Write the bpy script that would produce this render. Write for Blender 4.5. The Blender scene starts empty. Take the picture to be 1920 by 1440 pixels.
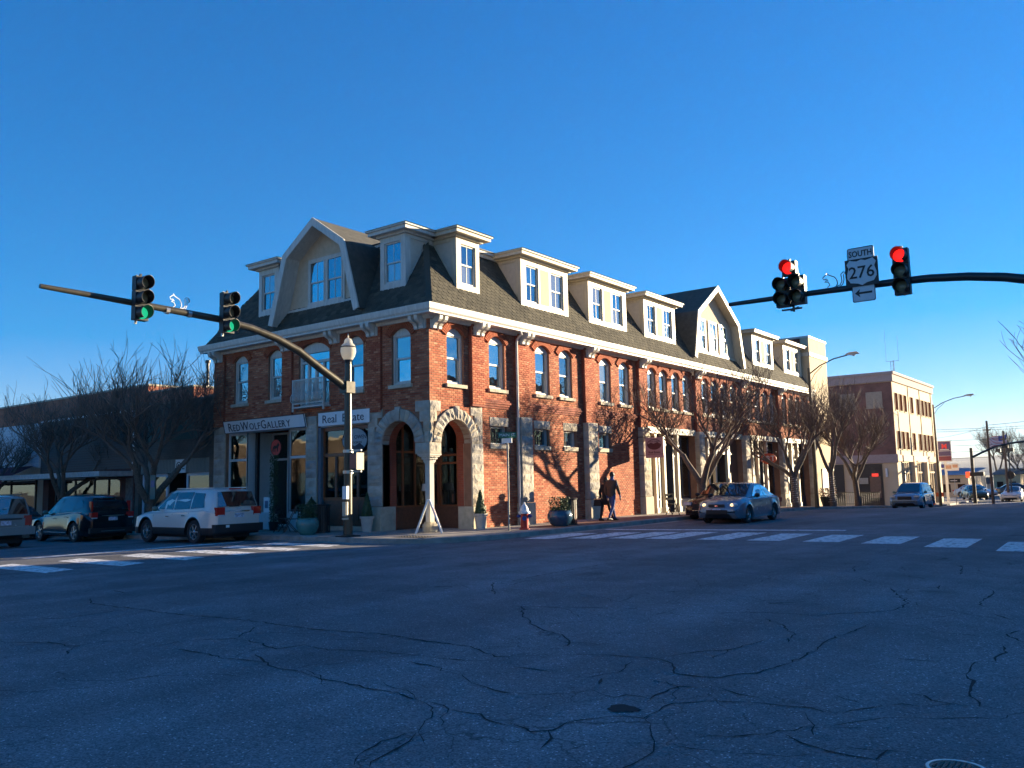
import bpy, bmesh, math, random
from math import sin, cos, pi, radians, sqrt, atan2
from mathutils import Matrix, Vector
random.seed(7)
S = bpy.context.scene
COL = S.collection
# ---------------------------------------------------------------- camera
RGT = Vector((0.79658696,0.6041549,-0.02112066)); DWN = Vector((-0.08690872,0.07987578,-0.99300893)); FWD = Vector((-0.59824418,0.79285353,0.11613433))
CAMPOS = Vector((18.2292464,-19.8077701,1.6))
cd = bpy.data.cameras.new('camera'); cam = bpy.data.objects.new('camera', cd); COL.objects.link(cam)
cd.sensor_width = 36.0; cd.lens = 1597.4105 * 36 / 1920; cd.clip_start = 0.1; cd.clip_end = 9000
cam.matrix_world = Matrix(((RGT.x, -DWN.x, -FWD.x, CAMPOS.x), (RGT.y, -DWN.y, -FWD.y, CAMPOS.y),
                           (RGT.z, -DWN.z, -FWD.z, CAMPOS.z), (0, 0, 0, 1)))
S.camera = cam
# ---------------------------------------------------------------- sky and sun
SUN = Vector((1.0, 2.14, 0.36)).normalized()      # towards the sun
W = bpy.data.worlds.new('World'); S.world = W; W.use_nodes = True
wn = W.node_tree.nodes; wl = W.node_tree.links
for n in list(wn): wn.remove(n)
sky = wn.new('ShaderNodeTexSky'); sky.sky_type = 'NISHITA'; sky.sun_disc = False
sky.sun_elevation = math.asin(SUN.z); sky.sun_rotation = atan2(SUN.x, SUN.y)
sky.altitude = 600; sky.air_density = 1.0; sky.dust_density = 0.0; sky.ozone_density = 5.0
hs = wn.new('ShaderNodeHueSaturation'); hs.inputs['Saturation'].default_value = 1.24; hs.inputs['Hue'].default_value = 0.520
bg = wn.new('ShaderNodeBackground'); bg.inputs['Strength'].default_value = 0.094
wo = wn.new('ShaderNodeOutputWorld')
wl.new(sky.outputs[0], hs.inputs['Color']); gm = wn.new('ShaderNodeGamma'); gm.inputs[1].default_value = .74; wl.new(hs.outputs[0], gm.inputs[0]); wl.new(gm.outputs[0], bg.inputs[0]); wl.new(bg.outputs[0], wo.inputs[0])
sl = bpy.data.lights.new('sun', 'SUN'); sl.energy = 5.0; sl.angle = radians(0.5); sl.color = (1.0, 0.81, 0.54)
so = bpy.data.objects.new('sun', sl); COL.objects.link(so)
so.rotation_euler = SUN.to_track_quat('Z', 'Y').to_euler(); so.location = (60, 120, 60)
S.view_settings.view_transform = 'Standard'; S.view_settings.look = 'None'
S.view_settings.gamma = 1.0; S.view_settings.exposure = 1.95; S.view_settings.use_curve_mapping = False
S.cycles.max_bounces = 6; S.cycles.transparent_max_bounces = 12
# ---------------------------------------------------------------- helpers
def hz(x, y):
    z = 0.0
    if y > 14: z -= .012 * (min(y, 28) - 14)
    if y > 28: z -= .030 * (min(y, 62) - 28)
    if x < -4: z -= .018 * (min(-x, 45) - 4)
    return z
def tag(o, label=None, cat=None, group=None, kind=None):
    if label: o['label'] = label
    if cat: o['category'] = cat
    if group: o['group'] = group
    if kind: o['kind'] = kind
    return o
def thing(name, label, cat, loc=(0, 0, 0), rz=0.0, group=None):
    o = bpy.data.objects.new(name, None); o.empty_display_size = .2; COL.objects.link(o)
    o.location = loc; o.rotation_euler = (0, 0, rz)
    return tag(o, label, cat, group)
def link(name, me, parent=None, loc=None, rz=None, scale=None):
    o = bpy.data.objects.new(name, me); COL.objects.link(o)
    if parent is not None: o.parent = parent
    if loc is not None: o.location = loc
    if rz is not None: o.rotation_euler = (0, 0, rz)
    if scale is not None: o.scale = scale
    return o
def copy_tree(o, parent=None):
    c = o.copy(); COL.objects.link(c)
    if parent is not None: c.parent = parent
    for ch in list(o.children): copy_tree(ch, c)
    return c
class MB:
    def __init__(s): s.v = []; s.f = []; s.m = []; s.cm = 0; s.g = []
    def add(s, vs, fs):
        s.g.append((len(s.v), len(s.f)))
        k = len(s.v); s.v += [tuple(p) for p in vs]
        for f in fs: s.f.append(tuple(k + i for i in f)); s.m.append(s.cm)
        return s
    def box(s, x0, x1, y0, y1, z0, z1):
        return s.add([(x0,y0,z0),(x1,y0,z0),(x1,y1,z0),(x0,y1,z0),(x0,y0,z1),(x1,y0,z1),(x1,y1,z1),(x0,y1,z1)],
                     [(0,3,2,1),(4,5,6,7),(0,1,5,4),(1,2,6,5),(2,3,7,6),(3,0,4,7)])
    def obox(s, c, ax, ay, az):
        c, ax, ay, az = Vector(c), Vector(ax), Vector(ay), Vector(az)
        vs = [c + i*ax + j*ay + k*az for k in (-1,1) for j in (-1,1) for i in (-1,1)]
        return s.add(vs, [(0,2,3,1),(4,5,7,6),(0,1,5,4),(1,3,7,5),(3,2,6,7),(2,0,4,6)])
    def prism(s, pts, vec):
        n = len(pts); vec = Vector(vec); a = [Vector(p) for p in pts]
        return s.add(a + [p + vec for p in a], [tuple(range(n-1,-1,-1)), tuple(range(n,2*n))] + [(i,(i+1)%n,n+(i+1)%n,n+i) for i in range(n)])
    def bar(s, a, b, w, h=None, up=(0,0,1)):
        a, b = Vector(a), Vector(b); d = b - a; L = d.length
        if L < 1e-6: return s
        d = d / L; u = Vector(up)
        if abs(d.dot(u)) > .98: u = Vector((1,0,0))
        r = d.cross(u).normalized(); u2 = r.cross(d)
        return s.obox((a+b)/2, d*L/2, r*w/2, u2*(h or w)/2)
    def tube(s, path, rad, n=8, cap=True):
        P = [Vector(p) for p in path]; k0 = len(s.v); m = len(P)
        R = rad if isinstance(rad, (list, tuple)) else [rad]*m
        pr = None
        for i, p in enumerate(P):
            d = (P[min(i+1,m-1)] - P[max(i-1,0)])
            d = d.normalized() if d.length > 1e-9 else Vector((0,0,1))
            if pr is None:
                a = Vector((0,0,1)) if abs(d.z) < .9 else Vector((1,0,0))
                r = d.cross(a).normalized()
            else:
                r = pr - d * pr.dot(d)
                r = r.normalized() if r.length > 1e-6 else d.cross(Vector((1,0,0))).normalized()
            pr = r; q = d.cross(r)
            for j in range(n):
                t = 2*pi*j/n; s.v.append(tuple(p + R[i]*(cos(t)*r + sin(t)*q)))
        for i in range(m-1):
            for j in range(n):
                a = k0+i*n+j; b = k0+i*n+(j+1)%n
                s.f.append((a,b,b+n,a+n)); s.m.append(s.cm)
        if cap and n > 2:
            s.f.append(tuple(k0+j for j in range(n-1,-1,-1))); s.m.append(s.cm)
            s.f.append(tuple(k0+(m-1)*n+j for j in range(n))); s.m.append(s.cm)
        return s
    def lathe(s, prof, n=16, c=(0,0,0), axis='z', cap=True):
        k0 = len(s.v); m = len(prof)
        for r, z in prof:
            for j in range(n):
                t = 2*pi*j/n
                p = (r*cos(t), r*sin(t), z)
                if axis == 'x': p = (z, r*cos(t), r*sin(t))
                if axis == 'y': p = (r*cos(t), z, r*sin(t))
                s.v.append((p[0]+c[0], p[1]+c[1], p[2]+c[2]))
        for i in range(m-1):
            for j in range(n):
                a = k0+i*n+j; b = k0+i*n+(j+1)%n
                s.f.append((a,b,b+n,a+n)); s.m.append(s.cm)
        if cap:
            s.f.append(tuple(k0+j for j in range(n-1,-1,-1))); s.m.append(s.cm)
            s.f.append(tuple(k0+(m-1)*n+j for j in range(n))); s.m.append(s.cm)
        return s
    def ring(s, prof, n=16, c=(0,0,0), axis='z'): return s.lathe(list(prof)+[prof[0]], n, c, axis, cap=False)
    def mesh(s, name, mats, smooth=0):
        me = bpy.data.meshes.new(name); me.from_pydata(s.v, [], s.f)
        if not isinstance(mats, (list, tuple)): mats = [mats]
        for m in mats: me.materials.append(m)
        if len(mats) > 1: me.polygons.foreach_set('material_index', s.m)
        bm = bmesh.new(); bm.from_mesh(me)
        if smooth: bmesh.ops.remove_doubles(bm, verts=bm.verts, dist=1e-5)
        bmesh.ops.recalc_face_normals(bm, faces=bm.faces)
        if smooth:
            an = radians(smooth)
            for f in bm.faces: f.smooth = True
            for e in bm.edges:
                if len(e.link_faces) == 2 and e.calc_face_angle(0) > an: e.smooth = False
        bm.to_mesh(me); bm.free(); me.update()
        return me
    def build_each(s, name, mats, parent=None, rz=None):
        for a, b in zip(s.g, s.g[1:]+[(len(s.v), len(s.f))]):
            k = MB(); k.v = s.v[a[0]:b[0]]; k.f = [tuple(i-a[0] for i in f) for f in s.f[a[1]:b[1]]]; k.m = [0]*len(k.f); k.build(name, mats, parent, rz=rz)
    def build(s, name, mats, parent=None, smooth=0, loc=None, rz=None):
        return link(name, s.mesh(name, mats, smooth), parent, loc, rz)
def text_mesh(body, size, mat, align='CENTER', extrude=.004, sx=1.0, bold=0.0):
    c = bpy.data.curves.new('lettering', 'FONT'); c.body = body; c.size = size; c.align_x = align; c.align_y = 'CENTER'
    c.extrude = extrude; c.resolution_u = 2; c.offset = bold
    o = bpy.data.objects.new('t', c); COL.objects.link(o)
    dg = bpy.context.evaluated_depsgraph_get(); dg.update()
    me = bpy.data.meshes.new_from_object(o.evaluated_get(dg)); me.name = 'lettering'
    bpy.data.objects.remove(o); bpy.data.curves.remove(c)
    me.transform(Matrix.Diagonal((sx, 1, 1, 1)))
    me.materials.clear(); me.materials.append(mat)
    return me
# text object: lies in local x (reading direction) and z (up), facing local -y
def text(body, size, mat, parent, loc, rz=0.0, name='lettering', sx=1.0, align='CENTER', bold=0.0):
    me = text_mesh(body, size, mat, align, sx=sx, bold=bold)
    me.transform(Matrix.Rotation(pi/2, 4, 'X'))
    return link(name, me, parent, loc, rz)
# ---------------------------------------------------------------- materials
MATS = {}
def newmat(name):
    m = bpy.data.materials.new(name); m.use_nodes = True
    nt = m.node_tree; p = nt.nodes['Principled BSDF']; return m, nt.nodes, nt.links, p
def mat(name, col, rough=.6, metal=0.0, var=.15, scale=6.0, bump=.0, bscale=40.0, spec=.5, coat=0.0, stretch=None):
    if name in MATS: return MATS[name]
    m, N, L, p = newmat(name)
    p.inputs['Roughness'].default_value = rough; p.inputs['Metallic'].default_value = metal
    p.inputs['Specular IOR Level'].default_value = spec
    if coat: p.inputs['Coat Weight'].default_value = coat; p.inputs['Coat Roughness'].default_value = .06
    tc = N.new('ShaderNodeTexCoord'); src = tc.outputs['Object']
    if stretch:
        mp = N.new('ShaderNodeMapping'); mp.inputs['Scale'].default_value = stretch; L.new(src, mp.inputs[0]); src = mp.outputs[0]
    if var > 0:
        n = N.new('ShaderNodeTexNoise'); n.inputs['Scale'].default_value = scale; n.inputs['Detail'].default_value = 5
        L.new(src, n.inputs['Vector'])
        r = N.new('ShaderNodeMapRange'); r.inputs['From Min'].default_value = .3; r.inputs['From Max'].default_value = .7
        r.inputs['To Min'].default_value = 1 - var; r.inputs['To Max'].default_value = 1 + var
        L.new(n.outputs['Fac'], r.inputs['Value'])
        mx = N.new('ShaderNodeVectorMath'); mx.operation = 'SCALE'; mx.inputs[0].default_value = col[:3]
        L.new(r.outputs[0], mx.inputs['Scale']); L.new(mx.outputs[0], p.inputs['Base Color'])
        r2 = N.new('ShaderNodeMapRange'); r2.inputs['To Min'].default_value = max(.02, rough-.08); r2.inputs['To Max'].default_value = min(1, rough+.08)
        L.new(n.outputs['Fac'], r2.inputs['Value']); L.new(r2.outputs[0], p.inputs['Roughness'])
    else: p.inputs['Base Color'].default_value = (*col[:3], 1)
    if bump > 0:
        n2 = N.new('ShaderNodeTexNoise'); n2.inputs['Scale'].default_value = bscale; n2.inputs['Detail'].default_value = 6
        L.new(src, n2.inputs['Vector'])
        b = N.new('ShaderNodeBump'); b.inputs['Strength'].default_value = 1.0; b.inputs['Distance'].default_value = bump
        L.new(n2.outputs['Fac'], b.inputs['Height']); L.new(b.outputs[0], p.inputs['Normal'])
    MATS[name] = m; return m
def piece_mat(name, cols, rough=.85, bump=.003, bscale=60, dirt=.25, dscale=.6):
    """colour differs from piece to piece (random per island + per object)"""
    m, N, L, p = newmat(name)
    g = N.new('ShaderNodeNewGeometry'); oi = N.new('ShaderNodeObjectInfo')
    a = N.new('ShaderNodeMath'); a.operation = 'ADD'; L.new(g.outputs['Random Per Island'], a.inputs[0]); L.new(oi.outputs['Random'], a.inputs[1])
    fr = N.new('ShaderNodeMath'); fr.operation = 'FRACT'; L.new(a.outputs[0], fr.inputs[0])
    cr = N.new('ShaderNodeValToRGB'); cr.color_ramp.interpolation = 'LINEAR'
    e = cr.color_ramp.elements
    for i, c in enumerate(cols):
        t = i/(len(cols)-1)
        if i < 2: el = e[i]; el.position = t
        else: el = e.new(t)
        el.color = (*c, 1)
    e[0].position = 0; e[0].color = (*cols[0], 1)
    L.new(fr.outputs[0], cr.inputs[0])
    n = N.new('ShaderNodeTexNoise'); n.inputs['Scale'].default_value = dscale; n.inputs['Detail'].default_value = 6
    L.new(g.outputs['Position'], n.inputs['Vector'])
    n3 = N.new('ShaderNodeTexNoise'); n3.inputs['Scale'].default_value = bscale*.4; n3.inputs['Detail'].default_value = 4
    L.new(g.outputs['Position'], n3.inputs['Vector'])
    ad = N.new('ShaderNodeMath'); ad.operation = 'ADD'; L.new(n.outputs['Fac'], ad.inputs[0]); L.new(n3.outputs['Fac'], ad.inputs[1])
    r = N.new('ShaderNodeMapRange'); r.inputs['From Min'].default_value = .7; r.inputs['From Max'].default_value = 1.3
    r.inputs['To Min'].default_value = 1 - dirt; r.inputs['To Max'].default_value = 1 + dirt*.6; L.new(ad.outputs[0], r.inputs['Value'])
    mx = N.new('ShaderNodeVectorMath'); mx.operation = 'SCALE'; L.new(cr.outputs[0], mx.inputs[0]); L.new(r.outputs[0], mx.inputs['Scale'])
    L.new(mx.outputs[0], p.inputs['Base Color']); p.inputs['Roughness'].default_value = rough
    p.inputs['Specular IOR Level'].default_value = .25
    n2 = N.new('ShaderNodeTexNoise'); n2.inputs['Scale'].default_value = bscale; n2.inputs['Detail'].default_value = 6
    L.new(g.outputs['Position'], n2.inputs['Vector'])
    b = N.new('ShaderNodeBump'); b.inputs['Distance'].default_value = bump; L.new(n2.outputs['Fac'], b.inputs['Height']); L.new(b.outputs[0], p.inputs['Normal'])
    MATS[name] = m; return m
def brick_tex_mat(name, c1, c2, mortar, rowh=.076, bw=.21, swap=False):
    m, N, L, p = newmat(name)
    g = N.new('ShaderNodeNewGeometry'); sp = N.new('ShaderNodeSeparateXYZ'); L.new(g.outputs['Position'], sp.inputs[0])
    ad = N.new('ShaderNodeMath'); L.new(sp.outputs[0], ad.inputs[0]); L.new(sp.outputs[1], ad.inputs[1])
    cb = N.new('ShaderNodeCombineXYZ'); L.new(ad.outputs[0], cb.inputs[0]); L.new(sp.outputs[2], cb.inputs[1])
    t = N.new('ShaderNodeTexBrick'); t.inputs['Scale'].default_value = 1; t.inputs['Row Height'].default_value = rowh
    t.inputs['Brick Width'].default_value = bw; t.inputs['Mortar Size'].default_value = .006; t.inputs['Mortar Smooth'].default_value = .3
    t.inputs['Color1'].default_value = (*c1, 1); t.inputs['Color2'].default_value = (*c2, 1); t.inputs['Mortar'].default_value = (*mortar, 1)
    L.new(cb.outputs[0], t.inputs['Vector'])
    n = N.new('ShaderNodeTexNoise'); n.inputs['Scale'].default_value = 1.1; n.inputs['Detail'].default_value = 8; L.new(g.outputs['Position'], n.inputs['Vector'])
    r = N.new('ShaderNodeMapRange'); r.inputs['From Min'].default_value = .3; r.inputs['From Max'].default_value = .7; r.inputs['To Min'].default_value = .7; r.inputs['To Max'].default_value = 1.25
    L.new(n.outputs['Fac'], r.inputs['Value'])
    mx = N.new('ShaderNodeVectorMath'); mx.operation = 'SCALE'; L.new(t.outputs['Color'], mx.inputs[0]); L.new(r.outputs[0], mx.inputs['Scale'])
    L.new(mx.outputs[0], p.inputs['Base Color']); p.inputs['Roughness'].default_value = .85
    b = N.new('ShaderNodeBump'); b.inputs['Distance'].default_value = .006; b.invert = True; L.new(t.outputs['Fac'], b.inputs['Height']); L.new(b.outputs[0], p.inputs['Normal'])
    MATS[name] = m; return m
def glass_mat(name, dark, refl=.35, rough=.02, clear=0.0, rtint=(1,1,1), warp=0.0):
    m, N, L, p = newmat(name); N.remove(p); out = N['Material Output']
    gl = N.new('ShaderNodeBsdfGlossy'); gl.inputs['Roughness'].default_value = rough; gl.inputs['Color'].default_value = (*rtint, 1)
    if clear > 0:
        bs = N.new('ShaderNodeBsdfTransparent'); bs.inputs['Color'].default_value = (*dark, 1)
    else:
        bs = N.new('ShaderNodeBsdfDiffuse'); bs.inputs['Color'].default_value = (*dark, 1)
    fr = N.new('ShaderNodeFresnel'); fr.inputs['IOR'].default_value = 1.5
    mr = N.new('ShaderNodeMapRange'); mr.inputs['To Min'].default_value = refl; mr.inputs['To Max'].default_value = 1.0
    L.new(fr.outputs[0], mr.inputs['Value'])
    mx = N.new('ShaderNodeMixShader'); L.new(mr.outputs[0], mx.inputs[0]); L.new(bs.outputs[0], mx.inputs[1]); L.new(gl.outputs[0], mx.inputs[2])
    if warp:
        tc = N.new('ShaderNodeTexCoord'); n = N.new('ShaderNodeTexNoise'); n.inputs['Scale'].default_value = 1.3; L.new(tc.outputs['Object'], n.inputs['Vector'])
        b = N.new('ShaderNodeBump'); b.inputs['Distance'].default_value = warp; L.new(n.outputs['Fac'], b.inputs['Height']); L.new(b.outputs[0], gl.inputs['Normal'])
    L.new(mx.outputs[0], out.inputs[0]); MATS[name] = m; return m
def emit_mat(name, col, st):
    m, N, L, p = newmat(name); p.inputs['Base Color'].default_value = (*col, 1)
    p.inputs['Emission Color'].default_value = (*col, 1); p.inputs['Emission Strength'].default_value = st
    MATS[name] = m; return m
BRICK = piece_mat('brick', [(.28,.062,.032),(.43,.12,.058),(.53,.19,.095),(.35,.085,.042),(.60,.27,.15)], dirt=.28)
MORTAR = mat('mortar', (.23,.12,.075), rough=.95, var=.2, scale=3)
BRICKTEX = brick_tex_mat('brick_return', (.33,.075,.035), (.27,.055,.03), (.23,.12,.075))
STONE = piece_mat('rough_stone', [(.40,.37,.32),(.47,.42,.34),(.34,.32,.29),(.44,.37,.27)], bump=.035, bscale=9, dirt=.3, dscale=1.6)
SMOOTHSTONE = mat('smooth_stone', (.46,.41,.31), rough=.85, var=.18, scale=5, bump=.004)
LIMESTONE = mat('column_stone', (.52,.48,.41), rough=.8, var=.12, scale=8, bump=.002)
TRIM = mat('white_trim', (.54,.52,.47), rough=.55, var=.13, scale=2.5, stretch=(5,5,.8))
CREAM = mat('cream_trim', (.54,.465,.34), rough=.55, var=.12, scale=2.5, stretch=(5,5,.8))
STUCCO = mat('tan_stucco', (.54,.43,.31), rough=.9, var=.10, scale=5, bump=.002, bscale=80)
CHEEK = mat('dormer_cheek', (.52,.46,.38), rough=.8, var=.08)
SHINGLE = piece_mat('shingle', [(.05,.048,.036),(.085,.078,.058),(.065,.06,.045),(.11,.10,.072)], rough=.9, bump=.003, bscale=120, dirt=.25, dscale=.5)
ROOFDARK = mat('roof_membrane', (.05,.052,.055), rough=.7, var=.2)
PANE_B = glass_mat('window_pane_dark', (.01,.014,.018), refl=.32, rtint=(.65,.9,1.0), warp=.02)
PANE_C = glass_mat('window_pane_curtained', (.16,.155,.14), refl=.30, rtint=(.7,.93,1.0), warp=.015)
PANE = glass_mat('window_pane', (.012,.02,.028), refl=.46, rtint=(.72,.93,1.0), warp=.012)
SHOPGLASS = glass_mat('shop_glass', (.62,.66,.64), refl=.045, clear=1, warp=.004)
WOOD = mat('varnished_wood', (.20,.065,.022), rough=.35, var=.35, scale=9, stretch=(6,6,.7))
WOODP = mat('wood_panel', (.13,.055,.03), rough=.5, var=.25, scale=8)
NAVY = mat('navy_paint', (.012,.02,.05), rough=.4, var=.1)
DARKIN = mat('dark_interior', (.035,.03,.028), rough=.9, var=.3, scale=1.5)
INTWALL = mat('interior_wall', (.22,.20,.18), rough=.9, var=.2, scale=1)
ASPH = None
def asphalt(name, base, patch=True):
    m, N, L, p = newmat(name)
    g = N.new('ShaderNodeNewGeometry')
    def noise(sc, det=6, rough=.5):
        n = N.new('ShaderNodeTexNoise'); n.inputs['Scale'].default_value = sc; n.inputs['Detail'].default_value = det; n.inputs['Roughness'].default_value = rough
        L.new(g.outputs['Position'], n.inputs['Vector']); return n
    n1 = noise(.16, 8, .6); n2 = noise(1.3, 8, .65); v = N.new('ShaderNodeTexVoronoi'); v.inputs['Scale'].default_value = 90; L.new(g.outputs['Position'], v.inputs['Vector'])
    r1 = N.new('ShaderNodeMapRange'); r1.inputs['From Min'].default_value = .3; r1.inputs['From Max'].default_value = .7; r1.inputs['To Min'].default_value = .72; r1.inputs['To Max'].default_value = 1.3; L.new(n1.outputs['Fac'], r1.inputs['Value'])
    r2 = N.new('ShaderNodeMapRange'); r2.inputs['From Min'].default_value = .3; r2.inputs['From Max'].default_value = .7; r2.inputs['To Min'].default_value = .82; r2.inputs['To Max'].default_value = 1.18; L.new(n2.outputs['Fac'], r2.inputs['Value'])
    sp = N.new('ShaderNodeSeparateColor'); L.new(v.outputs['Color'], sp.inputs[0])
    r3 = N.new('ShaderNodeMapRange'); r3.inputs['From Min'].default_value = 0; r3.inputs['From Max'].default_value = 1; r3.inputs['To Min'].default_value = .55; r3.inputs['To Max'].default_value = 1.5; L.new(sp.outputs[0], r3.inputs['Value'])
    gt = N.new('ShaderNodeMath'); gt.operation = 'GREATER_THAN'; gt.inputs[1].default_value = .985; L.new(sp.outputs[1], gt.inputs[0])
    r4 = N.new('ShaderNodeMath'); r4.operation = 'MULTIPLY_ADD'; L.new(gt.outputs[0], r4.inputs[0]); r4.inputs[1].default_value = 2.2; L.new(r3.outputs[0], r4.inputs[2])
    a = N.new('ShaderNodeMath'); a.operation = 'MULTIPLY'; L.new(r1.outputs[0], a.inputs[0]); L.new(r2.outputs[0], a.inputs[1])
    b = N.new('ShaderNodeMath'); b.operation = 'MULTIPLY'; L.new(a.outputs[0], b.inputs[0]); L.new(r4.outputs[0], b.inputs[1])
    mx = N.new('ShaderNodeVectorMath'); mx.operation = 'SCALE'; mx.inputs[0].default_value = base; L.new(b.outputs[0], mx.inputs['Scale'])
    L.new(mx.outputs[0], p.inputs['Base Color']); p.inputs['Roughness'].default_value = .8; p.inputs['Specular IOR Level'].default_value = .35
    bp = N.new('ShaderNodeBump'); bp.inputs['Distance'].default_value = .006; L.new(v.outputs['Distance'], bp.inputs['Height'])
    mpt = N.new('ShaderNodeMapping'); mpt.inputs['Scale'].default_value = (.9,.09,1); mpt.inputs['Rotation'].default_value = (0,0,.12); L.new(g.outputs['Position'], mpt.inputs[0]); nt_ = N.new('ShaderNodeTexNoise'); nt_.inputs['Scale'].default_value = 1.0; nt_.inputs['Detail'].default_value = 4; L.new(mpt.outputs[0], nt_.inputs['Vector'])
    st_ = N.new('ShaderNodeMapRange'); st_.inputs['From Min'].default_value = .35; st_.inputs['From Max'].default_value = .65; st_.inputs['To Min'].default_value = .78; st_.inputs['To Max'].default_value = 1.12; L.new(nt_.outputs['Fac'], st_.inputs['Value'])
    oil = noise(.55, 3, .5); ol = N.new('ShaderNodeMapRange'); ol.inputs['From Min'].default_value = .66; ol.inputs['From Max'].default_value = .74; ol.inputs['To Min'].default_value = 1; ol.inputs['To Max'].default_value = .6; L.new(oil.outputs['Fac'], ol.inputs['Value'])
    pv = N.new('ShaderNodeTexVoronoi'); pv.inputs['Scale'].default_value = .16; pv.distance = 'CHEBYCHEV'; L.new(g.outputs['Position'], pv.inputs['Vector']); ps = N.new('ShaderNodeSeparateColor'); L.new(pv.outputs['Color'], ps.inputs[0]); pr_ = N.new('ShaderNodeMapRange'); pr_.inputs['To Min'].default_value = .90; pr_.inputs['To Max'].default_value = 1.08; L.new(ps.outputs[0], pr_.inputs['Value'])
    cur = b.outputs[0]
    for o_ in (st_, ol, pr_): mm = N.new('ShaderNodeMath'); mm.operation = 'MULTIPLY'; L.new(cur, mm.inputs[0]); L.new(o_.outputs[0], mm.inputs[1]); cur = mm.outputs[0]
    L.new(cur, mx.inputs['Scale'])
    wn_ = noise(1.7, 4, .6); wv = N.new('ShaderNodeVectorMath'); wv.operation = 'MULTIPLY_ADD'; wv.inputs[1].default_value = (.7,.7,0); L.new(wn_.outputs['Color'], wv.inputs[0]); L.new(g.outputs['Position'], wv.inputs[2])
    ve = N.new('ShaderNodeTexVoronoi'); ve.feature = 'DISTANCE_TO_EDGE'; ve.inputs['Scale'].default_value = 1.15; L.new(wv.outputs[0], ve.inputs['Vector'])
    cm = N.new('ShaderNodeMapRange'); cm.inputs['From Min'].default_value = .002; cm.inputs['From Max'].default_value = .012; cm.inputs['To Min'].default_value = .45; cm.inputs['To Max'].default_value = 1; L.new(ve.outputs['Distance'], cm.inputs['Value'])
    kn = noise(.42, 3, .5); km = N.new('ShaderNodeMapRange'); km.inputs['From Min'].default_value = .50; km.inputs['From Max'].default_value = .58; L.new(kn.outputs['Fac'], km.inputs['Value'])
    ck = N.new('ShaderNodeMix'); L.new(km.outputs[0], ck.inputs[0]); ck.inputs[2].default_value = 1.0; L.new(cm.outputs[0], ck.inputs[3]); m3 = N.new('ShaderNodeMath'); m3.operation = 'MULTIPLY'; L.new(cur, m3.inputs[0]); L.new(ck.outputs[0], m3.inputs[1]); L.new(m3.outputs[0], mx.inputs['Scale'])
    bp2 = N.new('ShaderNodeBump'); bp2.inputs['Distance'].default_value = .03; L.new(n2.outputs['Fac'], bp2.inputs['Height']); L.new(bp.outputs[0], bp2.inputs['Normal'])
    L.new(bp2.outputs[0], p.inputs['Normal']); MATS[name] = m; return m
ASPH = asphalt('asphalt', (.165,.165,.168))
CRACK = mat('crack_fill', (.012,.012,.013), rough=.9, var=.2)
def worn_paint(name, col):
    m, N, L, p = newmat(name); g = N.new('ShaderNodeNewGeometry')
    n = N.new('ShaderNodeTexNoise'); n.inputs['Scale'].default_value = 14; n.inputs['Detail'].default_value = 9; n.inputs['Roughness'].default_value = .7; L.new(g.outputs['Position'], n.inputs['Vector'])
    cr = N.new('ShaderNodeValToRGB'); n.inputs['Scale'].default_value = 6; cr.color_ramp.elements[0].position = .38; cr.color_ramp.elements[0].color = (.10,.10,.10,1)
    cr.color_ramp.elements[1].position = .50; cr.color_ramp.elements[1].color = (*col, 1); L.new(n.outputs['Fac'], cr.inputs[0])
    L.new(cr.outputs[0], p.inputs['Base Color']); p.inputs['Roughness'].default_value = .75; MATS[name] = m; return m
PAINT = worn_paint('road_paint', (.80,.80,.78))
YPAINT = worn_paint('yellow_road_paint', (.40,.28,.07))
def paving(name, c, size, joint=.012, grey=.45):
    m, N, L, p = newmat(name); g = N.new('ShaderNodeNewGeometry')
    t = N.new('ShaderNodeTexBrick'); t.offset = 0; t.inputs['Scale'].default_value = 1; t.inputs['Row Height'].default_value = size; t.inputs['Brick Width'].default_value = size
    t.inputs['Mortar Size'].default_value = joint; t.inputs['Color1'].default_value = (*c, 1); t.inputs['Color2'].default_value = (c[0]*.9, c[1]*.9, c[2]*.9, 1)
    t.inputs['Mortar'].default_value = (c[0]*grey, c[1]*grey, c[2]*grey, 1); L.new(g.outputs['Position'], t.inputs['Vector'])
    n = N.new('ShaderNodeTexNoise'); n.inputs['Scale'].default_value = 2; n.inputs['Detail'].default_value = 8; L.new(g.outputs['Position'], n.inputs['Vector'])
    r = N.new('ShaderNodeMapRange'); r.inputs['From Min'].default_value = .3; r.inputs['From Max'].default_value = .7; r.inputs['To Min'].default_value = .7; r.inputs['To Max'].default_value = 1.2; L.new(n.outputs['Fac'], r.inputs['Value'])
    mx = N.new('ShaderNodeVectorMath'); mx.operation = 'SCALE'; L.new(t.outputs['Color'], mx.inputs[0]); L.new(r.outputs[0], mx.inputs['Scale']); L.new(mx.outputs[0], p.inputs['Base Color'])
    p.inputs['Roughness'].default_value = .85; MATS[name] = m; return m
WALK = paving('sidewalk_concrete', (.33,.29,.25), 1.5)
BRICKWALK = paving('sidewalk_brick', (.27,.13,.09), .22, .012)
KERB = mat('kerb_concrete', (.30,.28,.25), rough=.85, var=.25, scale=3, bump=.004)
BLACKM = mat('black_metal', (.018,.019,.021), rough=.4, var=.1)
POLEM = mat('bronze_pole', (.06,.053,.038), rough=.35, var=.15, metal=.25)
STEEL = mat('steel', (.45,.45,.44), rough=.35, metal=.9, var=.1)
WHITEP = mat('white_paint', (.78,.78,.76), rough=.45, var=.05)
BLACKP = mat('black_paint', (.01,.01,.012), rough=.5, var=0)
RUBBER = mat('tyre_rubber', (.02,.02,.022), rough=.8, var=.1)
BARK = mat('bark', (.13,.10,.075), rough=.9, var=.35, scale=14, bump=.012, bscale=30)
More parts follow.
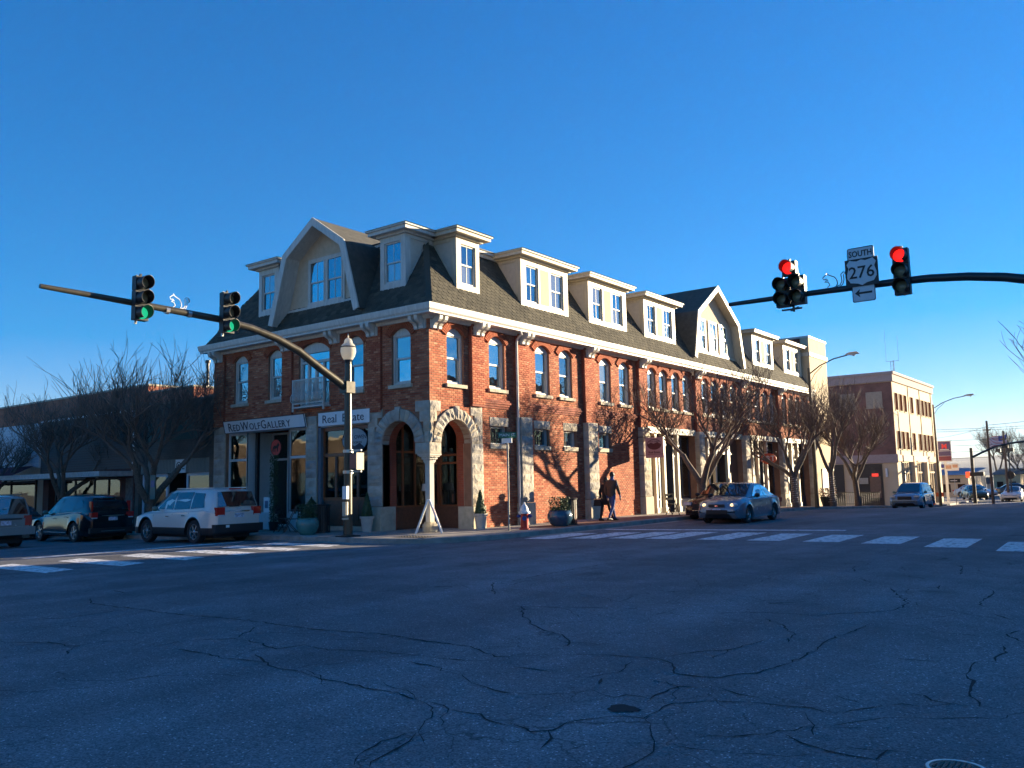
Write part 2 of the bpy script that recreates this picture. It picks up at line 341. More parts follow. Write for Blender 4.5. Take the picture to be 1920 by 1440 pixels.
TWIG = mat('twig_bark', (.15,.105,.08), rough=.85, var=.25, scale=5)
LEAF = mat('evergreen_leaf', (.035,.07,.025), rough=.6, var=.3, scale=20)
SOIL = mat('soil', (.05,.035,.025), rough=.95, var=.3, scale=20)
DRYG = mat('dry_grass', (.16,.14,.07), rough=.95, var=.3, scale=.3)
# ---------------------------------------------------------------- ground, road, kerbs
def sheet(name, xs, ys, zo, m, kind='structure'):
    v = [(x, y, hz(x, y) + zo) for y in ys for x in xs]; n = len(xs)
    f = [(j*n+i, j*n+i+1, (j+1)*n+i+1, (j+1)*n+i) for j in range(len(ys)-1) for i in range(n-1)]
    me = bpy.data.meshes.new(name); me.from_pydata(v, [], f); me.materials.append(m)
    return tag(link(name, me), kind=kind)
def rng(a, b, s):
    n = max(1, round((b-a)/s)); return [a + (b-a)*i/n for i in range(n+1)]
g = MB(); g.add([(-5000,-5000,-1.6),(5000,-5000,-1.6),(5000,5000,-1.6),(-5000,5000,-1.6)], [(0,1,2,3)])
tag(g.build('ground', DRYG), kind='structure')
sheet('road', rng(-90,-45,9)+rng(-45,-4,4.1)[1:]+rng(-4,60,8)[1:], rng(-60,14,8)+rng(14,28,3.5)[1:]+rng(28,62,3.4)[1:]+rng(62,260,20)[1:], 0, ASPH)
KX, KY = 2.75, -2.7
# corner pavement slab with rounded kerb, the warning plate and the two long pavements
arc = [(KX-2.4+2.4*sin(t), KY+2.4-2.4*cos(t)) for t in [radians(a) for a in range(0, 91, 9)]]
c = MB(); pts = [(-4, KY+.16)] + [(KX-2.4+2.24*sin(t), KY+2.4-2.24*cos(t)) for t in [radians(a) for a in range(0, 91, 9)]] + [(KX-.16, 14), (-4, 14)]
c.prism([(x, y, -.3) for x, y in pts], (0, 0, .45)); tag(c.build('sidewalk_corner', WALK), kind='structure')
def kerb(name, path, w=.16, h=.15, up=.004):
    m = MB(); P = [Vector((x, y, 0)) for x, y in path]; n = len(P); L_, R_ = [], []
    for i, p in enumerate(P):
        d = (P[min(i+1, n-1)] - P[max(i-1, 0)]).normalized(); nn = Vector((-d.y, d.x, 0))
        L_.append(p); R_.append(p + nn*w)
    for i in range(n-1):
        z0 = hz(P[i].x, P[i].y); z1 = hz(P[i+1].x, P[i+1].y)
        a, b, c_, d_ = L_[i], L_[i+1], R_[i+1], R_[i]
        m.add([(a.x,a.y,z0-.1),(b.x,b.y,z1-.1),(c_.x,c_.y,z1-.1),(d_.x,d_.y,z0-.1),(a.x,a.y,z0+h-.012),(b.x,b.y,z1+h-.012),(c_.x,c_.y,z1+h+up),(d_.x,d_.y,z0+h+up)],
              [(0,3,2,1),(4,5,6,7),(0,1,5,4),(1,2,6,5),(2,3,7,6),(3,0,4,7)])
    return tag(m.build(name, KERB), kind='structure')
kerb('kerb_corner', [(x, KY) for x in rng(-4, KX-2.4, .8)][:-1] + arc + [(KX, y) for y in rng(arc[-1][1], 14, 1.4)[1:]])
kerb('kerb_left', [(x, KY) for x in rng(-70, -4, 3)])
kerb('kerb_right', [(KX, y) for y in rng(14, 200, 3)])
sheet('sidewalk_left', rng(-70, -4, 3), [KY+.16, 0.4], .15, WALK)
sheet('sidewalk_right', [-.3, KX-.16], rng(14, 200, 3), .15, WALK)
# brick-paved strip along the right kerb and below the corner
sheet('brick_paving', [1.15, KX-.17], rng(3.2, 60, 2.8), .154, BRICKWALK)
sheet('gutter_left', rng(-70, -.2, 3), [KY-.45, KY-.005], .004, KERB)
sheet('gutter_right', [KX+.005, KX+.45], rng(1.2, 200, 3), .004, KERB)
# low plaza behind the brick building's tower
sheet('plaza', [-14, -.3], rng(40.6, 55.3, 3), .15, WALK)
# tactile plate
p = MB(); p.box(.55, 1.75, -2.2, -1.5, .150, .156)
for i in range(10):
    for j in range(6): p.box(.62+i*.115, .66+i*.115, -2.14+j*.11, -2.10+j*.11, .156, .162)
tag(p.build('tactile_plate', mat('dark_iron', (.05,.045,.045), rough=.7, var=.2), smooth=0), kind='structure')
# painted markings (4 mm above the asphalt)
def quad(m, pts, zo=.004): m.add([(x, y, hz(x, y)+zo) for x, y in pts], [(0,1,2,3)])
def crack_edge(x): return random.uniform(-x, x)
m = MB()
for k, yc in enumerate([-14.2,-12.7,-11.2,-9.62,-8.1,-6.62,-5.2,-3.85]):
    x0, x1 = -3.05, -.2
    quad(m, [(x0+.28, yc-.36), (x1+.3, yc-.34), (x1, yc+.36), (x0-.05, yc+.36)])
tag(m.build('crosswalk_left', PAINT), kind='structure')
m = MB()
for x0, y0, y1 in [(3.3,.4,3.3),(4.45,.95,4.0),(5.55,1.35,4.45),(6.6,1.55,4.9),(8.08,1.65,5.0),(9.45,1.8,4.9),(10.9,1.85,4.75),(12.35,1.7,4.5),(13.85,1.1,4.15),(15.35,.5,3.4),(16.8,0,2.8)]:
    quad(m, [(x0, y0), (x0+.85, y0+.12), (x0+.72, y1+.05), (x0-.12, y1-.1)])
tag(m.build('crosswalk_right', PAINT), kind='structure')
m = MB(); quad(m, [(3.2,5.0),(10.6,6.5),(10.55,6.95),(3.1,5.45)]); tag(m.build('stop_line', PAINT), kind='structure')
m = MB(); quad(m, [(-4.9,-9.9),(-4.45,-9.9),(-4.45,-3.4),(-4.9,-3.4)]); tag(m.build('stop_line_left', PAINT), kind='structure')
m = MB()
for x in (10.35, 10.6):
    ys = rng(34, 180, 6)
    for a, b in zip(ys, ys[1:]): quad(m, [(x, a), (x+.11, a), (x+.11, b), (x, b)])
for y in (-10.1, -10.35):
    xs = rng(-60, -5.2, 5)
    for a, b in zip(xs, xs[1:]): quad(m, [(a, y-.11), (b, y-.11), (b, y), (a, y)])
tag(m.build('centre_lines', YPAINT), kind='structure')
# cracks: traced lines over the asphalt, thin dark strips
def pix(px, py):
    F_ = 1597.4105; d = RGT*((px-960)/F_) + DWN*((py-720)/F_) + FWD; t = -CAMPOS.z/d.z
    q = CAMPOS + d*t; return q.x, q.y
CRK = [[(5.09,-13.16),(5.64,-13.42),(6.37,-13.42),(7.18,-13.4),(7.98,-13.38),(8.8,-13.27),(9.72,-13.25),(10.42,-13.27),(11.01,-13.13),(11.35,-13.09),(12.03,-13.15),(12.6,-13.14),(13.13,-13.39),(13.28,-13.34)],[(8.01,-15.6),(8.49,-15.32),(9.0,-15.28),(8.99,-14.93),(9.28,-14.76)],[(9.36,-15.55),(9.0,-15.28)],[(9.76,-14.83),(9.73,-14.44),(10.1,-14.1),(10.63,-14.14),(10.99,-14.26),(11.08,-13.96),(11.54,-14.01),(11.98,-13.78),(12.46,-13.76),(12.93,-13.69),(13.31,-13.53)],[(10.1,-14.79),(10.42,-14.76),(11.0,-14.79),(11.47,-14.71),(11.8,-14.85),(11.97,-14.8),(12.26,-14.87),(12.71,-14.88),(13.09,-14.91),(13.35,-14.9),(13.62,-14.98)],[(11.04,-14.54),(11.48,-14.71)],[(10.1,-14.1),(9.86,-13.76),(9.63,-13.48)],[(13.09,-14.91),(12.95,-14.95)],[(13.77,-14.97),(14.01,-15.04),(14.1,-15.23),(14.25,-15.4)],[(14.01,-15.04),(14.28,-15.03),(14.5,-15.13),(14.65,-15.15)],[(14.46,-16.26),(14.39,-16.02),(14.3,-15.76),(14.22,-15.61)],[(13.33,-14.15),(13.62,-14.32),(13.93,-14.44),(14.11,-14.43)],[(12.57,-13.98),(13.11,-14.11),(13.33,-14.15)],[(9.36,-8.71),(10.34,-9.88)],[(6.23,-11.1),(7.0,-10.31)],[(6.23,-9.83),(6.61,-9.65)],[(4.43,-12.42),(4.98,-12.52)],[(10.11,-16.01),(10.33,-15.99)],[(13.16,-16.07),(13.18,-15.86)],[(6.31,-14.91),(6.83,-14.33),(6.78,-13.48)],[(14.11,-14.43),(14.3,-14.38),(14.49,-14.19),(14.59,-14.05),(14.81,-14.13),(14.87,-14.0),(15.08,-14.01),(15.08,-13.57),(15.23,-13.52)],[(14.63,-15.12),(14.83,-15.15),(14.91,-15.09),(14.97,-14.79),(15.06,-14.63),(15.29,-14.49),(15.28,-14.06),(15.42,-13.93),(15.6,-13.77),(15.85,-13.7),(16.11,-13.69),(16.36,-13.67),(16.52,-13.36),(16.63,-13.21),(16.86,-13.19),(16.92,-13.03),(17.1,-13.01),(17.36,-13.07)],[(14.52,-13.81),(14.44,-13.64),(14.57,-13.6)],[(9.54,-8.41),(9.43,-7.33),(9.4,-6.07),(9.45,-5.18)],[(11.42,-10.66),(12.03,-11.45),(12.56,-11.9),(13.07,-12.18),(13.25,-12.34),(13.43,-12.65)],[(13.28,-13.34),(13.53,-13.05)],[(13.64,-12.94),(14.0,-12.81),(14.29,-12.73),(14.49,-12.71),(14.66,-12.84),(14.85,-13.16),(15.08,-13.19),(15.22,-13.1),(15.39,-12.83),(15.48,-12.47),(15.53,-12.08),(15.51,-11.49),(15.47,-11.12),(15.5,-10.59),(15.58,-9.91)],[(14.49,-12.61),(14.64,-12.24),(14.9,-11.93)],[(14.46,-10.09),(14.83,-10.51),(15.06,-10.93),(15.18,-11.38)],[(15.49,-8.94),(15.57,-8.65),(15.53,-8.02),(15.29,-7.43),(14.99,-6.61)],[(13.7,-3.81),(13.97,-4.69)],[(14.32,-5.62),(14.57,-6.1)],[(14.42,-4.71),(14.84,-4.95),(15.18,-5.28)],[(16.26,-6.3),(16.3,-7.05),(16.27,-7.63),(16.38,-7.96)],[(15.56,-6.49),(15.54,-5.98)],[(16.51,-8.49),(16.83,-8.96)],[(16.97,-9.56),(16.85,-9.9),(17.05,-10.27)],[(16.92,-10.58),(16.97,-10.99),(16.93,-11.34),(16.83,-11.5),(16.84,-11.82),(16.84,-12.13),(16.91,-12.22),(16.97,-12.63),(17.06,-12.9),(17.09,-13.02)],[(16.2,-11.62),(16.36,-11.66),(16.56,-11.57)],[(16.65,-12.83),(16.77,-12.99),(16.92,-13.03)],[(16.17,-13.83),(16.27,-14.07),(16.36,-14.29)],[(16.24,-14.37),(16.36,-14.49),(16.55,-14.55),(16.78,-14.57),(16.81,-14.32)],[(16.78,-14.57),(16.84,-14.7)],[(15.37,-13.44),(15.59,-13.55),(15.76,-13.58)],[(13.53,-13.66),(13.68,-13.63),(13.93,-13.67)],[(14.78,-13.49),(15.06,-13.53)],[(14.91,-15.09),(15.03,-15.22),(15.09,-15.44)],[(15.29,-2.82),(15.53,-4.4)],[(14.51,-14.89),(14.83,-14.78)],[(11.3,-10.73),(12.82,-10.11)],[(14.06,-9.73),(14.9,-9.57),(15.47,-8.88)]]
m = MB(); rc = random.Random(3)
def strand(P, w):
    Q = []
    for (ax, ay), (bx, by) in zip(P, P[1:]):
        L_ = math.hypot(bx-ax, by-ay); n = max(1, int(L_/.09))
        for i in range(n):
            t = i/n; Q.append((ax+(bx-ax)*t+rc.gauss(0, .016), ay+(by-ay)*t+rc.gauss(0, .016)))
    Q.append(P[-1]); k = len(m.v); N_ = len(Q)
    for i, (x, y) in enumerate(Q):
        a = Q[max(i-1, 0)]; b = Q[min(i+1, N_-1)]; dx, dy = b[0]-a[0], b[1]-a[1]; l = math.hypot(dx, dy) or 1
        ww = .85*w*rc.uniform(.25, 1.5)*(.25 if i in (0, N_-1) else 1)*(1.6 if rc.random() < .06 else 1)
        m.v += [(x-dy/l*ww, y+dx/l*ww, hz(x, y)+.004), (x+dy/l*ww, y-dx/l*ww, hz(x, y)+.004)]
    for i in range(N_-1): m.f.append((k+2*i, k+2*i+1, k+2*i+3, k+2*i+2)); m.m.append(0)
for c_ in CRK: strand(c_, .008 + .0007*max(0, math.hypot(c_[0][0]-CAMPOS.x, c_[0][1]-CAMPOS.y)-6))
for k in range(170):
    x, y = rc.uniform(-3, 17), rc.uniform(-18, 0); a = rc.uniform(0, 6.28); P = [(x, y)]
    for i in range(rc.randint(2, 5)):
        a += rc.uniform(-.7, .7); x += .38*cos(a); y += .38*sin(a); P.append((x, y))
    strand(P, .005)
tag(m.build('road_cracks', CRACK), kind='structure')
# pothole: a shallow dark dish let into the asphalt, rough rim
hx, hy = 15.05, -14.37
m = MB(); n = 22; rings = [(1.0, .005), (.82, .006), (.6, .0055), (.3, .005)]
for r_, z in rings:
    for j in range(n):
        t = 2*pi*j/n; q = 1 + .12*sin(3*t+1) + .07*sin(7*t); m.v.append((hx+.115*r_*q*cos(t), hy+.10*r_*q*sin(t), z))
for i in range(3):
    for j in range(n): m.f.append((i*n+j, i*n+(j+1)%n, (i+1)*n+(j+1)%n, (i+1)*n+j)); m.m.append(0)
m.f.append(tuple(3*n+j for j in range(n))); m.m.append(0)
tag(m.build('pothole', CRACK, smooth=50), kind='structure')
# manhole at the lower edge of the view
t_ = thing('manhole_cover', 'round iron manhole cover with a pale worn rim in the near asphalt', 'manhole', (17.2,-14.50,0)); t_.scale = (.45,.45,1)
a = MB(); a.lathe([(.34,.0),(.34,.012),(.30,.012),(.30,.004)], 32); a.build('rim', STEEL, t_)
a = MB(); a.lathe([(.295,.002),(.295,.010),(.0,.010)], 32)
for i in range(9):
    for j in range(9):
        x, y = -.24+i*.06, -.24+j*.06
        if x*x+y*y < .07: a.box(x-.018, x+.018, y-.018, y+.018, .010, .015)
a.build('lid', mat('cast_iron', (.06,.055,.05), rough=.5, metal=.5, var=.2), t_)
# ---------------------------------------------------------------- the corner building
BL = thing('brick_building', 'long red brick corner building with mansard roof, white dormers and stone arches', 'building')
RR, RL = pi/2, 0.0       # local frame: x along the facade, y into the building, z up
def P_(side, u, d, w):    # facade coordinates -> world
    return (u, d, w) if side == 'L' else (-d, u, w)
def ROT(side): return RL if side == 'L' else RR
# windows of the upper floor: (u0,u1)
WR = [(.86,1.69),(3.06,3.93),(5.81,6.72),(7.40,8.29),(10.39,11.29),(12.0,12.88),(14.55,15.35),(15.70,16.5),(16.95,17.75),(18.14,18.95),
      (20.3,21.1),(21.45,22.25),(22.7,23.5),(23.9,24.7),(26.2,27.0),(27.4,28.2),(28.6,29.4),(29.75,30.5),(31.8,32.6),(33.0,33.8),(34.2,35.0),(35.3,36.1)]
WL = [(-10.29,-9.42),(-8.16,-7.31),(-3.86,-3.02),(-1.66,-.81)]
SMALL = [(3.07,4.02),(5.66,6.60),(7.6,8.5),(10.2,11.14)]
PIL = [(1.95,2.62),(4.54,5.2),(9.0,9.72),(13.5,14.15),(19.25,19.85),(25.15,25.75),(30.8,31.4),(36.2,36.8)]
SHOPR = [(14.2,19.2),(19.9,25.1),(25.8,30.75),(31.45,36.15)]
OPR = [('seg',a,b,4.88,6.55,.2) for a, b in WR] + [('rect',a,b,2.96,3.58,0) for a, b in SMALL] + [('round',.48,2.01,-2,2.96,0),('rect',-.1,.49,-2,2.62,0)] + [('rect',a,b,-2,3.73,0) for a, b in SHOPR]
OPL = [('seg',a,b,4.88,6.55,.2) for a, b in WL] + [('seg',-6.40,-4.74,4.46,6.5,.28)] + [('rect',-10.74,-5.93,-2,3.95,0),('rect',-5.35,-2.77,-2,3.95,0),('round',-2.09,-.60,-2,2.96,0),('rect',-.61,.1,-2,2.62,0)]
def cut(o, z):
    k, a, b, z0, z1, rise = o
    if z0 <= z < z1: return (a, b)
    if k == 'seg' and z1 <= z < z1+rise:
        c = (b-a)/2; R = (c*c+rise*rise)/(2*rise); y = z-z1; h = R*R-(R-rise+y)**2
        if h > 0: return ((a+b)/2-sqrt(h), (a+b)/2+sqrt(h))
    if k == 'round' and z1 <= z < z1+(b-a)/2:
        h = ((b-a)/2)**2-(z-z1)**2
        if h > 0: return ((a+b)/2-sqrt(h), (a+b)/2+sqrt(h))
    return None
def free(u0, u1, z, ops, extra=()):
    iv = [(u0, u1)]
    for c in [cut(o, z) for o in ops] + [e(z) for e in extra]:
        if c is None: continue
        n = []
        for a, b in iv:
            if c[1] <= a or c[0] >= b: n.append((a, b)); continue
            if c[0] > a: n.append((a, c[0]))
            if c[1] < b: n.append((c[1], b))
        iv = n
    return iv
CP = .0762
def wall(side, u0, u1, ops, zb=-1.6, zt=7.1, th=.32):
    m = MB(); z = zb; run = {}
    def key(iv): return tuple((round(a, 4), round(b, 4)) for a, b in iv)
    zs = [zb + i*CP/2 for i in range(int((zt-zb)/(CP/2))+1)]
    cur = None; start = zb
    for zz in zs + [zt]:
        k = key(free(u0, u1, zz+CP/4, ops)) if zz < zt else None
        if k != cur:
            if cur is not None:
                for a, b in cur: m.box(a, b, .006, th, start, zz)
            cur = k; start = zz
    return m.build('wall', MORTAR, BL, rz=ROT(side))
wall('R', .32, 36.85, OPR); wall('L', -11.49, 0.0, OPL)
# the short stretch of right wall behind the corner return
m = MB(); m.box(0.0, .32, .006, .32, 2.63, 7.1); m.build('wall', MORTAR, BL, rz=RR)
m = MB(); m.box(-11.49, -11.2, .33, 30, -1.6, 7.1); m.box(-11.2, -.4, 36.5, 36.8, -1.6, 10); m.build('wall', BRICKTEX, BL)
# stone areas where no brick is laid
def disc(c, z0, R): return lambda z: ((c-sqrt(R*R-(z-z0)**2), c+sqrt(R*R-(z-z0)**2)) if z0 <= z < z0+R else None)
def rect(a, b, z0, z1): return lambda z: ((a, b) if z0 <= z < z1 else None)
XR = [disc(1.245, 2.96, 1.15), rect(0, .5, 2.5, 4.28), rect(2.0, 2.62, -2, 4.2)] + [rect(a, b, -2, 3.95) for a, b in PIL[1:]] + [rect(a-.02, b+.02, 2.76, 3.92) for a, b in SMALL] + [rect(a-.1, b+.1, 3.6, 4.06) for a, b in SHOPR]
XR += [rect(a-.05, b+.05, 4.7, 4.9) for a, b in WR]
XL = [disc(-1.345, 2.96, 1.15), rect(-.62, 0, 2.5, 4.28), rect(-2.77, -2.0, -2, 4.15), rect(-5.93, -5.35, -2, 4.12), rect(-11.49, -10.74, -2, 4.05),
      rect(-10.8, -5.9, 3.6, 4.24), rect(-5.4, -2.7, 3.6, 4.24)] + [rect(a-.05, b+.05, 4.7, 4.9) for a, b in WL]
# bricks over openings are laid on edge: leave the hood rings free
def hood(a, b, z1, rise, hgt):
    c = (b-a)/2; R = (c*c+rise*rise)/(2*rise); zc = z1+rise-R
    def f(z):
        if z < z1: return None
        h = (R+hgt)**2-(z-zc)**2
        if h <= 0: return None
        return ((a+b)/2-min(sqrt(h), c+.1), (a+b)/2+min(sqrt(h), c+.1))
    return f
XR += [hood(a, b, 6.55, .2, .24) for a, b in WR]; XL += [hood(a, b, 6.55, .2, .24) for a, b in WL] + [hood(-6.40, -4.74, 6.5, .28, .24)]
bricks = []       # (side,u0,u1,z,d)
def lay(side, u0, u1, z0, z1, ops, extra, d=0.0, off=0):
    k0 = int(z0/CP); k1 = int(z1/CP); BLn = .21
    for k in range(k0, k1):
        z = k*CP
        for a, b in free(u0, u1, z+CP/2, ops, extra):
            if b-a < .03: continue
            s = math.floor(a/BLn)*BLn + (BLn/2 if (k+off) % 2 else 0) - BLn
            while s < b:
                p, q = max(a, s), min(b, s+BLn)
                if q-p > .03: bricks.append((side, p, q, z, d))
                s += BLn
PE = [rect(a-.002, b+.002, -2, 9) for a, b in PIL]
lay('R', 0, 36.85, 0, 7.06, OPR, XR+PE)
for a, b in PIL: lay('R', a, b, 3.95, 7.0, [], [rect(0, 2.7, -2, 4.28)] if a < 2 else [], d=-.16)
lay('L', -11.49, 0, 2.6, 7.06, OPL, XL+[rect(-11.49, -10.85, 4.05, 9), rect(-7.26, -6.70, 4.2, 9), rect(-2.79, -2.10, 4.15, 9)])
for a, b in [(-11.49,-10.85),(-7.26,-6.70),(-2.79,-2.10)]: lay('L', a, b, 4.1 if a != -7.26 else 4.25, 7.0, [], [], d=-.10)
def brick_mesh(L, seed=0):
    r = random.Random(seed); e = .004; h = CP-.011
    v = [(.005, .012, .0055), (L-.005, .012, .0055), (L-.005, .012, h), (.005, .012, h)]
    y = -.006
    v += [(.005+e, y+r.uniform(-.002,.002), .0055+e), (L-.005-e, y+r.uniform(-.002,.002), .0055+e), (L-.005-e, y+r.uniform(-.002,.002), h-e), (.005+e, y+r.uniform(-.002,.002), h-e)]
    return v, [(0,1,5,4),(1,2,6,5),(2,3,7,6),(3,0,4,7),(4,5,6,7)]
def bdist(b):
    p = Vector(P_(b[0], (b[1]+b[2])/2, b[4], b[3])); return (p-CAMPOS).length
full = sorted([b for b in bricks if abs(b[2]-b[1]-.21) < .002 and b[0] == 'R' and b[3] > 2.9], key=bdist)[:300]
fs = set(full); rest = [b for b in bricks if b not in fs]
me_ = []
for s in range(4):
    v, f = brick_mesh(.21, s); k = MB(); k.add(v, f); me_.append(k.mesh('brick', BRICK))
for i, b in enumerate(full):
    link('brick', me_[i % 4], BL, P_(b[0], b[1], b[4], b[3]), ROT(b[0]))
rb = random.Random(5)
for side in 'RL':
    v, f = [], []
    for b in rest:
        if b[0] != side: continue
        bv, bf = brick_mesh(b[2]-b[1], rb.random()); k = len(v); j = rb.uniform(-.0015, .0015)
        for p in bv:
            v.append(P_(side, b[1]+p[0], b[4]+p[1]+j, b[3]+p[2]))
        f += [tuple(k+i for i in q) for q in bf]
    me = bpy.data.meshes.new('bricks'); me.from_pydata(v, [], f); me.materials.append(BRICK)
    tag(link('brickwork', me, BL), kind='stuff')
# pilaster cores
m = MB()
for a, b in PIL: m.box(a+.004, b-.004, -.15, .01, 3.9 if a > 2 else 4.2, 7.06)
m.build_each('pilaster_core', BRICKTEX, BL, rz=RR)
m = MB()
for a, b in [(-11.49,-10.85),(-7.26,-6.70),(-2.79,-2.10)]: m.box(a+.004, b-.004, -.092, .01, 4.1, 7.06)
m.build_each('pilaster_core', BRICKTEX, BL)
# hood arches: bricks on edge fanned round each opening, standing proud of the wall
def ringbricks(m, a, b, z1, rise, hgt, d0, w=.07, ears=True):
    c = (b-a)/2+.06; rr_ = rise; R = ((b-a)**2/4+rr_*rr_)/(2*rr_); zc = z1+rr_-R; cx = (a+b)/2
    A = math.asin(min(.999, c/R)); n = max(5, int(2*A*(R+hgt/2)/w))
    for i in range(n):
        t0 = -A+2*A*i/n+.004/R*2; t1 = -A+2*A*(i+1)/n-.004/R*2
        q = [(cx+R*sin(t0), zc+R*cos(t0)), (cx+R*sin(t1), zc+R*cos(t1)), (cx+(R+hgt)*sin(t1), zc+(R+hgt)*cos(t1)), (cx+(R+hgt)*sin(t0), zc+(R+hgt)*cos(t0))]
        m.prism([(p[0], d0, p[1]) for p in q], (0, .13, 0))
ARCHB = piece_mat('arch_brick', [(.29,.065,.03),(.40,.11,.05),(.34,.085,.04)], dirt=.25)
for side, lst in (('R', WR), ('L', WL)):
    for a, b in lst:
        m = MB(); ringbricks(m, a, b, 6.55, .2, .25, -.055)
        m.build('brick_hood', ARCHB, BL, rz=ROT(side))
m = MB(); ringbricks(m, -6.40, -4.74, 6.5, .28, .25, -.055); m.build('brick_hood', ARCHB, BL)
# corbelled brick bands at first-floor level on the right wall
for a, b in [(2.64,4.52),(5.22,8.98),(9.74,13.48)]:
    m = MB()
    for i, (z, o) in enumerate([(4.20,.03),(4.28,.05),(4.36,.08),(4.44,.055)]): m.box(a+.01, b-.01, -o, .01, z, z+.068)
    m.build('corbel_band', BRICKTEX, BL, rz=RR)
# ---- rough-faced stones, one object each
def stone_mesh(seed, nx=5, nz=3, rough=.05):
    r = random.Random(seed); v = []; f = []
    for k in range(nz+1):
        for i in range(nx+1):
            e = i in (0, nx) or k in (0, nz)
            v.append((i/nx, 0.0 if e else -r.uniform(.25, 1.0), k/nz))
    W_ = nx+1
    for k in range(nz):
        for i in range(nx): f.append((k*W_+i, k*W_+i+1, (k+1)*W_+i+1, (k+1)*W_+i))
    b = len(v); v += [(0,1,0),(1,1,0),(1,1,1),(0,1,1)]; cn = [0, nx, W_*nz+nx, W_*nz]
    f.append(tuple(range(nx, -1, -1)) + (b, b+1)); f.append(tuple(W_*nz+i for i in range(nx+1)) + (b+2, b+3))
    f.append(tuple(W_*k for k in range(nz+1)) + (b+3, b)); f.append(tuple(W_*k+nx for k in range(nz, -1, -1)) + (b+1, b+2))
    m = MB(); m.v = v; m.f = f; m.m = [0]*len(f); return m.mesh('stone', STONE)
SM = [stone_mesh(i) for i in range(6)]
rs = random.Random(11)
def stone(side, a, b, z0, z1, d=-.03, depth=.3, rough=.05, j=.006):
    # local mesh: y -1..0 is the rough relief, 0..1 the body; split by scaling relief through depth
    me = SM[rs.randrange(6)]
    o = link('stone', me, BL, P_(side, a+j, d, z0+j), ROT(side)); o.scale = (b-a-2*j, rough, z1-z0-2*j)
    return o
def ashlar(side, a, b, z0, z1, d, depth, n):
    zs = [z0+(z1-z0)*i/n for i in range(n+1)]
    core = MB(); core.box(a+.002, b-.002, d+.004, d+depth, z0, z1); core.build('pier_core', SMOOTHSTONE, BL, rz=ROT(side))
    for i in range(n): stone(side, a, b, zs[i], zs[i+1], d, rough=.045)
def sides(a, b, z0, z1, d, n):     # stones on the return face of a projecting pier (facing the camera)
    for i in range(n):
        h = (z1-z0)/n; o = link('stone', SM[rs.randrange(6)], BL, (-d-.0, a-.002, z0+i*h+.006), 0)
        o.location = (.0, a, z0+i*h+.006); o.scale = (-d-.004, .02, h-.012)
for a, b in PIL[1:]:
    zb = hz(0, a)+.15
    ashlar('R', a, b, zb+.78, 3.95, -.25, .26, 9)
    m = MB(); m.box(a-.03, b+.03, -.29, .01, zb-.3, zb+.76); m.build('plinth', SMOOTHSTONE, BL, rz=RR)
    sides(a, b, zb+.78, 3.95, -.25, 9)
ashlar('R', 2.01, 2.6, .9, 2.96, -.05, .62, 6)
m = MB(); m.box(1.98, 2.64, -.10, .57, -.1, .88); m.build('plinth', SMOOTHSTONE, BL, rz=RR)
ashlar('L', -2.77, -2.10, .95, 2.96, -.05, .62, 6)
m = MB(); m.box(-2.80, -2.08, -.10, .57, -.1, .93); m.build_each('plinth', SMOOTHSTONE, BL)
ashlar('L', -5.93, -5.35, 1.0, 4.12, -.05, .36, 10); ashlar('L', -11.49, -10.78, .9, 4.05, -.05, .36, 10)
m = MB(); m.box(-5.96, -5.32, -.09, .3, -.1, .98); m.box(-11.5, -10.75, -.09, .3, -.3, .88); m.build_each('plinth', SMOOTHSTONE, BL)
# arch rings (voussoirs) and the stone field between them
def vouss(side, c, z0, r0, r1, n, d0, dep):
    for i in range(n):
        t0 = pi*i/n+.007; t1 = pi*(i+1)/n-.007; k = MB(); r_ = random.Random(i*7+n); key = i == n//2
        R1 = r1+(.07 if key else r_.uniform(-.012, .012)); dd = d0-(.03 if key else 0)
        ns, nr = 2, 3; vs = []
        for a in range(nr+1):
            for b in range(ns+1):
                t = t0+(t1-t0)*b/ns; r = r0+(R1-r0)*a/nr; e = a in (0, nr) or b in (0, ns)
                vs.append((c+r*cos(t), dd-(0 if e else r_.uniform(.02, .06)), z0+r*sin(t)))
        f = [(a*(ns+1)+b, a*(ns+1)+b+1, (a+1)*(ns+1)+b+1, (a+1)*(ns+1)+b) for a in range(nr) for b in range(ns)]
        q = len(vs)
        for (t, r) in [(t0, r0), (t1, r0), (t1, R1), (t0, R1)]: vs.append((c+r*cos(t), dd+dep, z0+r*sin(t)))
        f += [(0, 1, 2, q+1, q), (2, 5, 8, 11, q+2, q+1), (11, 10, 9, q+3, q+2), (9, 6, 3, 0, q, q+3)]
        k.add(vs, f); k.build('voussoir', STONE, BL, rz=ROT(side))
vouss('R', 1.245, 2.96, .765, 1.13, 15, -.06, .36); vouss('L', -1.345, 2.96, .745, 1.13, 15, -.06, .36)
def field(side, a, b, z0, z1, c, R, d, n):   # stones filling a rectangle outside a circle, by courses
    h = (z1-z0)/n
    for i in range(n):
        za, zb = z0+i*h, z0+(i+1)*h
        x0, x1 = a, b
        zz = za-2.96
        if 0 <= zz < R:
            hh = sqrt(R*R-zz*zz)
            if c < a: x0 = max(a, c+hh)
            else: x1 = min(b, c-hh)
        if x1-x0 > .04:
            k = MB(); k.box(x0+.004, x1-.002, d+.004, .3, za, zb); k.build('stone_backing', SMOOTHSTONE, BL, rz=ROT(side))
            stone(side, x0, x1, za, zb, d, rough=.04)
field('R', .0, .5, 2.96, 4.28, 1.245, 1.14, -.03, 4); field('R', 2.0, 2.6, 2.96, 4.2, 1.245, 1.14, -.03, 4)
field('L', -.6, .0, 2.96, 4.28, -1.345, 1.14, -.03, 4); field('L', -2.77, -2.09, 2.96, 4.15, -1.345, 1.14, -.03, 4)
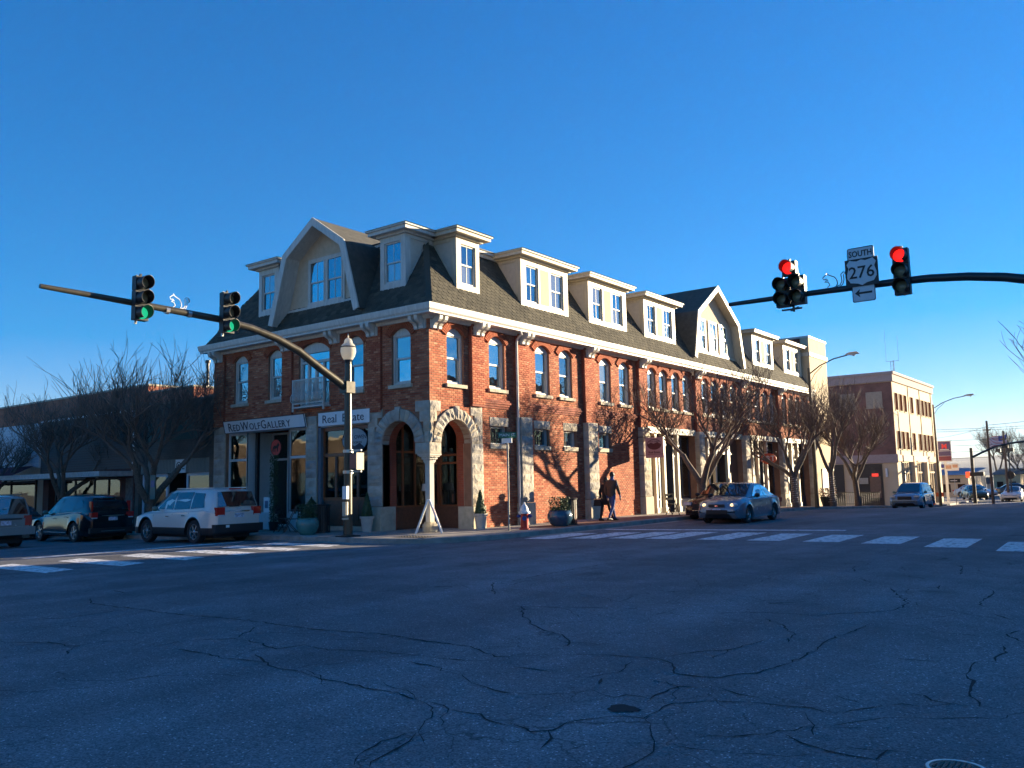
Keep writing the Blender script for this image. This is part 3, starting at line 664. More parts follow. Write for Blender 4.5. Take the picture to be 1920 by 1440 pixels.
# impost block over the corner column, column, capital and base
m = MB(); m.box(-.60, .03, -.03, .50, 2.60, 2.95); m.build('impost', SMOOTHSTONE, BL)
stone('L', -.60, .0, 2.60, 2.95, -.035, rough=.035); stone('R', .0, .49, 2.60, 2.95, -.035, rough=.035)
cx_, cy_ = -.26, .26
m = MB(); s_ = .098
m.box(cx_-s_, cx_+s_, cy_-s_, cy_+s_, .46, 2.30); m.build('column_shaft', LIMESTONE, BL)
m = MB()
for z0, z1, q in [(2.30,2.34,.12),(2.34,2.42,.14),(2.42,2.50,.18),(2.50,2.545,.23),(2.545,2.60,.27)]: m.box(cx_-q, cx_+q, cy_-q, cy_+q, z0, z1-.001)
for i in range(14):
    t = 2*pi*i/14
    for rr0, zz in ((.17, 2.42), (.22, 2.49)): m.lathe([(.0, -.03), (.045, 0), (.0, .04)], 6, (cx_+rr0*cos(t+zz*9), cy_+rr0*sin(t+zz*9), zz))
m.build('capital', LIMESTONE, BL)
m = MB(); m.box(cx_-.17, cx_+.17, cy_-.17, cy_+.17, .15, .40); m.box(cx_-.13, cx_+.13, cy_-.13, cy_+.13, .40, .46); m.build('column_base', SMOOTHSTONE, BL)
# ---- porch behind the arches
m = MB(); m.box(-2.75, .0, 0.0, 2.55, 0.0, .14); m.build('porch_floor', WALK, BL)
m = MB(); m.box(-2.7, -.33, .33, 2.6, 3.80, 3.86); m.build('porch_ceiling', WOODP, BL)
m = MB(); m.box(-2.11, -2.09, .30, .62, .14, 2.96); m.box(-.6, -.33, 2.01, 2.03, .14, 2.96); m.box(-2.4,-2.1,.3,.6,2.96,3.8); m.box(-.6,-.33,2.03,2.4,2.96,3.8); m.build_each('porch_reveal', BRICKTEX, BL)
def arch_soffit(side, c, r, d0, d1):
    k = MB(); n = 18
    vs = []
    for i in range(n+1):
        t = pi*i/n
        for d in (d0, d1):
            for q in (r, r+.06): vs.append((c+q*cos(t), d, 2.96+q*sin(t)))
    f = []
    for i in range(n):
        a = i*4; b = a+4
        f += [(a, b, b+2, a+2), (a+1, a+3, b+3, b+1), (a+2, b+2, b+3, a+3)]
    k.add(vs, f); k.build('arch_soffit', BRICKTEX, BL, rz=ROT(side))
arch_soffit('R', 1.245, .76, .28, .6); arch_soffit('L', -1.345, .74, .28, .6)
m = MB(); m.box(-2.11,-2.09, .0, .3, .14, 2.96); m.build_each('porch_reveal', BRICKTEX, BL)
# glazed timber walls of the porch
def timber_front(parent, side, u0, u1, z0, z1, d, cols, rails, st=.07, dep=.08, name='timber_frame', mt=None, gl=None):
    mt = mt or WOOD; k = MB()
    xs = [u0] + cols + [u1]
    for x in xs: k.box(x-st/2, x+st/2, d, d+dep, z0, z1)
    for z in rails: k.box(u0+st/2, u1-st/2, d+.005, d+dep-.005, z-st/2, z+st/2)
    o = k.build(name, mt, parent, rz=ROT(side))
    for a, b in zip(xs, xs[1:]):
        for p, q in zip(rails, rails[1:]):
            g_ = MB(); g_.box(a+st/2, b-st/2, d+dep*.5, d+dep*.5+.006, p+st/2, q-st/2); g_.build('pane', gl or SHOPGLASS, o)
    return o
timber_front(BL, 'R', .5, 2.25, .14, 3.8, 2.25, [1.1, 1.7], [.9, 2.75, 3.75])
m = MB(); m.box(.5, 2.25, 2.24, 2.34, .14, .88); m.build('timber_panel', WOODP, BL, rz=RR)
timber_front(BL, 'L', -2.25, -.35, .14, 3.8, 2.25, [-1.72,-1.60,-.82,-.70], [.9, 2.35, 2.62, 3.75], name='timber_frame')
m = MB(); m.box(-2.2, -.35, 2.24, 2.34, .14, .88); m.box(-1.02,-.94,2.18,2.25,1.0,1.3); m.build_each('timber_panel', WOODP, BL)
m = MB(); m.box(-.93,-.90,2.17,2.24,1.05,1.40); m.build('door_handle', BLACKM, BL)
# interior of the ground floor: dark rooms
m = MB(); m.box(-11.2, -2.9, 4.5, 4.6, 0, 4.3); m.box(-11.2, -2.9, .4, 4.5, .05, .12); m.box(-11.2,-2.8,.4,4.5,4.3,4.36); m.box(-5.7,-5.6,.4,4.5,.1,4.3); m.box(-5.5,-2.6,3.5,3.6,.1,4.3)
m.box(-6.2,-6.1,2.6,36,0,4.3); m.box(-6.1,-.36,2.6,36,4.3,4.36); m.box(-6.1,-.36,2.6,36.5,-.8,-.02); m.build_each('interior_wall', INTWALL, BL)
RPN = random.Random(77)
def pane_pick(): return RPN.choice([PANE, PANE, PANE_B, PANE_B, PANE_C])
# ---- Windows
def window_arch(side, a, b, z0, z1, rise, bars=True):
    """upper-floor sash window under a white arched head panel"""
    o = MB(); d = .10; fw = .06; zm = (z0+z1)/2+.03
    o.box(a, a+fw, d-.02, d+.14, z0, z1); o.box(b-fw, b, d-.02, d+.14, z0, z1); o.box(a+fw, b-fw, d-.02, d+.14, z0, z0+.07); o.box(a+fw, b-fw, d-.02, d+.14, z1-.06, z1)
    o.box(a+fw, b-fw, d+.03, d+.08, zm-.03, zm+.03)
    o.box(a+fw, a+fw+.035, d+.02, d+.06, zm+.03, z1-.06); o.box(b-fw-.035, b-fw, d+.02, d+.06, zm+.03, z1-.06); o.box(a+fw+.035, b-fw-.035, d+.02, d+.06, z1-.10, z1-.061)
    o.box(a+fw, a+fw+.035, d+.06, d+.10, z0+.07, zm-.03); o.box(b-fw-.035, b-fw, d+.06, d+.10, z0+.07, zm-.03); o.box(a+fw+.035, b-fw-.035, d+.06, d+.10, z0+.071, z0+.13)
    w_ = o.build('window', TRIM, BL, rz=ROT(side))
    k = MB(); c = (b-a)/2; R = (c*c+rise*rise)/(2*rise); A = math.asin(c/R); cx = (a+b)/2; pts = [(cx+R*sin(-A+2*A*i/10)*.998, d-.01, z1+.003+rise-R+R*cos(-A+2*A*i/10)-.002) for i in range(11)]
    k.prism(pts, (0, .1, 0)); k.build('arched_head', TRIM, w_)
    k = MB(); k.box(a+fw, b-fw, d+.045, d+.05, zm+.03, z1-.06); k.build('pane', pane_pick(), w_)
    k = MB(); k.box(a+fw, b-fw, d+.085, d+.09, z0+.07, zm-.03); k.build('pane', pane_pick(), w_)
    k = MB(); k.box(a-.09, b+.09, -.09, d+.1, z0-.12, z0-.004); k.build('sill', SMOOTHSTONE, w_)
    k = MB(); k.box(a-.02, b+.02, .26, .3, z0-.05, z1+rise); k.build('window_back', DARKIN, w_)
for a, b in WR: window_arch('R', a, b, 4.88, 6.55, .2)
for a, b in WL: window_arch('L', a, b, 4.88, 6.55, .2)
for i, (a, b) in enumerate(SMALL):
    z0, z1 = 2.96, 3.58; o = MB(); d = .12
    o.box(a, a+.05, d, d+.14, z0, z1); o.box(b-.05, b, d, d+.14, z0, z1); o.box(a+.05, b-.05, d, d+.14, z1-.05, z1); o.box(a+.05, b-.05, d-.01, d+.14, z0, z0+.05)
    w_ = o.build('window', mat('grey_frame', (.40,.42,.42), rough=.5, var=.05), BL, rz=RR)
    k = MB(); k.box(a+.05, b-.05, d+.08, d+.085, z0+.05, z1-.05); k.build('pane', pane_pick(), w_)
    k = MB(); k.box(a-.04, b+.04, -.05, .12, z0-.15, z0-.004); k.build('sill', SMOOTHSTONE, w_)
    stone('R', a-.05, b+.05, 3.59, 3.90, -.02, rough=.05); k = MB(); k.box(a-.045, b+.045, -.012, .2, 3.59, 3.89); k.build('lintel', SMOOTHSTONE, BL, rz=RR)
# balcony door and its white railing
dr = MB(); a, b, z0, z1 = -6.40, -4.74, 4.46, 6.5
dr.box(a, a+.09, .08, .24, z0, z1); dr.box(b-.09, b, .08, .24, z0, z1); dr.box(a+.09, b-.09, .08, .24, 6.42, 6.5); dr.box(a+.09, b-.09, .09, .23, 6.05, 6.14)
for x in (-5.98, -5.57, -5.16): dr.box(x-.045, x+.045, .10, .22, z0, 6.05)
dr.box(a+.09, b-.09, .12, .2, 4.46, 4.60)
D_ = dr.build('balcony_door', TRIM, BL)
for p, q in [(-6.31,-6.02),(-5.94,-5.61),(-5.53,-5.20),(-5.12,-4.83)]:
    k = MB(); k.box(p, q, .15, .155, 4.6, 6.05); k.build('pane', PANE, D_)
k = MB(); k.box(-6.31, -4.83, .15, .155, 6.14, 6.42); k.build('pane', PANE, D_)
c = .83; R = (c*c+.28*.28)/(.56); A = math.asin(c/R); k = MB(); k.prism([(-5.57+R*sin(-A+2*A*i/12)*.997, .08, 6.5+.28-R+R*cos(-A+2*A*i/12)) for i in range(13)], (0, .12, 0)); k.build('arched_head', TRIM, D_)
k = MB(); k.box(-6.42, -4.72, .27, .31, 4.4, 6.8); k.build('window_back', DARKIN, D_)
rl = MB(); rl.box(-6.30, -4.66, -.34, -.30, 5.40, 5.44); rl.box(-6.30, -4.66, -.34, -.30, 4.56, 4.60); rl.box(-6.30, -4.66, -.34, .0, 4.42, 4.47)
for x in (-6.30, -4.66): rl.box(x-.02, x+.02, -.34, .05, 5.40, 5.44); rl.box(x-.02, x+.02, -.36, -.30, 4.3, 5.44)
RB = rl.build('balcony_railing', TRIM, BL)
bm_ = MB(); bm_.tube([(0, -.32, 5.41), (0, -.30, 5.2), (0, -.33, 5.0), (0, -.42, 4.82), (0, -.42, 4.7), (0, -.33, 4.6)], .017, 5); bal = bm_.mesh('baluster', TRIM)
for i in range(22): link('baluster', bal, RB, (-6.24+i*.0725, 0, 0))
for x in (-6.30, -4.66):
    bm_ = MB(); bm_.tube([(x, -.32, 5.41), (x, -.33, 5.0), (x, -.44, 4.82), (x, -.44, 4.68), (x, -.33, 4.58)], .014, 5); bm_.build('baluster', TRIM, RB)
# ---- eaves: soffit, gutter, brackets
def eave(side, u0, u1):
    k = MB()
    def prof(pts, name, m_, mi0, mi1):
        # mitre: u extends with projection at the corner end
        q = MB()
        A_ = [(mi0(d), d, w) for d, w in pts]; B_ = [(mi1(d), d, w) for d, w in pts]; n = len(pts)
        q.add(A_+B_, [tuple(range(n)), tuple(range(2*n-1, n-1, -1))] + [(i, (i+1) % n, n+(i+1) % n, n+i) for i in range(n)])
        q.build(name, m_, BL, rz=ROT(side))
    if side == 'R': f0, f1 = (lambda d: d), (lambda d: 36.85)
    else: f0, f1 = (lambda d: -11.49+d), (lambda d: -d)
    prof([(-.46,7.06),(-.46,7.0),(0,7.0),(0,7.06)], 'soffit', TRIM, f0, f1)
    prof([(-.50,7.12),(-.53,7.26),(-.53,7.30),(-.36,7.30),(-.36,7.065),(-.46,7.065)], 'gutter', TRIM, f0, f1)
    prof([(-.12,6.90),(-.16,6.999),(.0,6.999),(.0,6.90)], 'bed_moulding', TRIM, f0, f1)
eave('R', 0, 36.8); eave('L', -11.49, 0)
br = MB()
pr = [(0,7.0),(0,6.62),(-.05,6.58),(-.12,6.60),(-.13,6.68),(-.20,6.76),(-.31,6.80),(-.38,6.86),(-.40,6.94),(-.40,7.0)]
for x in (-.20, .06): br.prism([(x, d, w) for d, w in pr], (.14, 0, 0))
br.box(-.24, .24, -.06, 0, 6.60, 6.90)
BK = br.mesh('bracket', TRIM)
for u in [.30, 2.28, 4.87, 9.36, 13.82, 19.55, 25.45, 31.1, 36.4]: link('bracket', BK, BL, P_('R', u, -.16 if u > 1 else 0, 0), RR)
for u in [-11.17, -6.98, -4.42, -2.45, -.34]: link('bracket', BK, BL, P_('L', u, -.1 if u in (-11.17,-6.98,-2.45) else 0, 0), RL)
# downspout
m = MB(); m.tube([(.42, 4.35, 7.0), (.42, 4.42, 6.9), (.20, 4.46, 6.75), (.16, 4.46, 6.6), (.16, 4.46, .35), (.26, 4.40, .22)], .048, 8); m.build('downspout', TRIM, BL, smooth=40)
# ---- mansard roof
SL = 1.6; TW = 10.1; ins = (TW-7.3)/SL
m = MB()
b0 = [(-11.85,-.35,7.3),(.35,-.35,7.3),(.35,36.85,7.3),(-11.85,36.85,7.3)]; t0_ = [(-11.85+ins,-.35+ins,TW),(.35-ins,-.35+ins,TW),(.35-ins,36.85,TW),(-11.85+ins,36.85,TW)]
m.add(b0+t0_, [(0,1,5,4),(1,2,6,5),(2,3,7,6),(3,0,4,7),(4,5,6,7),(3,2,1,0)]); m.build('roof', ROOFDARK, BL)
TB = .25; EX = .17; NL = sqrt(1+SL*SL)
def shingle_pts(o, ex, th=.014):
    # o = (along, up) lower-left; tab with clipped corners; returns local (s, t, n)
    w = TB-.012
    return [(.0, ex*1.12), (.0, .05), (.05, .0), (w-.05, .0), (w, .05), (w, ex*1.12)]
sh_near = []; shv = {'R': ([], []), 'L': ([], [])}
def sh_world(side, s, t, n):
    # s along facade, t up the slope, n outward normal
    d = -.35 + t/NL; w = 7.3 + t*SL/NL
    d -= n*SL/NL; w += n/NL
    return P_(side, s, d, w)
allsh = []
rsh = random.Random(2)
for side, u0, u1 in (('R', -.35, 36.8), ('L', -11.85, .35)):
    nrow = int(((TW-7.3)/SL*NL)/EX)
    for r_ in range(nrow):
        t = r_*EX; inset = t/NL
        a = u0+inset; b = (u1 if side == 'R' else u1-inset); lo = a
        if side == 'L': lo = u0+inset
        s = math.floor(lo/TB)*TB + (TB/2 if r_ % 2 else 0)
        while s < b-TB*.9:
            if s >= lo-.02: allsh.append((side, s, t))
            s += TB
def shd(q): return (Vector(sh_world(q[0], q[1], q[2], 0))-CAMPOS).length
allsh.sort(key=lambda q: shd(q)*(1 if q[0] == 'R' else 1.15))
def slab(side, s, t):
    pt = shingle_pts(None, EX); n0 = rsh.uniform(.010, .018); vs = []
    for (x, y) in pt: vs.append((s+x, t+y, n0 if y < EX else .004))
    for (x, y) in pt: vs.append((s+x, t+y, .0))
    return vs, [(0,1,2,3,4,5),(0,6,7,1),(1,7,8,2),(2,8,9,3),(3,9,10,4),(4,10,11,5)]
for q in allsh[300:]:
    V, F = shv[q[0]]; vs, fs_ = slab(*q); k = len(V); V += [sh_world(q[0], *p) for p in vs]; F += [tuple(k+i for i in f) for f in fs_]
for side in 'RL':
    me = bpy.data.meshes.new('shingles'); me.from_pydata(shv[side][0], [], shv[side][1]); me.materials.append(SHINGLE); tag(link('shingles', me, BL), kind='stuff')
shm = []
for i in range(3):
    V, F = slab('R', 0, 0); me = bpy.data.meshes.new('shingle'); me.from_pydata([sh_world('L', *p) for p in V], [], F); me.materials.append(SHINGLE); shm.append(me)
org = Vector(sh_world('L', 0, 0, 0))
for i, q in enumerate(allsh[:300]):
    # mesh is built in facade-L coordinates around (s=0,t=0)
    p = Vector((q[1], q[2]/NL, q[2]*SL/NL)); loc = p if q[0] == 'L' else Vector((-p.y, p.x, p.z))
    link('shingle', shm[i % 3], BL, loc, ROT(q[0]))
# hip caps and roof-top cornice
m = MB(); m.bar((.36,-.36,7.31), (.35-ins+.01,-.35+ins-.01,TW), .2, .05, up=(1,-1,.6)); m.build('hip_cap', SHINGLE, BL)
m = MB()
X1, Y1 = .35-ins, -.35+ins
def ringc(off, z0, z1, mm):
    mm.box(-11.85+ins-off, X1+off, Y1-off, Y1-off+.3, z0, z1); mm.box(X1+off-.3, X1+off, Y1-off+.3, 36.8, z0, z1); mm.box(-11.85+ins-off, -11.85+ins-off+.3, Y1-off+.3, 36.8, z0, z1)
ringc(.12, 10.02, 10.14, m); ringc(.22, 10.14, 10.24, m); m.build('roof_cornice', TRIM, BL)
m = MB(); ringc(.26, 10.24, 10.28, m); m.box(-9.8, -1.4, 1.4, 36.8, 10.24, 10.27); m.build('flat_roof', ROOFDARK, BL)
# ---- dormers
DZ0, DZ1 = 8.17, 10.0
def dormer(side, a, b, wins, panels=()):
    d0 = .20; k = MB(); k.box(a+.03, b-.03, d0+.12, 1.7, DZ0+.02, DZ1); D = k.build('dormer', CHEEK, BL, rz=ROT(side))
    k = MB(); z0, z1 = DZ0, DZ1
    zt = z1-.20; zb = z0+.22
    k.box(a, b, d0, d0+.13, z0, zb); k.box(a, b, d0, d0+.13, zt, z1)
    xs = [a] + [v for w_ in wins for v in w_] + [b]
    for i in range(0, len(xs), 2): k.box(xs[i], xs[i+1], d0, d0+.13, zb, zt)
    k.box(a, a+.10, d0+.13, d0+.16, z0, z1)
    k.build('front_trim', TRIM if side == 'L' else CREAM, D)
    tm = TRIM if side == 'L' else CREAM
    for s, x in ((-1, a), (1, b)):    # corner boards and the sloping rake board on the cheeks
        q = MB(); xa, xb = (x-.006, x+.03) if s < 0 else (x-.03, x+.006)
        q.box(xa, xb, d0+.13, d0+.24, z0+.15, z1); q.box(xa, xb, d0+.24, 1.5, z1-.12, z1)
        q.prism([(xa, d0+.0+(z-8.17)/SL-.02, z+.0) for z in (8.20, 9.98)] + [(xa, d0+.10+(z-8.17)/SL-.16, z) for z in (9.98, 8.30)], (xb-xa, 0, 0))
        q.build('cheek_trim', tm, D)
    for p, r in panels:
        q = MB(); q.box(p, r, d0-.004, d0+.02, zb+.02, zt-.02); q.build('stucco_panel', STUCCO, D)
    # cornice
    q = MB(); q.box(a-.10, b+.10, d0-.10, 1.5, z1, z1+.07); q.box(a-.30, b+.30, d0-.30, 1.6, z1+.07, z1+.19); q.box(a-.36, b+.36, d0-.36, 1.6, z1+.19, z1+.25); q.build('cornice', tm, D)
    q = MB(); e = .40
    q.add([(a-e, d0-e, z1+.25),(b+e, d0-e, z1+.25),(b+e, 2.2, z1+.25),(a-e, 2.2, z1+.25),(a+.1, d0+.2, z1+.36),(b-.1, d0+.2, z1+.36),(b-.1, 2.2, z1+.36),(a+.1, 2.2, z1+.36)],
          [(0,1,5,4),(1,2,6,5),(2,3,7,6),(3,0,4,7),(4,5,6,7),(0,3,2,1)]); q.build('dormer_roof', ROOFDARK, D)
    for x0, x1 in wins: sash(side, x0, x1, zb, zt, d0+.05, tm)
def sash(side, x0, x1, z0, z1, d, tm, blind=False):
    o = MB(); f = .05; zm = (z0+z1)/2
    o.box(x0, x0+f, d, d+.1, z0, z1); o.box(x1-f, x1, d, d+.1, z0, z1); o.box(x0+f, x1-f, d, d+.1, z1-f, z1); o.box(x0+f, x1-f, d, d+.1, z0, z0+f+.02)
    o.box(x0+f, x1-f, d+.02, d+.06, zm-.025, zm+.025); xm = (x0+x1)/2; o.box(xm-.012, xm+.012, d+.025, d+.045, zm+.025, z1-f); o.box(xm-.012, xm+.012, d+.045, d+.065, z0+f+.02, zm-.025)
    w_ = o.build('window', TRIM, BL, rz=ROT(side))
    k = MB(); k.box(x0+f, x1-f, d+.03, d+.035, zm+.025, z1-f); k.build('pane', pane_pick(), w_)
    k = MB(); k.box(x0+f, x1-f, d+.055, d+.06, z0+f+.02, zm-.025); k.build('pane', pane_pick(), w_)
dormer('R', 1.63, 2.86, [(1.88, 2.66)])
def dbl(a, b):
    W_ = b-a; s = W_/3.18
    dormer('R', a, b, [(a+.34*s, a+1.14*s), (a+1.98*s, a+2.86*s)], [(a+1.28*s, a+1.84*s)])
dbl(5.30, 8.48); dbl(10.03, 13.2); dbl(14.85, 18.03); dbl(28.01, 31.34); dbl(33.19, 36.5)
dormer('L', -2.39, -1.20, [(-2.20, -1.42)]); dormer('L', -9.08, -7.88, [(-8.90, -8.12)])
# ---- gambrel gables
def gambrel(side, pts, d0, dback, wins, wa, wb, z0):
    """pts: outline from left foot over the ridge to right foot (u,w)"""
    def off(p, t):       # inner offset polyline
        out = []
        c = sum(q[0] for q in p)/len(p)
        n = len(p)
        for i in range(n):
            a = Vector(p[max(i-1, 0)]); b = Vector(p[min(i+1, n-1)]); q = Vector(p[i])
            def nrm(u, v): e = (v-u).normalized(); return Vector((e.y, -e.x))
            if 0 < i < n-1:
                n1 = nrm(a, q); n2 = nrm(q, b); nn = (n1+n2); nn = nn/nn.length; s = t/max(.4, nn.dot(n1))
            else: nn = nrm(q, b) if i == 0 else nrm(a, q); s = t
            out.append((q.x+nn.x*s, q.y+nn.y*s))
        return out
    P1 = [Vector(p) for p in pts]; inn = off(pts, .13); trim = off(pts, .24)
    def shell(name, outer, inner, da, db, m_, par):
        k = MB(); n = len(outer)
        for i in range(n-1):
            q = [outer[i], outer[i+1], inner[i+1], inner[i]]
            k.prism([(x, da, z) for x, z in q], (0, db-da, 0))
        return k.build(name, m_, par, rz=ROT(side) if par is BL else None)
    G = shell('gable', pts, inn, d0+.03, dback, SHINGLE if False else ROOFSH, BL)
    shell('soffit_lining', off(pts, .131), off(pts, .15), d0+.03, .2, TRIM if side == 'L' else CREAM, G)
    shell('rake_board', off(pts, -.015), trim, d0, d0+.06, TRIM if side == 'L' else CREAM, G)
    k = MB(); q = [(x, .2, z) for x, z in off(pts, .10)]; zz = z0
    # wall polygon clipped at its sill
    a, b = Vector(q[0][::2]), Vector(q[1][::2]); t = (zz-a.y)/(b.y-a.y); la = a+(b-a)*t
    a, b = Vector(q[-1][::2]), Vector(q[-2][::2]); t = (zz-a.y)/(b.y-a.y); lb = a+(b-a)*t
    q[0] = (la.x, .2, zz); q[-1] = (lb.x, .2, zz)
    k.prism(q, (0, .2, 0)); k.build('gable_wall', STUCCO, G)
    k = MB(); k.box(la.x, lb.x, .12, .2, zz-.06, zz+.06); k.build('sill_board', TRIM if side == 'L' else CREAM, G)
    tm = TRIM if side == 'L' else CREAM
    k = MB(); z1 = max(w_[3] for w_ in wins); zb = min(w_[2] for w_ in wins)
    for g in groups(wins):
        a = g[0][0]-.10; b = g[-1][1]+.10
        k.box(a, b, .15, .20, z1, z1+.10); k.box(a-.02, b+.02, .13, .20, zb-.09, zb)
        xs = [a] + [v for w_ in g for v in w_[:2]] + [b]
        for i in range(0, len(xs), 2): k.box(xs[i], xs[i+1], .15, .20, zb, z1)
    k.build('window_casing', tm, G)
    for x0, x1, p, r in wins: sash(side, x0, x1, p, r, .13, tm)
def groups(w):
    out = [[w[0]]]
    for q in w[1:]:
        if q[0]-out[-1][-1][1] < .25: out[-1].append(q)
        else: out.append([q])
    return out
ROOFSH = mat('roof_side_shingle', (.07,.066,.052), rough=.9, var=.3, scale=5, bump=.01, bscale=12)
gambrel('R', [(19.15,7.70),(19.76,10.12),(22.34,11.82),(25.02,10.10),(25.62,7.70)], -.30, 6.0, [(20.55,21.4,8.3,9.85),(21.95,22.8,8.3,9.85),(23.3,24.15,8.3,9.85)], 19.5, 25.3, 8.16)
gambrel('L', [(-7.55,7.58),(-6.76,10.07),(-5.11,11.17),(-3.47,10.06),(-2.74,7.58)], -.50, 4.6, [(-6.00,-5.17,8.22,9.80),(-5.06,-4.23,8.22,9.80)], -7.2, -3.1, 8.10)
# ---- cream corner tower
TWR = MB(); TWR.box(36.85, 40.5, -.25, 4.2, -1.6, 10.85); T_ = TWR.build('tower', mat('cream_stucco', (.52,.42,.28), rough=.9, var=.1, scale=2, bump=.003), BL, rz=RR)
k = MB(); k.box(36.78, 40.57, -.32, 4.25, 9.62, 9.86); k.box(36.80, 40.55, -.30, 4.25, 10.85, 10.98); k.build('band', TRIM, T_)
k = MB(); k.box(36.8, 36.84, .3, 4.1, 9.9, 10.84); k.build('brick_side', BRICKTEX, T_)
k = MB(); k.box(38.1, 39.3, -.28, -.2, -.5, 2.0); k.build('door', mat('brown_door', (.12,.05,.03), rough=.5), T_)
k = MB(); k.box(37.95, 38.1, -.31, -.24, -.5, 2.15); k.box(39.3, 39.45, -.31, -.24, -.5, 2.15); k.box(37.95, 39.45, -.31, -.24, 2.0, 2.15); k.build('door_frame', TRIM, T_)
k = MB(); k.box(39.9, 40.1, -.42, -.25, 2.0, 2.6); k.build('wall_lamp', BLACKM, T_)
# ---------------------------------------------------------------- shopfronts of the brick building
WG = mat('grey_white_frame', (.50,.53,.52), rough=.5, var=.06)
# gallery (left): white-grey frames, recessed entrance
timber_front(BL, 'L', -10.70, -9.55, .70, 3.75, .12, [], [.72, 2.72, 3.72], st=.09, mt=WG)
timber_front(BL, 'L', -9.45, -7.45, .14, 3.75, 1.2, [-8.5], [.2, 2.72, 3.72], st=.08, mt=WG)
timber_front(BL, 'L', -7.05, -5.97, .70, 3.75, .12, [], [.72, 2.72, 3.72], st=.09, mt=WG)
k = MB(); k.box(-10.7, -9.55, .10, .3, -.1, .68); k.box(-7.05, -5.97, .10, .3, -.1, .68); k.box(-9.57, -9.50, .12, 1.2, .14, 3.75); k.box(-7.10, -7.03, .12, 1.2, .14, 3.75)
k.build_each('stall_riser', WG, BL)
k = MB(); k.box(-7.28, -7.16, .3, .42, .14, 3.75); k.box(-9.3, -9.18, .3, .42, .14, 3.75); k.build_each('entrance_post', BLACKP, BL)
k = MB(); k.box(-10.7, -5.97, .14, .3, 3.74, 3.98); k.box(-5.35, -2.77, .14, .3, 3.7, 3.98); k.build_each('transom_beam', WG, BL)
# estate agent (right): varnished timber
SF = timber_front(BL, 'L', -5.20, -2.82, 1.15, 3.65, .14, [-4.02], [1.2, 2.72, 3.62], st=.12, dep=.1)
k = MB(); k.box(-5.15, -2.82, .14, .24, .30, 1.15)
for x in (-4.95, -4.1, -3.25): k.box(x, x+.7, .12, .14, .45, 1.0)
for x in (-4.55, -3.45): k.box(x-.05, x+.05, .15, .23, 1.2, 2.7)
k.build('timber_panel', WOODP, BL)
k = MB(); k.box(-5.34, -5.20, .02, .26, .1, 3.7); k.build('side_post', mat('slate_blue_paint', (.10,.13,.16), rough=.5), BL)
k = MB(); k.box(-5.35, -2.77, -.03, .3, .0, .28); k.build('threshold', SMOOTHSTONE, BL)
# signs
SIGNW = mat('sign_white', (.70,.71,.70), rough=.5, var=.04)
DKT = mat('sign_lettering', (.03,.035,.05), rough=.6, var=0)
s1 = thing('shop_sign', 'long white REDWOLFGALLERY board tilted forward over the left shopfront', 'sign', (-10.6, -.10, 3.76))
k = MB(); k.prism([(0,0,0),(0,-.05,.0),(0,-.16,.45),(0,-.10,.46)], (4.80,0,0)); k.build('board', SIGNW, s1)
k = MB()
for p, q in (((0,-.055,.0),(4.8,-.055,.0)), ((0,-.165,.45),(4.8,-.165,.45))): k.bar(p, q, .02)
k.bar((0,-.055,0),(0,-.165,.45),.02); k.bar((4.8,-.055,0),(4.8,-.165,.45),.02); k.build('edge', DKT, s1)
xx = .30; til = -math.atan2(.11, .45)
for ch, sz in [('R',.46),('E',.36),('D',.36),('W',.46),('O',.36),('L',.36),('F',.36),('G',.46),('A',.36),('L',.36),('L',.36),('E',.36),('R',.36),('Y',.36)]:
    me = text_mesh(ch, sz, DKT, align='LEFT', sx=1.02, extrude=.003); w_ = max(v.co.x for v in me.vertices)-min(v.co.x for v in me.vertices)
    mn = min(v.co.y for v in me.vertices); mx0 = min(v.co.x for v in me.vertices)
    me.transform(Matrix.Translation((-mx0, -mn, 0))); me.transform(Matrix.Rotation(pi/2, 4, 'X'))
    o = link('lettering', me, s1, (xx, -.082, .06)); o.rotation_euler = (-til, 0, 0); o.rotation_euler[0] = math.atan2(.11, .45)
    xx += w_ + .05
s2 = thing('shop_sign', 'white board reading Real Estate above the timber shopfront', 'sign', (-5.16, -.13, 3.73))
k = MB(); k.box(0, 2.57, 0, .04, 0, .46); k.build('board', SIGNW, s2); text('Real  Estate', .40, DKT, s2, (1.26, -.004, .215), sx=1.12)
s3 = thing('window_sign', 'round red sign with a dark wolf hanging in the gallery window', 'sign', (-8.45, .62, 3.15))
k = MB(); k.lathe([(.01,-.02),(.30,-.02),(.30,.02),(.01,.02)], 32, axis='y'); k.build('disc', mat('sign_red', (.62,.07,.06), rough=.5, var=.05), s3)
k = MB(); k.ring([(.295,-.026),(.315,-.026),(.315,.0),(.295,.0)], 32, axis='y'); k.build('rim', BLACKP, s3)
wolf = [(-.19,-.16),(-.15,-.17),(-.12,-.02),(-.08,-.06),(-.07,-.17),(-.03,-.17),(-.03,-.05),(.06,-.03),(.08,-.16),(.12,-.16),(.13,.0),(.19,.06),(.21,.13),(.16,.14),(.13,.20),(.10,.13),(.03,.07),(-.10,.07),(-.16,.03),(-.21,-.10)]
k = MB(); k.prism([(x, -.03, z) for x, z in wolf], (0, .008, 0)); k.build('wolf_emblem', BLACKP, s3)
s4 = thing('window_sign', 'oval lettered panel STEVE OWEN in the timber shopfront transom', 'sign', (-3.55, .10, 3.18))
OVAL = mat('oval_panel', (.30,.36,.38), rough=.6)
k = MB(); k.prism([(.62*cos(t*pi/16), 0, .42*sin(t*pi/16)) for t in range(32)], (0, .015, 0)); k.build('panel', OVAL, s4)
k = MB(); k.tube([(.62*cos(t*pi/16), -.004, .42*sin(t*pi/16)) for t in range(33)], .014, 4); k.build('rim', DKT, s4)
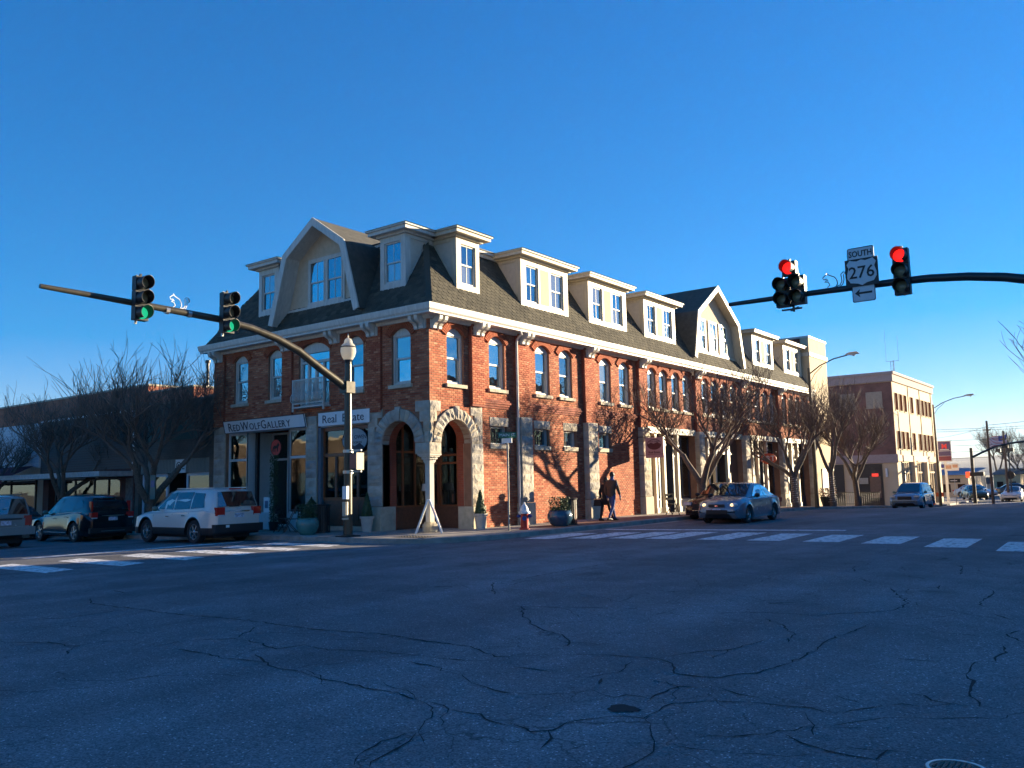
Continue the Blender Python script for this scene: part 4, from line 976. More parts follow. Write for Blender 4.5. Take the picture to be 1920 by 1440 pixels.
text('STEVE OWEN', .19, DKT, s4, (0, -.006, .10)); text('& ASSOCIATES', .11, DKT, s4, (0, -.006, -.08))
k = MB(); k.prism([(-.5,-.004,-.26),(-.2,-.004,-.12),(0,-.004,-.20),(.25,-.004,-.1),(.5,-.004,-.26),(.2,-.004,-.38),(-.2,-.004,-.38)], (0,.003,0)); k.build('hills_emblem', DKT, s4)
s5 = thing('porch_sign', 'gold lettered STEVE OWEN ASSOCIATES sign hung in the dark porch arch', 'sign', (-1.30, 1.55, 3.12), .0)
k = MB(); k.prism([(-.55,0,-.22),(-.3,0,-.26),(0,0,-.36),(.3,0,-.26),(.55,0,-.22),(.55,0,.30),(-.55,0,.30)], (0,.03,0)); k.build('board', mat('dark_green_board', (.05,.065,.05), rough=.6), s5)
GOLD = mat('gold_lettering', (.42,.36,.24), rough=.5, var=0); text('STEVE OWEN', .17, GOLD, s5, (0,-.006,.14)); text('ASSOCIATES', .14, GOLD, s5, (0,-.006,-.05))
# things seen through the glass
lampw = emit_mat('lamp_glow', (1.0,.72,.45), .8)
t_ = thing('floor_lamp', 'floor lamp with pale drum shade standing inside the dark porch', 'lamp', (-1.75, 1.75, .14))
k = MB(); k.lathe([(.13,0),(.13,.02),(.015,.04),(.015,1.35)], 12); k.build('stand', STEEL, t_); k = MB(); k.lathe([(.20,1.28),(.165,1.52)], 20); k.build('lamp_shade', mat('lamp_shade', (.55,.52,.48), rough=.8), t_, smooth=40)
t_ = thing('ceiling_lamp', 'small glowing lamp under the porch ceiling behind the left arch', 'lamp', (-1.2, 1.3, 2.48))
k = MB(); k.lathe([(.02,-.05),(.09,-.03),(.09,.03),(.02,.05)], 12); k.build('bulb', lampw, t_); k = MB(); k.tube([(0,0,.05),(0,0,1.34)], .008, 5); k.build('rod', BLACKM, t_)
rnd = random.Random(9)
for i, (x, z, w_, h_, c_) in enumerate([(-10.2,1.6,.7,1.0,(.30,.10,.05)),(-9.1,1.5,.5,1.3,(.38,.12,.06)),(-8.1,1.7,.6,.8,(.05,.10,.20)),(-6.7,1.6,.5,1.1,(.30,.09,.05)),(-4.6,1.7,.6,.7,(.35,.16,.06)),(-3.5,1.6,.7,.9,(.42,.15,.05))]):
    names = ['painting behind the far left gallery window, brown and red','tall rust orange painting in the gallery entrance','blue landscape painting right of the gallery entrance','brown painting behind the right gallery window','amber picture left of centre in the timber shopfront','orange picture at the right of the timber shopfront']
    t_ = thing('painting', names[i], 'painting', (x, 1.9+.3*(i % 3), z)); k = MB(); k.box(-w_/2, w_/2, 0, .04, 0, h_); k.build('canvas', mat('canvas_%d' % i, c_, rough=.8, var=.6, scale=4), t_)
    k = MB(); k.box(-w_/2-.04, w_/2+.04, .01, .06, -.04, 0); k.box(-w_/2-.04, w_/2+.04, .01, .06, h_, h_+.04); k.box(-w_/2-.04, -w_/2, .01, .06, 0, h_); k.box(w_/2, w_/2+.04, .01, .06, 0, h_); k.build('frame', WOOD, t_)
# shopfronts along the right facade
NAVYP = NAVY
def shopfront(i, a, b):
    zf = hz(0, (a+b)/2)+.15; sd = 'R'
    k = MB(); k.box(a-.04, b+.04, -.07, .2, 3.74, 4.02); o = k.build('lintel_beam', CREAM, BL, rz=RR)
    q = MB()
    for j in range(9): u = a+.3+(b-a-.6)*j/8; q.lathe([(.035,-.10),(.05,-.085),(.05,-.06)], 6, (u, 0, 3.88), axis='y')
    q.build('lintel_bolt', BLACKM, o)
    cols = [a+.95, a+1.8, b-1.8]
    for u in cols:
        q = MB(); q.box(u-.08, u+.08, .02, .18, zf, 3.2); q.box(u-.11, u+.11, -.01, .2, 3.2, 3.28); q.box(u-.09, u+.09, .01, .19, 3.28, 3.73); q.box(u-.12, u+.12, -.02, .22, zf, zf+.25); q.build('iron_column', CREAM, BL, rz=RR)
    if i == 1: return
    timber_front(BL, sd, a+.1, a+1.75, zf+.6, 3.72, .30, [a+.95], [zf+.62, 2.75, 3.7], st=.07, mt=NAVYP)
    timber_front(BL, sd, b-1.75, b-.1, zf+.6, 3.72, .30, [b-.95], [zf+.62, 2.75, 3.7], st=.07, mt=NAVYP)
    q = MB(); q.box(a+.05, a+1.75, .28, .4, zf-.3, zf+.58); q.box(b-1.75, b-.05, .28, .4, zf-.3, zf+.58); q.build_each('stall_riser', CREAM if i == 0 else NAVYP, BL, rz=RR)
    timber_front(BL, sd, a+1.85, b-1.85, zf, 3.72, 1.3, [a+2.05+(b-a-4.1)*.55] if False else [], [zf+.08, 2.3, 2.75, 3.7], st=.12, mt=WHITEP)
    q = MB(); q.box(a+1.75, a+1.83, .3, 1.3, zf, 3.72); q.box(b-1.83, b-1.75, .3, 1.3, zf, 3.72); q.build_each('entrance_side', NAVYP, BL, rz=RR)
    r_ = random.Random(i)
    for j in range(7):
        u = a+.35+r_.random()*(b-a-.7); t = MB(); z = zf+.8+r_.random()*.9; w_ = .2+r_.random()*.3
        t.box(u, u+w_, .55, .57, z, z+.25+r_.random()*.4); t.build('window_display', mat('display_%d' % (j % 4), [(.6,.58,.5),(.35,.3,.18),(.2,.28,.3),(.5,.42,.3)][j % 4], rough=.7, var=.4, scale=9), BL, rz=RR)
for i, (a, b) in enumerate(SHOPR): shopfront(i, a, b)
# dark timber passage with small pediment in the second bay
a, b = SHOPR[1]; zf = hz(0, 22)+.15
k = MB(); k.box(a+.1, a+1.2, .25, .35, zf, 3.72); k.box(b-1.2, b-.1, .25, .35, zf, 3.72)
k.prism([(a+1.1,.1,2.9),(b-1.1,.1,2.9),((a+b)/2,.1,3.7)], (0,.15,0)); k.build_each('passage_front', WOODP, BL, rz=RR)
k = MB(); k.box(a+1.2, b-1.2, 2.2, 2.3, zf, 3.72); k.build('passage_back', mat('passage_wood', (.10,.035,.02), rough=.6, var=.2), BL, rz=RR)
# hanging signs
s6 = thing('hanging_sign', 'square mauve sign STEVE OWEN Real Estate hung on a bracket by the stone pier', 'sign', (.38, 13.45, 2.58))
MAUVE = mat('mauve_sign', (.50,.30,.27), rough=.6, var=.06); MT = mat('maroon_lettering', (.12,.03,.03), rough=.6, var=0)
k = MB(); k.box(0, .86, -.025, .025, 0, .89); k.build('board', MAUVE, s6)
k = MB(); k.prism([(.43+.35*cos(t*pi/14), -.03, .58+.23*sin(t*pi/14)) for t in range(28)], (0, .004, 0)); k.build('oval', MT, s6)
k = MB(); k.prism([(.43+.32*cos(t*pi/14), -.034, .60+.18*sin(t*pi/14)) for t in range(15)], (0, .004, 0)); k.build('oval_field', MAUVE, s6)
k = MB(); k.prism([(.13,-.038,.60),(.28,-.038,.66),(.40,-.038,.61),(.58,-.038,.67),(.73,-.038,.60)], (0,.003,0)); k.build('hills_emblem', MT, s6)
text('STEVE OWEN', .085, MT, s6, (.43,-.042,.70)); text('Real Estate', .13, MT, s6, (.43,-.03,.24), bold=.002); text('828 DOWNTOWN', .07, MT, s6, (.47,-.03,.07)) if False else None
k = MB(); k.box(.10,.86,-.03,.03,.145,.160); k.build('rule', MT, s6)
k = MB(); k.bar((-.38,0,.93),(.95,0,.93),.03); k.bar((-.38,0,1.25),(.9,0,.94),.012); k.bar((-.30,0,.14),(0,0,.12),.02); k.build('bracket', BLACKM, s6)
s7 = thing('hanging_sign', 'ART sign in white letters on a red oval beside the third shopfront', 'sign', (.35, 27.0, 2.35))
k = MB(); k.prism([(.42+.46*cos(t*pi/10)*(1+.06*sin(3*t)), -.02, .33+.30*sin(t*pi/10)) for t in range(20)], (0, .04, 0)); k.build('board', mat('art_red', (.55,.09,.04), rough=.6, var=.3), s7)
text('ART', .42, mat('art_white', (.75,.72,.66), rough=.6), s7, (.42,-.03,.33), bold=.004)
k = MB(); k.bar((-.35,0,.72),(.9,0,.72),.03); k.build('bracket', BLACKM, s7)
# ---------------------------------------------------------------- neighbours on the left
def panels(parent, name, x0, x1, z0, z1, y, n, m_, horizontal=False, proud=.02, gap=.006):
    k = MB()
    if horizontal:
        h = (z1-z0)/n; k.box(x0, x1, y-proud, y, z0+gap, z0+h-gap); me = k.mesh(name, m_)
        for i in range(n): link(name, me, parent, (0, 0, i*h))
    else:
        w_ = (x1-x0)/n; k.box(x0+gap, x0+w_-gap, y-proud, y, z0, z1); me = k.mesh(name, m_)
        for i in range(n): link(name, me, parent, (i*w_, 0, 0))
TANB = brick_tex_mat('tan_brick', (.15,.115,.085), (.12,.095,.075), (.075,.065,.055))
shopA = thing('small_shop', 'single-storey tan brick shop with green panel next to the brick corner building', 'building')
k = MB()
for x0, x1, z0, z1 in [(-17.35,-17.05,-1,5.25),(-11.85,-11.52,-1,5.25),(-17.05,-11.85,2.9,5.25)]: k.box(x0, x1, .0, .3, z0, z1)
k.box(-17.35,-11.52,.3,20,4.4,5.0); k.box(-17.35,-17.1,.3,20,-1,5.25); k.build('wall', TANB, shopA)
k = MB(); k.box(-17.38,-11.50,-.04,.34,5.25,5.33); k.build('coping', mat('terracotta_coping', (.16,.11,.08), rough=.8), shopA)
GRN = mat('green_sign_panel', (.035,.075,.06), rough=.6, var=.15); panels(shopA, 'sign_panel', -16.9, -12.05, 3.69, 4.5, .0, 1, GRN)
RIBB = mat('ribbed_metal', (.13,.15,.14), rough=.45, var=.15); panels(shopA, 'metal_rib', -17.0, -11.9, 2.32, 2.9, .06, 46, RIBB, gap=.015)
BLUEW = mat('pale_blue_frame', (.55,.62,.68), rough=.5, var=.05)
timber_front(shopA, 'L', -16.95, -15.1, .35, 2.3, .15, [], [.4, 2.26], st=.12, mt=BLUEW); timber_front(shopA, 'L', -13.6, -11.95, .35, 2.3, .15, [], [.4, 2.26], st=.12, mt=BLUEW)
timber_front(shopA, 'L', -15.0, -13.7, -.1, 2.3, .9, [-14.35], [0, 2.26], st=.1, mt=BLACKP)
k = MB(); k.box(-17.0,-15.05,.12,.3,-1,.33); k.box(-13.65,-11.9,.12,.3,-1,.33); k.build_each('stall_riser', TANB, shopA)
k = MB(); k.box(-17.0,-11.6,4.0,4.1,-1,4.4); k.box(-17,-11.9,.3,4,2.9,2.96); k.build_each('interior_wall', INTWALL, shopA)
s8 = thing('shop_sign', 'square white sign with black round logo on the ribbed panel', 'sign', (-14.25, .02, 2.33))
k = MB(); k.box(0,.72,-.02,.02,0,.55); k.build('board', WHITEP, s8); k = MB(); k.ring([(.15,-.035),(.18,-.035),(.18,-.02),(.15,-.02)], 24, (.25,0,.27), axis='y'); k.lathe([(.01,-.035),(.09,-.035),(.09,-.02),(.01,-.02)], 12, (.25,0,.27), axis='y')
for z in (.14,.25,.36): k.box(.5,.66,-.03,-.02,z,z+.04)
k.build('logo', BLACKP, s8)
BRNP = mat('brown_panel', (.075,.062,.055), rough=.6, var=.12)
shopB = thing('small_shop', 'shop with wide brown panelled upper wall and white flat canopy', 'building')
k = MB(); k.box(-26.4,-17.4,.06,.4,2.55,5.12); k.box(-18.6,-17.4,.0,.4,-1,2.55); k.box(-25.9,-25.3,.0,.4,-1,2.4); k.box(-26.4,-17.4,.4,20,4.6,4.7); k.box(-26.4,-17.4,4,4.1,-1,4.6); k.build('wall', brick_tex_mat('dark_red_brick', (.12,.04,.03), (.10,.03,.025), (.06,.05,.045)), shopB)
panels(shopB, 'cladding_board', -26.35, -17.55, 2.62, 5.12, .06, 22, BRNP, horizontal=True, gap=.008)
k = MB(); k.box(-26.4,-17.4,-.04,.4,5.13,5.21); k.build('coping', WHITEP, shopB)
k = MB(); k.tube([(-17.48,-.05,5.1),(-17.48,-.05,2.5)], .05, 6); k.build('downspout', WHITEP, shopB)
k = MB(); k.box(-30.2,-17.55,-1.5,.0,2.28,2.50); k.build('canopy', mat('pale_canopy', (.45,.44,.42), rough=.6, var=.2), shopB)
timber_front(shopB, 'L', -24.9, -18.7, .3, 2.25, .15, [-23.0,-21.2,-19.9], [.35, 2.2], st=.08, mt=BLACKP)
k = MB(); k.box(-24.9,-18.6,.14,.3,-1,.3); k.build_each('stall_riser', BRNP, shopB)
REDC = mat('red_curtain', (.30,.03,.05), rough=.9, var=.5, scale=3)
for i in range(9): k = MB(); u = -24.6+i*.66; k.box(u, u+.45, .8, .84, .35, .9+.5*rnd.random()); k.build('window_display', REDC, shopB)
WARM = emit_mat('warm_reflection_glow', (1.0,.62,.30), .20)  # glow for panels added behind the glass, imitating its warm reflections
for u, w_, z in [(-22.6,.5,1.55),(-21.6,.9,1.6),(-20.4,.4,1.7),(-19.8,.7,1.55),(-19.9,.6,1.1)]: k = MB(); k.box(u, u+w_, 1.6, 1.62, z, z+.42); k.build('reflection_glow_panel', WARM, shopB)
shopC = thing('small_shop', 'shop with white boarded upper wall and maroon awning at the far left', 'building')
k = MB(); k.box(-44,-26.6,.06,.4,2.9,5.15); k.box(-44,-26.6,.4,20,4.6,4.7); k.box(-44,-26.6,3,3.1,-1.5,4.6); k.build('wall', WHITEP, shopC)
panels(shopC, 'cladding_board', -40, -26.6, 2.95, 5.15, .06, 14, mat('pale_blue_white', (.50,.55,.60), rough=.6), horizontal=True, gap=.007)
k = MB(); k.add([(-44,-.02,3.0),(-26.9,-.02,3.0),(-26.9,-1.5,2.3),(-44,-1.5,2.3),(-44,-1.5,2.1),(-26.9,-1.5,2.1)], [(0,1,2,3),(3,2,5,4)]); k.build('awning', mat('maroon_awning', (.10,.02,.04), rough=.9), shopC)
timber_front(shopC, 'L', -40, -27.2, .0, 2.3, .2, [-36,-33,-30], [.1, 2.2], st=.1, mt=BLACKP)
BB = brick_tex_mat('old_brick', (.33,.10,.05), (.27,.08,.04), (.3,.22,.16))
bk = thing('back_building', 'taller red brick building whose stepped parapet catches the sun behind the low shops', 'building')
k = MB(); k.box(-50,-27,6,9,-1,7.55); k.box(-27,-22.5,6,9,-1,7.1); k.box(-22.5,-18.5,6,9,-1,6.4); k.build('wall', BB, bk)
k = MB(); k.box(-50,-26.95,5.95,9,7.55,7.65); k.box(-26.95,-22.45,5.95,9,7.1,7.2); k.box(-22.45,-18.4,5.95,9,6.4,6.5); k.build('coping', SMOOTHSTONE, bk)
for x, y, w_, lb in ((-15.2, 3.0, 1.2, 'grey rooftop unit above the tan brick shop'), (-21.5, 2.5, 1.5, 'grey rooftop unit above the brown panelled shop')):
    t_ = thing('rooftop_unit', lb, 'air conditioner', (x, y, 5.0)); k = MB(); k.box(-w_/2,w_/2,-.5,.5,0,.9); k.build('case', STEELP if 'STEELP' in globals() else mat('unit_grey', (.2,.2,.2), rough=.7), t_); k = MB()
    for i in range(5): k.box(-w_/2+.1,w_/2-.1,-.52,-.5,.15+i*.14,.22+i*.14)
    k.build('grille', BLACKM, t_)
k = MB(); k.box(-18.1,-17.5,-.02,.0,.1,2.2); k.build('notice_board', mat('notice_grey', (.12,.11,.1), rough=.7, var=.4, scale=7), shopB)
t_ = thing('vent_pipe', 'thin vent pipe on the roof of the taller back building', 'pipe', (-22.8, 7, 7.2)); k = MB(); k.lathe([(.08,0),(.08,1.3),(.14,1.3),(.14,1.45)], 8); k.build('pipe', BLACKM, t_)
# ---------------------------------------------------------------- across the street (outside the frame): what shades the crossing
def plainshop(name, label, x0, x1, y0, y1, h, face, m_, axis):
    t = thing(name, label, 'building'); k = MB(); k.box(x0, x1, y0, y1, -1.6, h); w = k.build('wall', m_, t)
    k = MB(); k.box(x0-.1, x1+.1, y0-.1, y1+.1, h, h+.2); k.build('coping', SMOOTHSTONE, t)
    k = MB(); n = int(((y1-y0) if axis == 'y' else (x1-x0))/2.6)
    for i in range(n):
        for z in ([1.0] if h < 6 else [1.0, 4.6]):
            s_ = (y0 if axis == 'y' else x0)+.8+i*2.6
            if axis == 'y': k.box(x0-.03, x0+.01, s_, s_+1.3, z, z+1.7)
            else: k.box(s_, s_+1.3, y1-.01, y1+.03, z, z+1.7)
    k.build('window', PANE, t)
plainshop('brick_shop', 'two-storey brick block across the road to the east', 21, 34, 0, 39.0, 9.2, 'w', BB, 'y')
plainshop('brick_shop', 'lower brick row across the road, north of the tall block', 21, 34, 39.2, 104, 6.75, 'w', TANB, 'y')
plainshop('brick_shop', 'brick shop row on the south side of the crossing', -45, 8, -40, -24, 5.2, 's', TANB, 'x')
k = MB(); k.box(17.6, 21, 0, 104, -1.5, .12); tag(k.build('sidewalk_east', WALK), kind='structure')
k = MB(); k.box(-60, 12, -24, -20.4, -1.0, .12); tag(k.build('sidewalk_south', WALK), kind='structure')
# ---------------------------------------------------------------- traffic signals
LENSOFF = mat('unlit_lens', (.22,.20,.12), rough=.15, var=.1)
REDL = emit_mat('red_signal', (1.0,.012,.01), .55); GREENL = emit_mat('green_signal', (.02,.65,.30), .22)
HOUSE = mat('signal_housing', (.016,.017,.018), rough=.5, var=.1)
def signal_head(parent, x, z, lit, litmat, n=3, dx=0.0):
    """head facing local -y; x,z = top centre of its backplate"""
    h = MB()
    for i in range(n):
        zc = z-.19-i*.36; h.box(x-.17, x+.17, .02, .20, zc-.172, zc+.172)
    h.box(x-.02, x+.02, .10, .16, z, z+.06)
    H = h.build('housing', HOUSE, parent)
    for i in range(n):
        zc = z-.19-i*.36
        k = MB(); k.lathe([(.01,-.03),(.09,-.02),(.145,.005),(.150,.02)], 16, (x,0,zc), axis='y'); k.build('lens', litmat if i == lit else LENSOFF, H, smooth=60)
        k = MB(); nn = 18; L0 = .30
        for j in range(nn+1):      # tunnel visor: open at the bottom
            t = radians(-60)+radians(300)*j/nn; L_ = L0*(1-.28*abs(sin((t-pi/2)/2)))
            for r_ in (.152, .160):
                k.v += [(x+r_*cos(t), .02, zc+r_*sin(t)), (x+r_*cos(t), -L_, zc+r_*sin(t))]
        for j in range(nn):
            a = j*4; b = a+4
            for q in [(a, a+1, b+1, b), (a+2, b+2, b+3, a+3), (a+1, a+3, b+3, b+1)]: k.f.append(q); k.m.append(0)
        k.build('visor', HOUSE, H)
# left mast: corner pole with lantern, arm reaching over the street towards the camera
PL = thing('traffic_signal_pole', 'tall dark corner pole with curved mast arm carrying two green traffic lights', 'traffic signal', (-1.08, -2.42, .15))
k = MB(); k.lathe([(.22,0),(.22,.04),(.14,.06),(.13,.5),(.115,3.0),(.10,5.15)], 14); k.build('pole', POLEM, PL, smooth=40)
k = MB(); k.box(-.16,.16,-.20,.14,4.26,4.60); k.build('arm_clamp', POLEM, PL)
ap = [(0,-.10,4.42),(0,-.48,4.62),(0,-1.09,4.92),(0,-1.87,5.34),(0,-2.61,5.60),(0,-3.49,5.79),(0,-4.48,5.89),(0,-5.70,5.92),(0,-6.82,5.95),(0,-7.97,5.975),(0,-8.97,5.99)]
k = MB(); k.tube(ap, [.125,.12,.118,.112,.106,.10,.095,.088,.078,.068,.055], 12); k.build('mast_arm', POLEM, PL, smooth=40)
[MBs.build('strap', STEEL, PL) for MBs in [MB().lathe([(.095,-.05),(.095,.05)], 12, (0,y,5.9), axis='y') for y in (-4.1,-6.5,-5.35,-5.95)]]
def globe(parent, z):
    k = MB(); k.lathe([(.06,0),(.10,.02),(.10,.08),(.13,.12)], 16, (0,0,z)); k.build('collar', BLACKM, parent, smooth=50)
    m, N, L, p = newmat('lantern_glass') if 'lantern_glass' not in MATS else (MATS['lantern_glass'],)*4
    if 'lantern_glass' not in MATS:
        N.remove(p); df = N.new('ShaderNodeBsdfDiffuse'); tr = N.new('ShaderNodeBsdfTranslucent'); mx = N.new('ShaderNodeMixShader'); mx.inputs[0].default_value = .55
        df.inputs[0].default_value = (.9,.86,.76,1); tr.inputs[0].default_value = (.95,.90,.78,1); L.new(df.outputs[0], mx.inputs[1]); L.new(tr.outputs[0], mx.inputs[2]); L.new(mx.outputs[0], N['Material Output'].inputs[0]); MATS['lantern_glass'] = m
    k = MB(); k.lathe([(.13,.12),(.20,.24),(.235,.38),(.225,.50)], 20, (0,0,z)); k.build('globe', m, parent, smooth=60)
    k = MB(); k.lathe([(.232,.495),(.24,.51),(.232,.525)], 20, (0,0,z)); k.build('band', BLACKM, parent)
    k = MB(); k.lathe([(.225,.525),(.19,.58),(.13,.64),(.125,.70),(.09,.76),(.07,.77),(.02,.80),(.012,.90),(.004,.94)], 20, (0,0,z)); k.build('cap', m, parent, smooth=40)
globe(PL, 5.15)
k = MB(); k.box(.30,.62,-.22,.05,1.95,2.45); PS = k.build('pedestrian_signal', HOUSE, PL)
k = MB(); k.box(.33,.59,-.232,-.22,1.99,2.41); k.build('signal_face', mat('dim_red_face', (.28,.09,.06), rough=.3), PS)
k = MB(); k.box(.60,.63,-.24,.05,1.95,2.45); k.build('side_cover', mat('cover_cream', (.5,.44,.3), rough=.5), PS)
for z in (1.88,2.5): k = MB(); k.box(-.16,.62,-.06,-.02,z,z+.05); k.lathe([(.15,-.03),(.15,.06)], 12, (0,0,z)); k.build('signal_bracket', STEEL, PL)
k = MB(); k.box(.02,.20,-.24,-.14,1.10,1.48); k.build('push_button_plate', WHITEP, PL)
k = MB(); k.lathe([(.09,.60),(.09,1.02)], 10, (.10,-.20,0)); k.lathe([(.10,.50),(.10,.56)], 10, (.10,-.20,0)); k.build('control_box', mat('cream_box', (.40,.36,.27), rough=.5), PL)
k = MB(); k.box(-.26,.26,-.26,.26,.0,.03); k.build('base_plate', BLACKM, PL)
for nm, lab, y in (('traffic_light', 'traffic light showing green, outer one on the left mast arm', -9.16), ('traffic_light', 'traffic light showing green, nearer the lamp post on the left mast arm', -6.77)):
    t_ = thing(nm, lab, 'traffic light', (-.80, y, 0), pi/2, 'traffic lights on the mast arms')
    k = MB(); k.bar((0,.30,5.6),(0,.30,6.8),.05); k.bar((0,.2,6.65),(0,.32,6.65),.05); k.bar((0,.2,5.75),(0,.32,5.75),.05); k.build('bracket', STEEL, t_)
    signal_head(t_, 0, 6.74, 2, GREENL)
# right mast
PR = thing('traffic_signal_pole', 'dark mast arm crossing the sky at the right edge carrying the red lights', 'traffic signal', (19.6, 1.0, .12))
k = MB(); k.lathe([(.26,0),(.26,.04),(.15,.06),(.13,3.0),(.12,5.2)], 14); k.build('pole', BLACKM, PR, smooth=40)
ap = [(19.5,1,4.35),(19.0,1,4.55),(18.2,1,4.95),(17.4,1,5.32),(16.6,1,5.60),(15.9,1,5.80),(15.2,1,5.93),(14.4,1,6.02),(13.7,1,6.05),(12.1,1,6.075),(10.9,1,6.09),(9.65,1,6.10)]
k = MB(); k.tube([(x-19.6, y-1, z-.12) for x, y, z in ap], [.12,.12,.115,.11,.105,.10,.095,.09,.085,.072,.064,.052], 12); k.build('mast_arm', BLACKM, PR, smooth=40)
t_ = thing('traffic_light', 'traffic light showing red at the right, single column of three lamps', 'traffic light', (13.89, .75, 0), 0, 'traffic lights on the mast arms')
k = MB(); k.bar((0,.24,5.7),(0,.24,6.86),.05); k.build('bracket', BLACKM, t_); signal_head(t_, 0, 6.78, 0, REDL)
t_ = thing('traffic_light', 'five-lamp traffic light cluster showing red beside the small squirrel', 'traffic light', (11.33, .75, 0), 0, 'traffic lights on the mast arms')
k = MB(); k.bar((0,.24,5.68),(0,.24,6.6),.05); k.bar((-.25,.1,5.72),(.25,.1,5.72),.04); k.bar((0,.0,5.66),(.2,.0,5.74),.03); k.build('bracket', BLACKM, t_)
signal_head(t_, .0, 6.93, 0, REDL, n=1); signal_head(t_, -.19, 6.52, 9, REDL, n=2); signal_head(t_, .19, 6.54, 9, REDL, n=2)
# route signs
SB = mat('sign_aluminium', (.50,.54,.58), rough=.4, var=.05)
def plate(name, label, x, z, w_, h_, cat='sign'):
    t = thing(name, label, cat, (x, .83, z)); k = MB()
    r_ = .04; pts = []
    for cx0, cz0, a0 in ((w_/2-r_, h_/2-r_, 0), (-w_/2+r_, h_/2-r_, 90), (-w_/2+r_, -h_/2+r_, 180), (w_/2-r_, -h_/2+r_, 270)):
        for a in (0, 45, 90): pts.append((cx0+r_*cos(radians(a0+a)), 0, cz0+r_*sin(radians(a0+a))))
    k.prism(pts, (0, .012, 0)); k.build('border', BLACKP, t)
    k = MB(); k.prism([(p[0]*.93, -.004, p[2]*(1-.07*w_/h_ if h_ < w_ else .93)) for p in pts], (0, .004, 0)); k.build('face', SB, t); return t
t_ = plate('route_sign', 'small white SOUTH plate above the 276 shield', 13.02, 6.81, .60, .32); text('SOUTH', .20, BLACKP, t_, (0,-.008,.0), sx=.80, bold=.004)
t_ = plate('arrow_sign', 'small white plate with a black left arrow below the 276 shield', 13.04, 5.87, .52, .42)
k = MB(); k.prism([(-.20,-.008,0),(-.08,-.008,.10),(-.10,-.008,.025),(.19,-.008,.025),(.19,-.008,-.025),(-.10,-.008,-.025),(-.08,-.008,-.10)], (0,.004,0)); k.build('arrow', BLACKP, t_)
t_ = thing('route_shield', 'black square route sign with a white shield reading 276', 'sign', (13.03, .80, 6.36))
k = MB(); k.box(-.37,.37,0,.012,-.33,.33); k.build('border', BLACKP, t_)
sh = [(0,.30),(.10,.27),(.20,.29),(.26,.31),(.33,.22),(.29,.12),(.33,-.02),(.33,-.12),(.26,-.23),(.10,-.26),(0,-.31)]
pts = [(x,-.004,z) for x, z in sh]+[(-x,-.004,z) for x, z in sh[-2:0:-1]]
k = MB(); k.prism(pts, (0,.004,0)); k.build('shield', SB, t_); text('276', .40, BLACKP, t_, (0,-.008,-.01), sx=.98, bold=.004)
t_['label'] = 'black square route sign with a white shield reading 276'
# squirrels of bent tube
def squirrel(name, label, loc, rz, s, m_, flip=1):
    t = thing(name, label, 'ornament', loc, rz)
    body = [(-.12,0),(-.16,.03),(-.10,.08),(-.14,.16),(-.22,.17),(-.19,.20),(-.13,.20),(-.17,.24),(-.24,.23),(-.26,.28),(-.20,.33),(-.17,.34),(-.16,.39),(-.13,.34),(-.06,.30),(.02,.26),(.07,.18),(.08,.09),(.04,.02),(-.06,0),(-.12,0)]
    tail = [(.06,.02),(.14,.05),(.19,.13),(.18,.22),(.17,.30),(.23,.35),(.30,.32),(.32,.25),(.27,.20),(.30,.27),(.27,.31),(.23,.28),(.24,.16),(.20,.05),(.12,0),(.04,.0)]
    k = MB(); k.tube([(flip*x*s, 0, z*s) for x, z in body], .013, 5); k.build('body_outline', m_, t); k = MB(); k.tube([(flip*x*s, 0, z*s) for x, z in tail], .013, 5); k.build('tail_outline', m_, t)
squirrel('squirrel_ornament', 'white tube outline of a squirrel on the left mast arm', (-1.08, -8.05, 6.13), pi/2, .95, WHITEP, 1)
squirrel('squirrel_ornament', 'dark tube outline of a squirrel on the right mast arm', (12.33, 1.0, 6.13), 0, 1.0, BLACKM, 1)
# ---------------------------------------------------------------- street name sign, hydrant, planters, board
t_ = thing('street_sign', 'slim post with green MAIN street blade over a small pale plate', 'sign', (1.92, 1.50, .15))
k = MB(); k.lathe([(.03,0),(.03,2.80)], 8); k.build('post', mat('galvanised', (.30,.29,.27), rough=.5, metal=.5, var=.1), t_)
k = MB(); k.box(-.20,.20,-.035,-.02,2.72,2.87); k.build('plate', WHITEP, t_)
k = MB(); k.add([], []); k.box(-.29,.29,-.01,.01,2.88,3.06); b_ = k.build('name_blade', mat('sign_green', (.03,.13,.06), rough=.4, var=.05), t_); text('MAIN ST', .13, WHITEP, b_, (0,-.016,2.97))
b_.rotation_euler = (0, 0, radians(37))
t_ = thing('fire_hydrant', 'red fire hydrant with white bonnet and blue caps at the kerb', 'hydrant', (2.05, 2.14, .15), radians(35))
RH = mat('hydrant_red', (.42,.03,.02), rough=.45, var=.15); WHH = mat('hydrant_white', (.62,.64,.66), rough=.45, var=.1); BLH = mat('hydrant_blue', (.02,.05,.22), rough=.4, var=.1)
k = MB(); k.lathe([(.17,0),(.17,.04),(.125,.05),(.12,.50),(.135,.52)], 18); k.build('barrel', RH, t_, smooth=40)
k = MB(); k.lathe([(.185,.50),(.19,.53),(.185,.57),(.135,.58),(.125,.66),(.09,.74),(.045,.79),(.035,.80),(.035,.85),(.01,.86)], 18); k.build('bonnet', WHH, t_, smooth=40)
for v, r_, z in (((1,0,0),.055,.42),((-1,0,0),.055,.42),((0,-1,0),.075,.36)):
    k = MB(); d = Vector(v); k.tube([d*.10+Vector((0,0,z)), d*.17+Vector((0,0,z))], r_*.8, 12); k.tube([d*.17+Vector((0,0,z)), d*.22+Vector((0,0,z))], r_, 12); k.tube([d*.22+Vector((0,0,z)), d*.25+Vector((0,0,z))], .022, 5); k.build('cap', BLH, t_, smooth=40)
